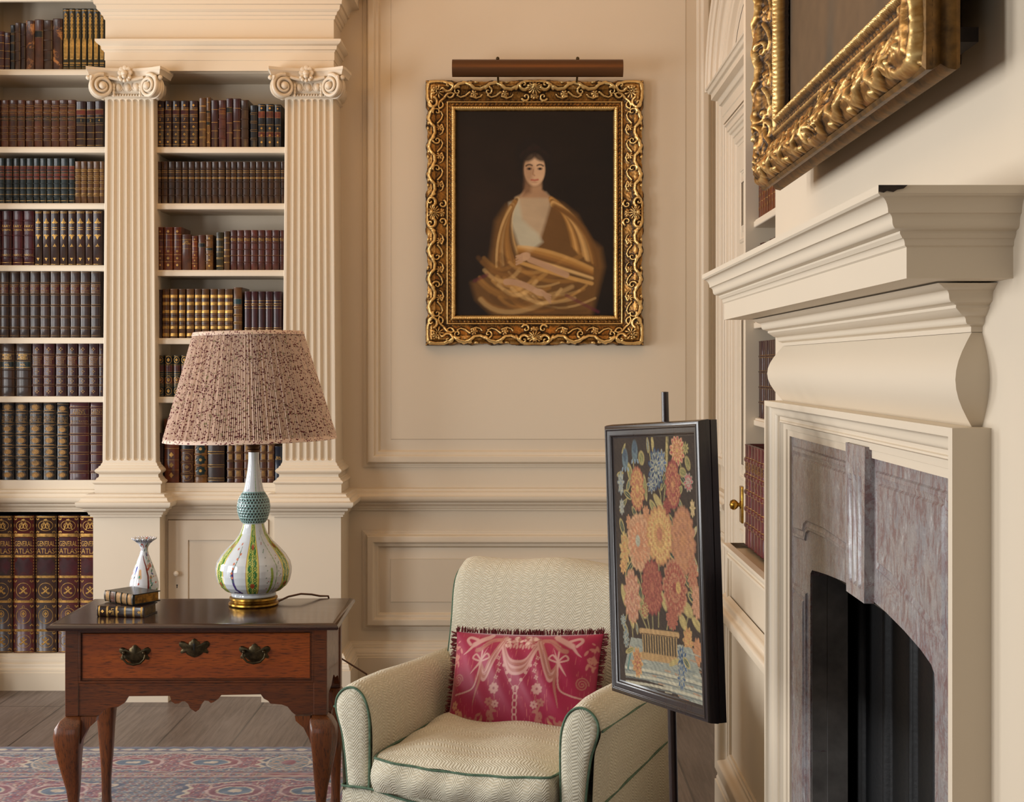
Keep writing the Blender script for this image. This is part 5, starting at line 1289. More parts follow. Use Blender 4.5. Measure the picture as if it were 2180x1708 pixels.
ap_pts = [(250, 960), (375, 960), (395, 935), (440, 905), (500, 903), (545, 875), (562, 845), (575, 830), (850, 829), (862, 868), (885, 882), (910, 880), (930, 866), (950, 865), (972, 883), (985, 912), (1003, 925), (1022, 938), (1045, 922), (1060, 887), (1083, 861), (1108, 864), (1125, 879), (1146, 870), (1175, 850), (1195, 824), (1460, 821), (1480, 850), (1508, 864), (1525, 884), (1600, 890), (1640, 905), (1668, 940), (1690, 958), (1790, 958)]
low = [(tx(90+a*.3165), tz(1220+c_*.3165)) for a, c_ in ap_pts]
low[0] = (-cx_+.039, low[0][1]); low[-1] = (cx_-.039, low[-1][1])
b = MB(); ztop_ = tz(1444); f0 = []; f1_ = []
for u, v in low: f0.append(((u, cf+.003, ztop_), (u, cf+.003, v), (u, cf+.022, v), (u, cf+.022, ztop_)))
b.grid(f0, close_u=False, flip=True); b.build('apron', OAKF, tb, smooth=None)
# drawer with beaded surround
dx_, dz0_, dz1_ = .335, tz(1447), tz(1349)
b = MB(); b.sweep([(-dx_-.004, dz0_-.004), (-dx_-.004, dz1_+.004), (dx_+.004, dz1_+.004), (dx_+.004, dz0_-.004)], prof((0, -.004), (0, .002), (-.006, .002, 'c', .005), (-.008, .0), (-.0145, .0, 'c', .004), (-.016, -.002)), lambda u, v, h: (u, cf+.002-h, v), closed=True)
b.build('drawer_moulding', OAKF, tb, smooth=45)
b = MB(); b.bbox((-dx_, cf+.003, dz0_), (dx_, cf+.030, dz1_), .002, 1); b.box((-dx_+.01, cf+.03, dz0_+.004), (dx_-.01, cbk-.05, dz0_+.01)); dw = b.build('drawer', OAK, tb)
half = [(0, .5), (.07, .44), (.10, .36), (.16, .31), (.18, .20), (.24, .14), (.28, .20), (.33, .33), (.42, .36), (.49, .27), (.50, .14), (.45, .04), (.40, -.02), (.41, -.10), (.46, -.20), (.43, -.30), (.37, -.28), (.35, -.18), (.30, -.16), (.27, -.28), (.20, -.38), (.10, -.46), (0, -.5)]
def batwing(cx, cz, w_, h_, name, bail=True):
    out = half+[(-a, c_) for a, c_ in half[-2:0:-1]]
    b = MB(); y = cf+.003; n = len(out)
    c0 = b.vert((cx, y-.0045, cz)); r1_ = [b.vert((cx+a*w_*.80, y-.0042, cz+c_*h_*.80)) for a, c_ in out]; r2_ = [b.vert((cx+a*w_, y-.0015, cz+c_*h_)) for a, c_ in out]; r3_ = [b.vert((cx+a*w_, y+.001, cz+c_*h_)) for a, c_ in out]
    for k in range(n):
        j = (k+1) % n; b.face((c0, r1_[j], r1_[k])); b.face((r1_[k], r1_[j], r2_[j], r2_[k])); b.face((r2_[k], r2_[j], r3_[j], r3_[k]))
    o = b.build(name, DBRASS, dw, smooth=50)
    if bail:
        b = MB(); b.tube([(cx-.029, y-.010, cz+.006), (cx-.033, y-.013, cz-.002), (cx-.030, y-.014, cz-.013), (cx-.019, y-.014, cz-.024), (cx, y-.014, cz-.028), (cx+.019, y-.014, cz-.024), (cx+.030, y-.014, cz-.013), (cx+.033, y-.013, cz-.002), (cx+.029, y-.010, cz+.006)], [.003, .0028, .003, .0034, .0038, .0034, .003, .0028, .003], 8)
        for s_ in (-1, 1): b.tube([(cx+s_*.029, y, cz+.006), (cx+s_*.029, y-.013, cz+.006)], .004, 8); b.sphere((cx+s_*.029, y-.014, cz+.006), .0052, 10, 8)
        b.build('bail_handle', DBRASS, dw, smooth=60)
    else:
        b = MB(); b.sphere((cx, y-.005, cz+.010), .004, 8, 6, (1, .3, 1)); b.box((cx-.0016, y-.0062, cz-.006), (cx+.0016, y-.004, cz+.009)); b.build('keyhole', BLACK, dw)
batwing(tx(285), tz(1393), .092, .056, 'handle_plate'); batwing(tx(539), tz(1391), .092, .056, 'handle_plate'); batwing(tx(411), tz(1380), .090, .056, 'escutcheon', False)
EZ = [(zc0, 0, .046), (zc0-.012, .014, .050), (zc0-.032, .0264, .050), (zc0-.055, .0294, .048), (zc0-.085, .0264, .045), (zc0-.125, .0197, .042), (zc0-.178, .0088, .040), (zc0-.217, 0, .038), (zc0-.248, -.0043, .035), (.135, -.009, .032), (.08, -.012, .032), (.045, -.010, .036), (.028, -.002, .040), (.014, .006, .046), (.006, .006, .046), (0, .0, .042)]
def leg(sx, front):
    b = MB(); rows = []; sy = -1 if front else 1; y_o = cf if front else cbk
    for z, e, inn in EZ:
        if not front: e = e*.35
        xo = sx*(cx_+e); xi = sx*(cx_-inn); yo = y_o+sy*e; yi = y_o-sy*inn
        x0, x1 = min(xo, xi), max(xo, xi); y0, y1 = min(yo, yi), max(yo, yi); r = min(.006, (x1-x0)/3)
        if z < zc0-.02: r = min((x1-x0)*.30, .012)
        rg = []
        for (qx, qy, a0) in ((x1-r, y1-r, 0), (x0+r, y1-r, PI/2), (x0+r, y0+r, PI), (x1-r, y0+r, 1.5*PI)):
            for k in range(4): a = a0+PI/2*k/3; rg.append((qx+r*math.cos(a), qy+r*math.sin(a), z))
        rows.append(rg)
    ids = b.grid(rows, close_u=True, flip=True); b.face(ids[0]); b.face(ids[-1][::-1])
    # shaped knee brackets
    if front:
        kb = [(0, 0), (.046, 0), (.043, -.014), (.030, -.026), (.020, -.034), (.012, -.050), (.004, -.066), (0, -.080)]
        xi = sx*(cx_-.048)
        pts = [(xi-sx*a, zc0+c_) for a, c_ in kb]
        b.prism(pts, lambda u, v, h: (u, cf-.006+h, v), 0, .028)
        yi = y_o-sy*.048; pts = [(yi-sy*a, zc0+c_) for a, c_ in kb]; b.prism(pts, lambda u, v, h: (sx*(cx_+.006-h), u, v), 0, .028)
    b.build('leg', OAKL, tb, smooth=40)
for sx in (-1, 1): leg(sx, True); leg(sx, False)

# ---------------------------------------------------------------- table lamp
LY = 4.42; LX = X_(540, LY); T0 = .7165
lamp = thing('table_lamp', 'double-gourd porcelain table lamp with a red-sprigged pleated shade on the oak table', 'lamp', (LX, LY, T0))
b = MB(); b.lathe([(0, .0005), (.076, .0005), (.0785, .004), (.0775, .009), (.071, .013), (.0715, .018), (.075, .021), (.0745, .026), (.068, .030), (0, .030)], 48); b.build('brass_base', BRASS, lamp, smooth=40)
gp = [(.028, .060), (.030, .070), (.034, .070), (.040, .069), (.0425, .075), (.048, .088), (.0625, .104), (.0775, .113), (.0995, .118), (.1175, .1185), (.1365, .114), (.159, .100), (.1815, .080), (.2035, .058), (.2255, .043), (.2445, .0355), (.257, .0325), (.2585, .036), (.2695, .0435), (.2915, .0505), (.3095, .052), (.329, .049), (.3435, .042), (.357, .033), (.3655, .030), (.3955, .024), (.425, .0195), (.4545, .0168), (.4812, .0168)]
gz = np.array([p[0] for p in gp]); gr = np.array([p[1] for p in gp])
R = Ras(1.0, .4812-.028, .0021, 3, 0, .028)
R = RasN(np.linspace(0, 1, 421), np.linspace(.028, .4812, 230))
a0 = (-90+13-4)/360.0    # angle (turns) that faces the camera
Uw = (R.U-a0+.5) % 1.0-.5; rad = np.interp(R.V, gz, gr)
Wht = np.array(s2l((222, 226, 230))); R.a[:] = Wht
rib = np.abs(((Uw*6+.5) % 1.0)-.5)/6.0; ribw = .028
m = (rib < ribw) & (R.V > .044) & (R.V < .257) ; R.a[m] = s2l((222, 214, 108))
ph = R.V*1.0; cv = np.sin(ph*2*PI/.034)*.55*ribw
sgn = ((Uw*6+.5) % 1.0)-.5; loc_ = sgn/6.0
vine = np.abs(loc_-cv) < .0032; curl = np.hypot((np.abs(loc_)-.011)*1.0, ((R.V % .017)-.0085)*.9); ring = (np.abs(curl-.0068) < .0017)
m2 = m & (vine | ring); R.a[m2] = s2l((64, 130, 70))
m3 = (np.abs(rib-ribw) < .0016) & (R.V > .044) & (R.V < .257); R.a[m3] = s2l((190, 120, 60))
m4 = m & (curl < .0028); R.a[m4] = s2l((60, 120, 66))
for zz_ in (.075, .19): m5 = (np.hypot(loc_*1.0, (R.V-zz_)*1.1) < .009); R.a[m5] = s2l((170, 80, 50))
def uline(pts, wd, col):
    for sh in (0,):
        p2 = [((u+a0) % 1.0 if True else u, v) for u, v in pts]
        w = (slice(None), slice(None)); D, T = R.dist(w, np.array([(p[0]*.70, p[1]) for p in p2])) if False else (None, None)
def seg(pts, wd, col):
    """strokes in (turns from the camera side, height); widths in metres"""
    S_ = .72; P_ = np.array([(u*S_, v) for u, v in pts]); Uo, Vo = R.U, R.V
    R.U = Uw*S_; D, T = R.dist((slice(None), slice(None)), P_); R.U = Uo
    mm = np.clip((1-D/wd)/.4+.5, 0, 1)[..., None]; R.a[:] = R.a*(1-mm)+np.array(s2l(col))*mm
def dot(u, v, r, col): seg([(u, v), (u+.0001, v)], r, col)
rd = random.Random(12)
for pn in range(6):
    c_ = (pn+.5)/6-.5; c_ = ((c_+.5) % 1)-.5
    if pn % 2:
        seg([(c_-.002, .050), (c_+.002, .10), (c_+.000, .125)], .0042, (150, 180, 60)); seg([(c_+.018, .052), (c_+.026, .13), (c_+.010, .19), (c_-.004, .24)], .0012, (120, 160, 90))
        for k in range(9):
            v = .06+.019*k; 
            for j in range(3): dot(c_+rd.choice((-.025, .034))+.006*j*(1-k*.05), v+.004*j, .0018, rd.choice([(170, 50, 40), (40, 70, 60), (40, 110, 70)]))
        for v in (.066, .085, .104): seg([(c_-.006, v), (c_+.006, v)], .0010, (100, 140, 40))
    else:
        seg([(c_+.022, .050), (c_+.004, .062), (c_-.002, .085), (c_-.004, .12)], .0040, (74, 52, 118)); seg([(c_-.002, .085), (c_-.012, .105), (c_+.004, .13), (c_+.014, .16), (c_+.010, .19)], .0013, (70, 110, 90))
        for k in range(8): u, v = c_+rd.uniform(-.02, .03), .10+.014*k; dot(u, v, .0036, (206, 96, 70)); dot(u, v, .0014, (226, 170, 100))
        seg([(c_-.02, .050), (c_+.03, .050)], .002, (74, 52, 118))
# honeycomb bulb
mb_ = (R.V > .2585) & (R.V < .357)
R.a[mb_] = s2l((120, 160, 158))
nh = 30; row_ = np.floor((R.V-.2585)/.0088); hu = ((R.U*nh+.5*(row_ % 2)) % 1.0)-.5; hv = ((R.V-.2585)/.0088) % 1.0-.5
hole = (np.hypot(hu, hv) < .36) & mb_; R.a[hole] = s2l((44, 52, 50)); rim_ = (np.hypot(hu, hv) < .46) & mb_ & ~hole; R.a[rim_] = s2l((170, 200, 198))
mn = (R.V >= .357)
for k in range(4):
    c_ = ((k/4+.04+.5) % 1)-.5; seg([(c_, .362), (c_, .478)], .0034, (92, 158, 82)); 
    for j in range(12): dot(c_, .365+.0095*j, .0016, (220, 214, 110))
    seg([(c_+.125, .362), (c_+.12, .40), (c_+.13, .44)], .0026, (52, 74, 120))
    for j in range(6): dot(c_+.09, .37+.018*j, .0018, (196, 90, 60))
def gfn(U, V, Hh):
    r = np.interp(V, gz, gr); r = r-np.where(hole, .0016, 0); a = U*2*PI
    return r*np.cos(a), r*np.sin(a), V
ras_mesh('porcelain_body', R, gfn, PORC, lamp)
b = MB(); b.lathe([(.0165, .4800), (.0205, .482), (.021, .488), (.017, .491), (.018, .497), (.0265, .508), (.029, .512), (.029, .5155), (.020, .517), (.008, .519), (.008, .80), (0, .80)], 24); b.build('lamp_holder', m_plain('bronze_fitting', (92, 62, 38), .4, .8, 60, .4), lamp, smooth=40)
# pleated shade
t = NT('sprigged_pleated_fabric'); uv = t.tc.outputs['UV']
mp = t.n('Mapping'); mp.inputs['Scale'].default_value = (1.35, 1.0, 1); t.l(uv, mp.inputs[0])
dn = t.n('TexNoise', Scale=60.0, Detail=2.0); t.l(mp.outputs[0], dn.inputs['Vector'])
va = t.n('VectorMath', _operation='MULTIPLY_ADD'); t.l(dn.outputs['Color'], va.inputs[0]); va.inputs[1].default_value = (.012, .012, 0); t.l(mp.outputs[0], va.inputs[2])
vo = t.n('TexVoronoi', Scale=150.0); t.l(va.outputs[0], vo.inputs['Vector'])
vo2 = t.n('TexVoronoi', Scale=85.0); mp2 = t.n('Mapping'); mp2.inputs['Location'].default_value = (.37, .21, 0); t.l(va.outputs[0], mp2.inputs[0]); t.l(mp2.outputs[0], vo2.inputs['Vector'])
nz = t.n('TexNoise', Scale=26.0, Detail=1.0); t.l(mp.outputs[0], nz.inputs['Vector'])
vin = t.math('LESS_THAN', t.math('ABSOLUTE', t.math('SUBTRACT', nz.outputs[0], .5)), .016)
c = t.mix(t.math('LESS_THAN', vo2.outputs['Distance'], .22), (226, 200, 182), (164, 152, 118))
c = t.mix(t.math('LESS_THAN', vo.outputs['Distance'], .34), c, (112, 40, 48))
c = t.mix(t.math('LESS_THAN', vo.outputs['Distance'], .15), c, (84, 24, 36))
SHADEM = t.set(c, .85, **{'Sheen__Weight': .2})
S0, S1, SR0, SR1 = 1.2378-T0, 1.573-T0, .264, .1665
b = MB(); n = 1040; rows = []; uvs = []
jr = random.Random(3); npl = 260; amp = [jr.uniform(.6, 1.4) for _ in range(npl)]; off = [jr.uniform(-.3, .3) for _ in range(npl)]
for i, f in enumerate((0.0, .02, .25, .5, .75, .98, 1.0)):
    rw = []; uw = []
    for k in range(n+1):
        p = (k % n)//4; ph = (k % 4); rr_ = SR0+(SR1-SR0)*f; s_ = (0, .8, 1.0, .35)[ph]*amp[p]
        rr2 = rr_+(.0055*(1-.35*f))*s_*(0 if f in (0.0, 1.0) else 1); a = 2*PI*(k+off[p]*(ph > 0))/n
        rw.append((rr2*math.cos(a), rr2*math.sin(a), S0+(S1-S0)*f)); uw.append((k/n+f*.0, f*.355))
    rows.append(rw); uvs.append(uw)
b.grid(rows, uvs); shade = b.build('lamp_shade', SHADEM, lamp)
b = MB(); 
def band(z0, z1, r0, r1):
    rw = []; uw = []
    for (r, z) in ((r0+.001, z0), (r0+.0055, z0+.001), (r1+.0055, z1-.001), (r1+.001, z1)): rw.append([(r*math.cos(2*PI*k/96), r*math.sin(2*PI*k/96), z) for k in range(97)]); uw.append([(k/96, z) for k in range(97)])
    b.grid(rw, uw)
band(S0-.004, S0+.010, SR0+.001, SR0-.003); band(S1-.010, S1+.003, SR1+.003, SR1-.001); b.build('shade_trim', SHADEM, shade, smooth=60)
b = MB(); rows = [[((SR0-.004+(SR1-SR0)*f)*math.cos(2*PI*k/64), (SR0-.004+(SR1-SR0)*f)*math.sin(2*PI*k/64), S0+(S1-S0)*f) for k in range(65)] for f in (0, 1)]; b.grid(rows, flip=True)
for k in range(3): a = k*2*PI/3; b.tube([(0, 0, S1-.02), ((SR1-.003)*math.cos(a), (SR1-.003)*math.sin(a), S1-.004)], .0015, 6)
b.build('shade_lining', m_plain('shade_lining', (226, 214, 196), .8), shade)
for o in [shade]: o.rotation_euler = (0, math.radians(-1.1), 0)
b = MB(); cz0 = .006; p = [(.070, .01, cz0), (.10, .055, cz0+.010), (.135, .085, .020), (.165, .110, .014), (.19, .128, cz0), (.215, .139, cz0-.002), (.225, .146, -.03), (.25, .16, -.20), (.335, .185, -.26), (.33, .19, -.31), (.345, .20, -.45), (.36, .21, -.68), (.40, .30, -.7125)]
b.tube(p, .0032, 7); b.build('power_cord', m_plain('brown_cord', (96, 62, 40), .6), lamp, smooth=60)

# ---------------------------------------------------------------- small vase and table books
VYc = 4.452; vz = [(0, .021), (.004, .025), (.014, .033), (.030, .042), (.048, .0455), (.062, .0452), (.078, .042), (.0955, .0365), (.1175, .0285), (.1405, .0195), (.1545, .0140), (.1665, .0114), (.1775, .0125), (.1885, .019), (.1975, .028), (.204, .0375)]
zv = np.array([p[0] for p in vz]); rv = np.array([p[1] for p in vz])
R = RasN(np.linspace(0, 1, 261), np.linspace(0, .204, 110)); Uw = (R.U-(-90+15)/360+.5) % 1-.5
R.a[:] = s2l((226, 226, 230)); rr_ = random.Random(5)
def vseg(pts, wd, col):
    S_ = .26; Uo = R.U; R.U = Uw*S_; D, T = R.dist((slice(None), slice(None)), np.array([(u*S_, v) for u, v in pts])); R.U = Uo
    mm = np.clip((1-D/wd)/.4+.5, 0, 1)[..., None]; R.a[:] = R.a*(1-mm)+np.array(s2l(col))*mm
for i in range(150):
    u = rr_.choice((rr_.uniform(.06, .45), rr_.uniform(.06, .45), rr_.uniform(-.5, -.2))); v = rr_.uniform(.02, .16)
    vseg([(u, v), (u+rr_.uniform(-.02, .02), v+rr_.uniform(-.006, .006))], rr_.uniform(.0015, .0045), rr_.choice([(60, 120, 90), (196, 120, 80), (190, 80, 50), (50, 66, 130), (120, 150, 90), (210, 150, 110), (90, 150, 130)]))
vseg([(-.03, .150), (.03, .12), (.05, .09), (.045, .045), (.03, .03)], .0028, (130, 44, 32))
vseg([(-.13, .115), (-.15, .095)], .0034, (52, 70, 176)); vseg([(-.06, .105), (-.05, .085)], .005, (222, 176, 130)); vseg([(-.06, .088), (-.062, .086)], .003, (90, 160, 130))
vseg([(-.14, .085), (-.16, .08)], .003, (50, 60, 70)); vseg([(-.12, .05), (-.08, .053)], .003, (50, 66, 150)); vseg([(-.10, .03), (.0, .033)], .0014, (150, 80, 50)); vseg([(-.10, .045), (.0, .045)], .0012, (150, 80, 50)); vseg([(-.08, .045), (-.03, .032)], .0011, (150, 80, 50)); vseg([(-.03, .045), (-.08, .032)], .0011, (150, 80, 50))
vseg([(-.07, .065), (-.065, .066)], .0032, (180, 70, 50)); vseg([(-.17, .030), (-.12, .028)], .004, (60, 84, 150))
for k in range(24): u = -.5+k/24; vseg([(u, .199), (u+.02, .193)], .0018, rr_.choice([(40, 110, 90), (190, 60, 40), (60, 80, 140)])); vseg([(u, .16+.03*rr_.random()), (u+.02, .16+.03*rr_.random())], .003, rr_.choice([(80, 150, 120), (200, 110, 70), (60, 100, 90), (180, 70, 50)]))
def vfn(U, V, Hh):
    a = U*2*PI; r = np.interp(V, zv, rv); f = np.clip((V-.188)/.016, 0, 1); r = r*(1+f*.06*np.cos(14*a)); return r*np.cos(a), r*np.sin(a), V+f*.0022*np.cos(28*a)
vase = thing('vase', 'small painted porcelain vase with frilled rim behind the two stacked books', 'vase', (X_(307, VYc), VYc, .7168))
o = ras_mesh('body', R, vfn, PORC, vase); md = o.modifiers.new('s', 'SOLIDIFY'); md.thickness = .0025; md.offset = -1
b = MB(); b.lathe([(0, .001), (.021, .001), (.021, .004), (0, .004)], 24); b.build('foot', m_plain('white_porcelain', (226, 226, 228), .15), vase)
ST['lying_brown'] = dict(l='chocolate', bands=[], wide=[(.03, .06), (.20, .24), (.40, .44), (.58, .62), (.76, .80), (.93, .97)], orn='dots', txt=[('LIFE', .34, .012)])
ST['lying_green'] = dict(l='green', bands=[.2, .4, .6, .8], gl='GILTD', rules=[.03, .97], wide=[(.06, .17), (.44, .57), (.64, .77), (.84, .95)], lab=[(.22, .38, 'label_red')], txt=[('ESSAYS', .30, .011)])
def lying(st, th, ln, dp, x, y, z, deg, lab, pm):
    r = make_book(st, th, ln, dp); r.rotation_mode = 'QUATERNION'
    M = Matrix.Rotation(math.radians(deg), 4, 'Z') @ Matrix.Rotation(PI/2, 4, 'Y')
    r.rotation_quaternion = M.to_quaternion(); r.location = (x, y, z+th/2)
    for c_ in r.children:
        if c_.name.startswith('pages'): c_.data.materials.clear(); c_.data.materials.append(pm)
    return tag(r, lab, 'book', 'books on the oak table')
lying('lying_brown', .032, .149, .092, -1.283, 4.214, .7168, -9.5, 'brown gilt-spined book lying directly on the oak table, lower of two', m_plain('dull_gilt_edges', (120, 92, 48), .5, .3, 60, .5))
lying('lying_green', .0325, .137, .098, -1.280, 4.283, .7168+.0345, -37, 'green leather book with gold page edges, upper of two on the table', GPAGES)

# ---------------------------------------------------------------- armchair
t = NT('quilted_cream_fabric'); sp = t.n('SeparateXYZ'); t.l(t.tc.outputs['UV'], sp.inputs[0]); u_, v_ = sp.outputs[0], sp.outputs[1]
wn = t.n('TexNoise', Scale=9.0, Detail=2.0); t.l(t.tc.outputs['UV'], wn.inputs['Vector'])
uu = t.math('ADD', u_, t.math('MULTIPLY', wn.outputs[0], .010)); vv = t.math('ADD', v_, t.math('MULTIPLY', wn.outputs[0], .014))
tri = t.math('PINGPONG', t.math('MULTIPLY', uu, 1.0), .016)
tri2 = t.math('PINGPONG', uu, .07)
ph = t.math('ADD', vv, t.math('ADD', t.math('MULTIPLY', tri, .9), t.math('MULTIPLY', tri2, .5)))
hh = t.math('SINE', t.math('MULTIPLY', ph, 2*PI/.0086)); h2 = t.math('SINE', t.math('MULTIPLY', t.math('SUBTRACT', vv, tri), 2*PI/.026))
hgt_ = t.math('ADD', hh, t.math('MULTIPLY', h2, .35))
fn_ = t.noise(t.mapping(), 4, 2)
c = t.mix(t.ramp(hgt_, [(.1, 0.0), (.9, 1.0)]), (208, 200, 176), (234, 229, 210)); c = t.mix(t.math('MULTIPLY', fn_, .25), c, (214, 204, 178))
t.bump(hgt_, .5, .0013); FAB = t.set(c, .88, **{'Sheen__Weight': .15})
PIPE = m_plain('green_piping', (98, 128, 104), .8, 0, 60, .3)
TH = math.radians(20.5)
ch = thing('armchair', 'cream quilted armchair with green piping between the table and the needlework screen', 'armchair', (-.157, 3.62, 0), -TH)
def surf(b, rows, flip=False, us=1.0):
    """grid with arc-length uv"""
    n, m = len(rows), len(rows[0]); uvs = []
    lr = 0
    for i in range(n):
        if i: lr += (Vector(rows[i][m//2])-Vector(rows[i-1][m//2])).length
        l_ = 0; uw = []
        for j in range(m):
            if j: l_ += (Vector(rows[i][j])-Vector(rows[i][j-1])).length
            uw.append((lr, l_))
        uvs.append(uw)
    return b.grid(rows, uvs, flip=flip)
def sm(pts, n=3):
    """Catmull-Rom refinement"""
    P = [Vector(p) for p in pts]; out = []
    for i in range(len(P)-1):
        p0, p1, p2, p3 = P[max(i-1, 0)], P[i], P[i+1], P[min(i+2, len(P)-1)]
        for k in range(n):
            s_ = k/n; out.append(.5*((2*p1)+(-p0+p2)*s_+(2*p0-5*p1+4*p2-p3)*s_*s_+(-p0+3*p1-3*p2+p3)*s_**3))
    out.append(P[-1]); return out
AX = .262
apts = [(0, .34), (-.003, .42), (-.004, .50), (.002, .56), (.016, .596), (.040, .618), (.066, .622), (.092, .610), (.110, .586), (.114, .560), (.106, .536), (.096, .505), (.091, .42), (.088, .34)]
ap2 = [(p.x, p.y) for p in sm([(a, c_, 0) for a, c_ in apts], 3)]
fpts = [(.006, .352), (.004, .44), (.004, .52), (.010, .566), (.026, .600), (.052, .616), (.080, .610), (.100, .588), (.104, .562), (.096, .530), (.084, .49), (.074, .42), (.068, .352)]
for sx in (-1, 1):
    b = MB(); rows = []
    for y, dz, inf in ((-.006, -.010, .0), (.004, -.002, .5), (.02, 0, 1), (.10, .002, 1), (.2, -.002, 1), (.3, -.008, 1), (.4, -.014, 1), (.5, -.018, 1), (.6, -.020, 1), (.70, -.024, 1), (.745, -.03, 1), (.76, -.05, .3)):
        rw = []
        for a, c_ in ap2:
            k = max(0, min(1, (c_-.34)/.25)); cxm = .052; a2 = cxm+(a-cxm)*(1 if inf == 1 else (.94+.06*inf)); z = c_+dz*k
            wv_ = .0025*math.sin(y*23+a*40)
            rw.append((sx*(AX+a2+wv_), y, z))
        rows.append(rw)
    surf(b, rows, flip=(sx > 0))
    # front facing panel, gently padded
    fp2 = [(p.x, p.y) for p in sm([(a, c_, 0) for a, c_ in fpts], 3)]
    cxm, czm = .052, .47
    rws = []
    for f, yo in ((1.0, -.006), (.96, -.012), (.8, -.018), (.5, -.021), (.2, -.022), (.02, -.022)):
        rws.append([(sx*(AX+cxm+(a-cxm)*f), yo, czm+(c_-czm)*f) for a, c_ in fp2])
    ids = b.grid(rws, flip=(sx < 0), close_u=True); 
    b.poly([rws[-1][k] for k in range(len(rws[-1]))]); b.build('arm', FAB, ch, smooth=70)
    b = MB(); b.tube([(sx*(AX+a), -.011, c_) for a, c_ in fp2], .0033, 8)
    b.tube([(sx*(AX+.1125), y, .560+dz) for y, dz in ((-.006, 0), (.1, -.002), (.25, -.010), (.4, -.016), (.6, -.022), (.745, -.03))], .003, 8)
    b.build('piping', PIPE, ch, smooth=70)
b = MB(); rows = []
def rbox(x, y0, y1, z0, z1, r, n=4):
    pts = []
    for (cy, cz, a0) in ((y0+r, z0+r, PI), (y0+r, z1-r, PI/2)):
        for k in range(n+1):
            a = a0-(PI/2)*k/n if a0 == PI/2 else a0+(PI/2)*(1-k/n)
            pts.append((x, cy+r*math.cos(a), cz+r*math.sin(a)))
    return pts
W2 = AX+.088
for x in np.linspace(-W2, W2, 31):
    bul = -.006*math.cos(x*4); y0 = -.004+bul
    rows.append([(x, y0+.01, .085), (x, y0, .10), (x, y0-.004, .18), (x, y0-.004, .28), (x, y0, .335), (x, y0+.008, .349), (x, y0+.03, .352), (x, .60, .352)])
surf(b, rows, flip=True)
for sx in (-1, 1): surf(b, [[(sx*W2, y, z) for z in (.085, .2, .352)] for y in (-.004, .3, .78)], flip=(sx < 0))
b.poly([(-W2, -.003, .085), (W2, -.003, .085), (W2, .78, .085), (-W2, .78, .085)], True)
b.build('seat_base', FAB, ch, smooth=60)
b = MB(); b.tube(sm([(-W2, .03, .352), (-W2, .0, .354), (-W2+.012, -.014, .354), (-.26, -.016, .354), (-.15, -.018, .335), (0, -.018, .325), (.15, -.018, .335), (.26, -.016, .354), (W2-.012, -.014, .354), (W2, 0, .354), (W2, .03, .352)], 4), .0034, 8)
for sx in (-1, 1): b.tube([(sx*(W2+.001), 0, .353), (sx*(W2+.001), .76, .353)], .0035, 6)
b.build('base_piping', PIPE, ch, smooth=70)
# seat cushion
CX = .258; b = MB(); top_r = []; nx_, ny_ = 37, 31
def cz_(fx, fy):
    e = (1-abs(fx)**5)*(1-abs(fy)**5); return .438+.030*max(0, e)**.7+.004*math.sin(fx*7+fy*3)+.003*math.sin(fy*11-fx*4)
def cplan(fx, fy, k=1.0):
    x = CX*fx*(1-.05*abs(fy)**6); y = .265+.30*fy*(1-.035*abs(fx)**6); return x, y
rows = []
for j in range(ny_):
    fy = -1+2*j/(ny_-1); rows.append([(*cplan(-1+2*i/(nx_-1), fy), cz_(-1+2*i/(nx_-1), fy)+(-.012*math.sin(PI*(i/(nx_-1))) if j == 0 else -.008*math.sin(PI*(i/(nx_-1))) if j == 1 else 0)) for i in range(nx_)])
surf(b, rows)
per = []
for i in range(nx_): per.append((-1+2*i/(nx_-1), -1))
for j in range(1, ny_): per.append((1, -1+2*j/(ny_-1)))
for i in range(1, nx_): per.append((1-2*i/(nx_-1), 1))
for j in range(1, ny_): per.append((-1, 1-2*j/(ny_-1)))
def edge(fx, fy, f):
    x, y = cplan(fx, fy); zt_ = .438-(.012*math.sin(PI*(fx+1)/2) if fy == -1 else 0); zb2 = .353
    bulge = .020*math.sin(PI*f); n_ = Vector((fx**5, fy**5)); n_ = n_/max(.3, n_.length) if n_.length else n_
    wr = .003*math.sin(x*60+f*3)
    return (x+n_.x*(bulge*.4), y+n_.y*(bulge+wr), zt_+(zb2-zt_)*f)
rows = [[edge(fx, fy, f) for fx, fy in per] for f in (0, .12, .3, .5, .7, .88, 1.0)]
n1 = len(per)
uvs = []; 
for i, f in enumerate((0, .12, .3, .5, .7, .88, 1.0)):
    l_ = 0; uw = []
    for k in range(n1):
        if k: l_ += (Vector(rows[0][k])-Vector(rows[0][k-1])).length
        uw.append((l_, .095*f))
    uvs.append(uw)
b.grid(rows, uvs, flip=True); b.poly([rows[-1][k] for k in range(n1-1)], True)
seat = b.build('seat_cushion', FAB, ch, smooth=80)
b = MB(); pp = [Vector(edge(fx, fy, 0)) for fx, fy in per[:-1]]; b.tube([p+Vector((0, 0, .001)) for p in pp], .0034, 8, closed=True); b.build('piping', PIPE, seat, smooth=70)
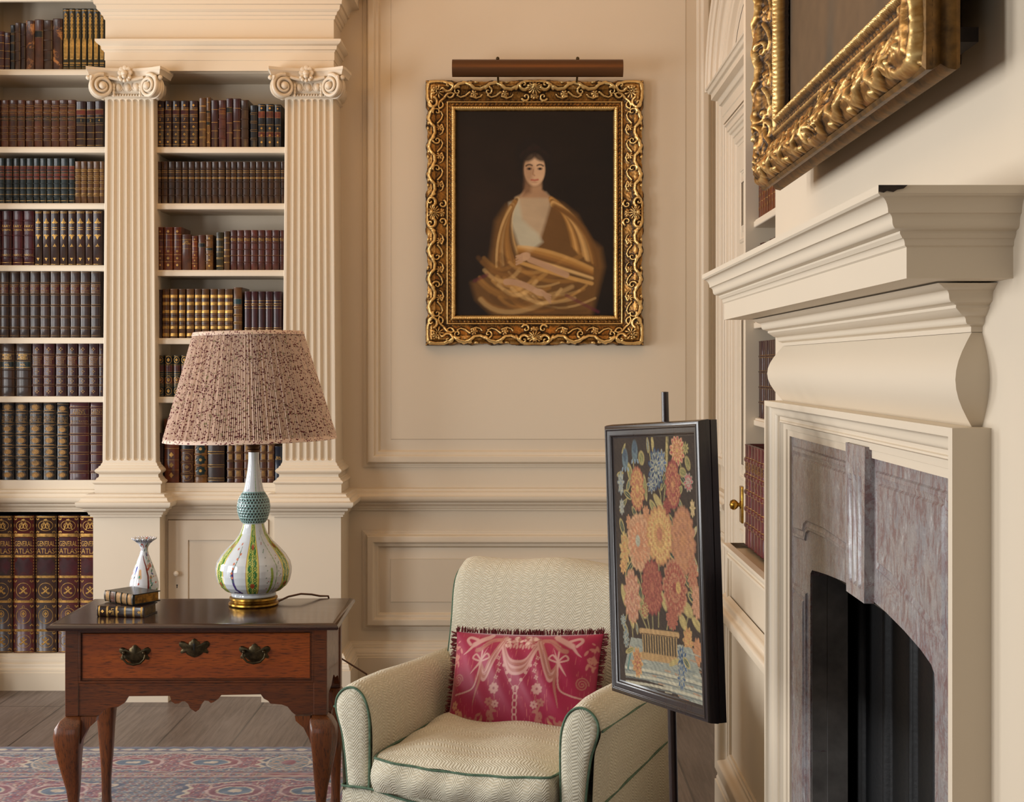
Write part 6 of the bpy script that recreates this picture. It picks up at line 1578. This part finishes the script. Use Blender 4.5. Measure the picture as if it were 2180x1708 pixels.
# back
bp = [(.52, .36), (.545, .46), (.565, .56), (.588, .66), (.606, .745), (.622, .80), (.645, .838), (.680, .860), (.722, .866), (.765, .854), (.792, .820), (.800, .76), (.795, .6), (.785, .3), (.78, .09)]
bq = [(p.x, p.y) for p in sm([(a, c_, 0) for a, c_ in bp], 3)]
b = MB(); rows = []; cyb, czb = .70, .55
HXB = .305
for fx in [-1, -.995, -.975, -.94]+list(np.linspace(-.88, .88, 23))+[.94, .975, .995, 1]:
    e = abs(fx); sh = 1.0
    if e > .9: sh = 1-.16*((e-.9)/.1)**2.2
    rw = []
    for y, z in bq:
        crown = .012*(1-fx*fx)+.005*math.sin(fx*6+1)
        bul = .018*(1-fx**4)*max(0, min(1, (.80-z)/.2))*max(0, min(1, (z-.40)/.15))*(1 if y < .66 else 0)
        yy = cyb+(y-cyb)*sh-bul*(1 if y < .68 else 0); zz = z+crown*max(0, (z-.5)/.36) if z > .5 else z
        if e > .9 and z > .5: zz -= (1-sh)*.22*(z-.5)/.36
        rw.append((HXB*fx+.002*math.sin(z*20), yy, zz))
    rows.append(rw)
surf(b, rows, flip=True); b.poly(rows[0]); b.poly(rows[-1], True)
b.build('back', FAB, ch, smooth=75)
b = MB()
for k in (1, -2): b.tube([(p[0], p[1], p[2]) for p in rows[k][3:34]], .0034, 8)
b.build('back_piping', PIPE, ch, smooth=70)
for sx in (-1, 1):
    for y in (.05, .70):
        b = MB(); b.lathe([(0, 0), (.014, 0), (.016, .004), (.018, .03), (.024, .086), (0, .086)], 14, (sx*.29, y, 0)); b.build('leg', WALNUT, ch, smooth=40)
# ---------------------------------------------------------------- silk cushion
PW, PH, PT = .455, .312, .078
R = Ras(PW, PH, .0019, 3, -PW/2, -PH/2)
n = snoise(R.U, R.V, 18, 51)*.5+.5
BASE = np.array(s2l((158, 20, 66))); R.a[:] = BASE*(.82+.3*n[..., None]); MOT = (198, 148, 140); MOT2 = (172, 108, 96); DK = (150, 70, 84)
def q(u, v): return (u*PW/2, v*PH/2)
def sl(pts, wd, col=MOT, al=.95, tp=False, mir=True):
    for m in ((1, -1) if mir else (1,)):
        P_ = [q(u*m, v) for u, v in pts]; P_ = [(p.x, p.y) for p in sm([(a, c_, 0) for a, c_ in P_], 5)] if len(P_) > 2 else P_
        R.line(P_, wd, col, .5, al, tp)
def fl(u, v, r, k=5, col=MOT, mir=True):
    for m in ((1, -1) if mir else (1,)):
        x, y = q(u*m, v)
        for j in range(k): a = 2*PI*j/k+.3; R.ell(x+r*.6*math.cos(a), y+r*.6*math.sin(a), r*.45, r*.32, col, a, .4, .95)
        R.ell(x, y, r*.25, r*.25, DK, 0, .4, .8)
def lf(u, v, r, a, col=MOT2, mir=True):
    for m in ((1, -1) if mir else (1,)):
        x, y = q(u*m, v); R.ell(x, y, r, r*.42, col, a if m > 0 else PI-a, .4, .9)
rr_ = random.Random(9)
for i in range(240):   # silk slubs
    u, v = rr_.uniform(-1, 1), rr_.uniform(-1, 1); R.line([q(u, v), q(u+.005, v+rr_.uniform(.05, .22))], .0006, (206, 120, 110), .6, rr_.uniform(.15, .6))
for k in range(46): u = rr_.uniform(-.27, .27); v = .80+rr_.uniform(-.12, .12)-abs(u)*.3; R.ell(*q(u, v), rr_.uniform(.004, .009), rr_.uniform(.004, .008), rr_.choice([MOT, MOT2, (222, 186, 174)]), rr_.uniform(0, 3), .4, .95); 
for k in range(60): u = rr_.uniform(-.27, .27); v = .80+rr_.uniform(-.13, .12)-abs(u)*.3; R.ell(*q(u, v), .0018, .0012, DK, 0, .4, .8)
for k in range(9): lf(-.16+.04*k, .66-.02*(k % 2), .008, -PI/2, MOT, False)
# central swag
for j in range(5): sl([(-.24, .74-.02*j), (-.13, .42-.05*j), (0, .34-.055*j), (.13, .42-.05*j), (.24, .74-.02*j)], .0042, MOT if j % 2 == 0 else MOT2, .95, False, False)
sl([(-.22, .66), (-.12, .34), (0, .27), (.12, .34), (.22, .66)], .0008, DK, .8, False, False)
# side drapes and bows
for j in range(4): sl([(.22+.015*j, .76), (.30+.02*j, .48), (.40+.012*j, .12+.03*j), (.46, .02+.06*j), (.52, .35)], .0045-.0006*j, MOT if j % 2 == 0 else MOT2)
sl([(.30, .60), (.40, .20), (.46, .12)], .0008, DK, .8); sl([(.52, .34), (.50, .0), (.55, -.32), (.57, -.46)], .0052, MOT2, .95, True); sl([(.52, .34), (.56, -.1), (.70, -.22), (.86, -.26)], .0024)
sl([(.52, .34), (.51, .68)], .0026); sl([(.52, .38), (.60, .50), (.64, .42), (.52, .36)], .0026); sl([(.52, .38), (.44, .50), (.40, .42), (.52, .36)], .0026); sl([(.53, .34), (.60, .20), (.64, .12)], .004, MOT, .95, True); sl([(.52, .36), (.44, .62)], .003, MOT, .9, True)
# flying ribbon figures (simplified)
sl([(.46, .86), (.56, .78), (.66, .70)], .0085, MOT); sl([(.66, .70), (.74, .56), (.80, .50)], .0055, MOT, .95, True); sl([(.62, .80), (.74, .86), (.78, .80), (.72, .70)], .0045, MOT); sl([(.28, .80), (.40, .78), (.52, .62), (.60, .58)], .0070, MOT2); sl([(.34, .80), (.46, .70), (.55, .62)], .0008, DK)
R.ell(*q(.44, .90), .009, .009, MOT, 0, .3); R.ell(*q(-.44, .90), .009, .009, MOT, 0, .3)
# bead necklace and chain
for k in range(4): u, v = .18-.05*k, .28-.135*k; R.ell(*q(u, v), .0050, .0050, MOT, 0, .3); R.ell(*q(-u, v), .0050, .0050, MOT, 0, .3)
sl([(.20, .40), (.14, .12), (.0, -.18)], .0007, MOT, .8)
for k in range(8):
    v = -.16-.125*k; P_ = [(q(0, v)[0]+.0058*math.cos(a), q(0, v)[1]+.0115*math.sin(a)) for a in np.linspace(0, 2*PI, 15)]; R.line(P_, .0016, MOT if k < 5 else MOT2, .5, .95)
# flower trails
sl([(.24, .52), (.26, .2), (.30, -.1), (.27, -.35), (.33, -.6), (.40, -.9)], .0012, MOT2)
for v in (.42, .30, .18, .06): fl(.25+.02*math.sin(v*20), v, .0065, 4)
fl(.29, -.14, .0155, 8); fl(.34, -.38, .012, 6, MOT2); fl(.26, -.42, .011, 6)
for k in range(14): lf(.27+.10*rr_.random()+.05*(k/14), -.5-.032*k, .010, rr_.uniform(-1, 2))
for k in range(26): lf(rr_.uniform(.35, .95), rr_.uniform(-.95, -.62), rr_.uniform(.007, .013), rr_.uniform(0, 3), rr_.choice([MOT2, (196, 140, 110)]))
fl(.62, -.78, .018, 7, MOT2); fl(.42, -.86, .016, 6, MOT2); fl(.86, -.45, .013, 6, (196, 140, 110)); fl(.80, -.60, .013, 6, (196, 140, 110))
for m in (-1, 1):
    P_ = [(q(.84*m, .0)[0]+(.019*(1-k/40))*math.cos(k*.42), q(.84*m, .0)[1]+(.020*(1-k/40))*math.sin(k*.42)) for k in range(38)]; R.line(P_, .0018, MOT2, .5, .9)
for k in range(20): lf(rr_.uniform(.84, .98), rr_.uniform(.2, .8), rr_.uniform(.005, .010), rr_.uniform(0, 3), (196, 128, 116))
SILK = m_attr('damask_silk', .5, 0, .15, 700, **{'Sheen__Weight': .6, 'Sheen__Roughness': .3})
pil = thing('cushion', 'crimson silk damask cushion with fringed edge resting on the armchair seat', 'cushion')
Mp = Matrix.Translation((-.157, 3.62, 0)) @ Matrix.Rotation(-TH, 4, 'Z') @ Matrix.Translation((.000, .440, .548)) @ Matrix.Rotation(math.radians(-24), 4, 'X') @ Matrix.Rotation(math.radians(-3.0), 4, 'Y')
pil.matrix_world = Mp
def pfn(sgn):
    def f(U, V, Hh):
        fu = U/(PW/2); fv = V/(PH/2); e = np.clip(1-np.abs(fu)**2.6, 0, 1)**.55*np.clip(1-np.abs(fv)**2.4, 0, 1)**.55
        th = PT*e*(1+.06*np.sin(fu*5+fv*3))+.0025*np.sin(fu*19+fv*7)*e; pin = 1-.045*(1-np.abs(fv)**2)*np.abs(fu)**3; pin2 = 1-.055*(1-np.abs(fu)**2)*np.abs(fv)**3
        return U*pin, -sgn*th, V*pin2
    return f
ras_mesh('cover_front', R, pfn(1), SILK, pil)
R2 = Ras(PW, PH, .01, 3, -PW/2, -PH/2); R2.a[:] = BASE; o = ras_mesh('cover_back', R2, pfn(-1), SILK, pil)
b = MB(); rr_ = random.Random(10)
for i in range(900):
    s_ = rr_.random()*2*(PW+PH)
    if s_ < PW: x, z, nx, nz = -PW/2+s_, PH/2, 0, 1
    elif s_ < 2*PW: x, z, nx, nz = -PW/2+s_-PW, -PH/2, 0, -1
    elif s_ < 2*PW+PH: x, z, nx, nz = -PW/2, -PH/2+s_-2*PW, -1, 0
    else: x, z, nx, nz = PW/2, -PH/2+s_-2*PW-PH, 1, 0
    fu, fv = x/(PW/2), z/(PH/2); x *= 1-.045*(1-fv**2)*abs(fu)**3; z *= 1-.055*(1-fu**2)*abs(fv)**3
    L_ = rr_.uniform(.010, .019); jx, jy = rr_.uniform(-.006, .006), rr_.uniform(-.007, .007)
    p0 = (x-nx*.003, 0, z-nz*.003); p1 = (x+nx*L_*.6+abs(nz)*jx*.5, jy*.5, z+nz*L_*.6+abs(nx)*jx*.5); p2 = (x+nx*L_+abs(nz)*jx, jy, z+nz*L_+abs(nx)*jx)
    b.tube([p0, p1, p2], [.0013, .0016, .0009], 4, caps=False)
f = b.build('fringe', m_plain('dark_red_fringe', (118, 34, 40), .8, 0, 200, .4), pil); tag(f, kind='stuff')

# ---------------------------------------------------------------- pole fire screen with needlework
Uh = Vector((.168, -.40, 0)).normalized(); rho = math.radians(3.7)
Uv = Uh*math.cos(rho)+Vector((0, 0, 1))*math.sin(rho); Vv = -Uh*math.sin(rho)+Vector((0, 0, 1))*math.cos(rho); Nv = Uv.cross(Vv)
SCn = Vector((.281, 3.0, 1.046)); SW, SH = .434, .603
def scf(u, v, h): return tuple(SCn+Uv*(u-SW/2)+Vv*(v-SH/2)+Nv*h)
scr = thing('fire_screen', 'dark wood pole fire screen with floral needlework panel in front of the armchair', 'fire screen', (.325, 3.075, 0))
bpy.context.view_layer.update()
b = MB(); b.sweep([(0, 0), (0, SH), (SW, SH), (SW, 0)], prof((0, -.016), (-.001, -.010), (0, -.004), (.001, .004), (.003, .010), (.010, .013, 'v'), (.016, .010, 's'), (.020, .009), (.028, .004, 'v'), (.032, .002)), scf, closed=True); b.build('frame', EBONY, scr, smooth=40)
b = MB(); b.prism([(.004, .004), (SW-.004, .004), (SW-.004, SH-.004), (.004, SH-.004)], scf, -.018, -.008)
b.prism([(-.002, 0), (.012, 0), (.012, SH), (-.002, SH)], scf, -.030, -.016); b.prism([(SW-.012, 0), (SW+.002, 0), (SW+.002, SH), (SW-.012, SH)], scf, -.030, -.016); b.build('back_board', EBONY, scr)
NW, NH = SW-.05, SH-.05
R = Ras(NW, NH, .0014)
n = snoise(R.U, R.V, 60, 61)*.5+.5; R.a[:] = np.array(s2l((66, 52, 42)))*(.8+.4*n[..., None])
def C(px, py):   # crop pixel -> panel coordinates
    k = (px-80)/410.0; x = k*NW; yt = 240-8*k; yb = 1478+118*k; return x, NH*(1-(py-yt)/(yb-yt))
GR, DG, TL, YG, SKY, WH = (132, 134, 84), (50, 72, 68), (78, 106, 100), (184, 168, 104), (98, 120, 138), (170, 174, 160)
RED1, RED2, OR, TN, GLD = (160, 84, 66), (176, 100, 74), (196, 136, 86), (190, 134, 98), (204, 166, 92)
rr_ = random.Random(22)
def st(pts, wd, col, al=1, tp=False):
    P_ = [C(*p) for p in pts]
    if len(P_) > 2: P_ = [(p.x, p.y) for p in sm([(a, c_, 0) for a, c_ in P_], 4)]
    R.line(P_, wd, col, .35, al, tp)
def leafs(x0, y0, x1, y1, wd, col=GR, c2=YG):
    mx, my = (x0+x1)/2, (y0+y1)/2; a, c_ = C(x0, y0), C(x1, y1)
    ang = math.atan2(c_[1]-a[1], c_[0]-a[0]); L_ = math.hypot(c_[0]-a[0], c_[1]-a[1])
    R.ell((a[0]+c_[0])/2, (a[1]+c_[1])/2, L_/2, wd, c2, ang, .25); R.ell((a[0]+c_[0])/2, (a[1]+c_[1])/2, L_/2*.82, wd*.62, col, ang, .3); R.line([a, c_], .0007, c2, .4, .8)
def bloom(px, py, r, cols, k=9, layers=4, sx=1.0, sy=1.0):
    k = int(k*1.7); layers += 1
    x, y = C(px, py)
    for L_ in range(layers):
        f = 1-L_/layers
        for j in range(k):
            a = 2*PI*(j+.5*(L_ % 2))/k+rr_.uniform(-.1, .1)
            R.ell(x+r*sx*.68*f*math.cos(a), y+r*sy*.68*f*math.sin(a), r*.36*f+.0016, r*.17*f+.0010, cols[(L_+1) % len(cols)], math.atan2(sy*math.sin(a), sx*math.cos(a)), .3)
            R.ell(x+r*sx*.66*f*math.cos(a), y+r*sy*.66*f*math.sin(a), r*.30*f+.001, r*.10*f+.0006, cols[L_ % len(cols)], math.atan2(sy*math.sin(a), sx*math.cos(a)), .4)
    R.ell(x, y, r*.18, r*.18, cols[-1], 0, .3)
# stems
for pts in ([(245, 1210), (215, 1000), (205, 780)], [(262, 1210), (262, 1000)], [(290, 1200), (300, 900), (305, 740)], [(330, 1210), (370, 1000)], [(350, 1210), (400, 900), (415, 760)], [(300, 700), (320, 560), (300, 470)], [(220, 650), (205, 520)], [(380, 620), (375, 500)], [(230, 600), (190, 400), (190, 300)], [(330, 600), (355, 380), (362, 240)], [(280, 420), (268, 280)], [(150, 400), (145, 290)], [(420, 420), (405, 330)], [(160, 1250), (150, 1100), (120, 1180)], [(240, 1230), (170, 1050), (160, 1000)], [(420, 1180), (440, 1100)]):
    st(pts, .0022, YG); st(pts, .0010, DG, .7)
for x0, y0, x1, y1, w_, *c_ in [(100, 440, 135, 430, .006), (150, 560, 110, 620, .006, DG), (135, 520, 175, 560, .008, DG), (110, 660, 130, 740, .010, DG), (175, 600, 200, 660, .008, DG), (180, 480, 160, 380, .012), (225, 320, 235, 390, .014), (240, 440, 250, 570, .008), (265, 570, 300, 640, .010, GR), (285, 540, 330, 620, .010, YG), (320, 520, 350, 430, .007, DG), (355, 240, 350, 430, .004, YG), (290, 330, 285, 240, .006, YG), (265, 330, 262, 250, .006, SKY), (410, 440, 440, 490, .010, DG), (440, 350, 455, 420, .010), (440, 440, 410, 420, .010, GR), (400, 540, 420, 500, .008), (350, 640, 375, 700, .009, DG), (340, 790, 385, 870, .012, DG), (355, 700, 395, 780, .014, YG), (160, 680, 165, 820, .006, TL), (175, 870, 130, 950, .010, DG), (160, 830, 190, 900, .012, DG), (240, 820, 270, 890, .010, DG), (110, 990, 130, 1100, .012, YG), (190, 960, 215, 1080, .010, DG), (205, 1060, 225, 1160, .012), (300, 1010, 330, 1120, .010, YG), (330, 950, 360, 1060, .010, DG), (400, 1080, 450, 1140, .014, YG), (440, 1000, 480, 1010, .010, GR), (430, 1030, 470, 1080, .010, DG), (390, 1140, 420, 1210, .012, YG), (455, 760, 480, 700, .006, WH), (450, 820, 485, 940, .006, WH), (110, 1180, 135, 1240, .009, SKY), (445, 1150, 490, 1220, .010, YG), (420, 940, 440, 1000, .008, DG), (250, 700, 235, 640, .007, DG), (170, 460, 150, 520, .008, TL), (130, 330, 150, 280, .004, GR), (420, 620, 400, 560, .006, TL), (150, 1130, 165, 1210, .010, YG), (180, 1180, 185, 1240, .006, SKY)]:
    leafs(x0, y0, x1, y1, w_, c_[0] if c_ else GR)
# bluebells, white iris, honeysuckle
for (x, y) in ((146, 360), (197, 320)):
    R.ell(*C(x, y), .014, .024, (96, 122, 140), 0, .3); R.ell(*C(x, y-20), .009, .014, (76, 96, 120), 0, .3); 
    for k in (-1, 0, 1): leafs(x+k*12, y+40, x+k*17, y+62, .003, (84, 120, 160), (150, 176, 200))
bloom(120, 480, .020, [WH, (120, 140, 160)], 5, 2, .7, 1.4); bloom(122, 600, .014, [WH, (140, 150, 160)], 5, 2, .8, 1.3)
bloom(300, 410, .036, [SKY, (40, 60, 110), WH], 7, 3, .9, 1.3); bloom(330, 380, .022, [(80, 110, 160), WH], 5, 2, .8, 1.3); bloom(275, 490, .018, [(60, 84, 130), WH], 5, 2)
bloom(402, 320, .030, [(186, 84, 84), (224, 170, 130), GLD], 8, 3); bloom(448, 480, .018, [(190, 86, 100), WH], 6, 2); bloom(440, 310, .012, [YG, GR], 5, 1)
bloom(205, 510, .040, [OR, RED2, GLD], 10, 4, .75, 1.25); bloom(378, 490, .042, [(176, 92, 80), (150, 64, 62), OR], 11, 5, .68, 1.25); bloom(348, 600, .017, [RED1, (140, 50, 50)], 6, 2)
bloom(245, 650, .020, [TN, OR], 6, 2, .8, 1.2); bloom(155, 680, .014, [TN, OR], 5, 2, .7, 1.3); bloom(463, 610, .012, [(206, 176, 140), YG], 5, 2, .8, 1.6)
bloom(206, 780, .056, [TN, (206, 160, 120), (200, 130, 90)], 16, 2, .95, 1.1); R.ell(*C(200, 772), .011, .013, WH, 0, .3)
bloom(308, 745, .060, [GLD, OR, (214, 178, 110)], 14, 4, .95, 1.0); R.ell(*C(308, 740), .013, .015, (186, 120, 84), 0, .4)
bloom(417, 770, .058, [TN, (178, 118, 86), OR], 14, 5, .78, 1.25)
bloom(130, 820, .030, [GLD, YG, OR], 7, 3, .7, 1.5); bloom(120, 900, .016, [GLD, OR], 5, 2)
bloom(265, 1005, .052, [RED1, (146, 62, 56), RED2], 12, 5, .85, 1.15); bloom(372, 1005, .054, [RED2, TN, (156, 70, 60)], 13, 5, .9, 1.1); R.ell(*C(388, 1005), .010, .012, GLD, 0, .3)
bloom(162, 1050, .046, [(206, 160, 130), TN, (186, 120, 100)], 9, 4, .8, 1.35); bloom(455, 940, .026, [TN, RED2], 7, 3, .8, 1.3); bloom(468, 1075, .026, [(206, 150, 120), TN], 7, 3, .7, 1.4); bloom(355, 1155, .024, [RED1, RED2], 8, 3)
bloom(425, 1270, .024, [OR, GLD], 6, 3, .8, 1.3); bloom(466, 1320, .022, [OR, TN], 6, 3, .8, 1.4); bloom(225, 1120, .016, [RED1, YG], 6, 2)
# basket on a cloth-covered stone table
P_ = [C(150, 1255), C(250, 1270), C(372, 1290), C(440, 1300), C(495, 1500), C(480, 1590), C(455, 1580), C(300, 1490), C(115, 1440), C(112, 1400)]
def pfill(pts, col, soft=.002):
    P_ = np.array(pts); n = len(P_); ins = np.zeros(R.U.shape, bool)
    for i in range(n):
        (x1, y1), (x2, y2) = P_[i], P_[(i+1) % n]; c_ = ((y1 > R.V) != (y2 > R.V)) & (R.U < (x2-x1)*(R.V-y1)/(y2-y1+1e-12)+x1); ins ^= c_
    R.put((slice(None), slice(None)), ins*1.0, col)
pfill(P_, (150, 160, 156)); nn = snoise(R.U, R.V, 260, 77)*.5+.5
for k in range(90):
    x, y = rr_.uniform(125, 480), rr_.uniform(1280, 1560); st([(x, y), (x+rr_.uniform(15, 40), y+rr_.uniform(4, 16))], .0018, rr_.choice([(176, 184, 176), (124, 140, 146), (184, 140, 104), (196, 190, 168), (110, 128, 140)]), .7)
for yy in (1405, 1440, 1475): st([(118, yy), (250, yy+18), (380, yy+45), (490, yy+75)], .0028, (196, 196, 180), .9); st([(118, yy+12), (250, yy+30), (380, yy+57), (490, yy+87)], .0014, (110, 120, 124), .8)
pfill([C(203, 1215), C(378, 1232), C(372, 1375), C(212, 1352)], (84, 70, 50))
for k in range(14): x = 210+k*12.4; st([(x, 1215+k*1.3), (x+2, 1350+k*1.6)], .0022, (178, 146, 92))
st([(200, 1222), (380, 1240)], .0062, (190, 154, 100)); st([(206, 1345), (374, 1368)], .0078, (184, 148, 92)); st([(203, 1234), (378, 1252)], .0012, (120, 92, 56))
bloom(180, 1380, .026, [OR, GLD, RED2], 6, 3, .9, 1.3); st([(150, 1320), (135, 1380), (130, 1410)], .004, (96, 140, 140)); leafs(120, 1330, 165, 1310, .006, GR)
bloom(395, 1370, .026, [(70, 104, 150), WH, (50, 80, 120)], 6, 3, .9, 1.4); bloom(390, 1450, .020, [(70, 104, 150), WH], 6, 2, .8, 1.5); leafs(335, 1390, 380, 1360, .006, YG); leafs(400, 1350, 430, 1400, .008, TL)
bloom(125, 1260, .016, [SKY, WH], 6, 2, .8, 1.3); bloom(112, 1170, .012, [SKY, WH], 5, 2)
thr = (.88+.24*(np.sin(R.V*2*PI/.0022+np.sin(R.U*900))*.5+.5)*1.0)*(.9+.2*nn); ln = R.a.mean(-1, keepdims=True); R.a = (ln+(R.a-ln)*.80)*np.array([.74, .66, .54])*thr[..., None]*(1+.30*snoise(R.U*1.0, R.V*.45, 900, 88, 2)[..., None]*1.0)
NEEDLE = m_attr('wool_needlework', .92, 0, .5, 900)
ras_mesh('needlework', R, lambda U, V, Hh: tuple(SCn[i]+Uv[i]*(U+.025-SW/2)+Vv[i]*(V+.025-SH/2)+Nv[i]*.0025 for i in range(3)), NEEDLE, scr)
b = MB(); P0, P1 = Vector((.331, 3.08, .30)), Vector((.304, 3.055, 1.412))
b.tube([P0, P0+(P1-P0)*.35, P0+(P1-P0)*.75, P1, P1+Vector((0, 0, .001))], [.0105, .0100, .0090, .0078, .001], 14); b.build('pole', WALNUT, scr, smooth=50)
b = MB(); q_ = Vector((.331, 3.08, 0)); b.lathe([(.0, .20), (.018, .20), (.030, .225), (.024, .25), (.016, .27), (.022, .29), (.028, .31), (.016, .335), (.0105, .35)], 20, q_); b.build('turned_base', WALNUT, scr, smooth=50)
for k in range(3):
    a = .5+2*PI*k/3; d_ = Vector((math.cos(a), math.sin(a), 0)); b = MB()
    b.tube([q_+d_*.012+Vector((0, 0, .235)), q_+d_*.07+Vector((0, 0, .245)), q_+d_*.13+Vector((0, 0, .19)), q_+d_*.165+Vector((0, 0, .09)), q_+d_*.20+Vector((0, 0, .03)), q_+d_*.235+Vector((0, 0, .015)), q_+d_*.25+Vector((0, 0, .012))], [.014, .016, .014, .011, .011, .017, .012], 10); b.build('leg', WALNUT, scr, smooth=50)
b = MB()
for s_ in (.50, .72): c_ = P0+(P1-P0)*s_; b.tube([c_-Vector((0, 0, .008)), c_+Vector((0, 0, .008))], .014, 12); b.tube([c_, SCn+Vector((0, 0, c_.z-SCn.z))-Nv*.012], .005, 8)
b.build('slide_ring', BRASS, scr, smooth=50)
mparts(scr)
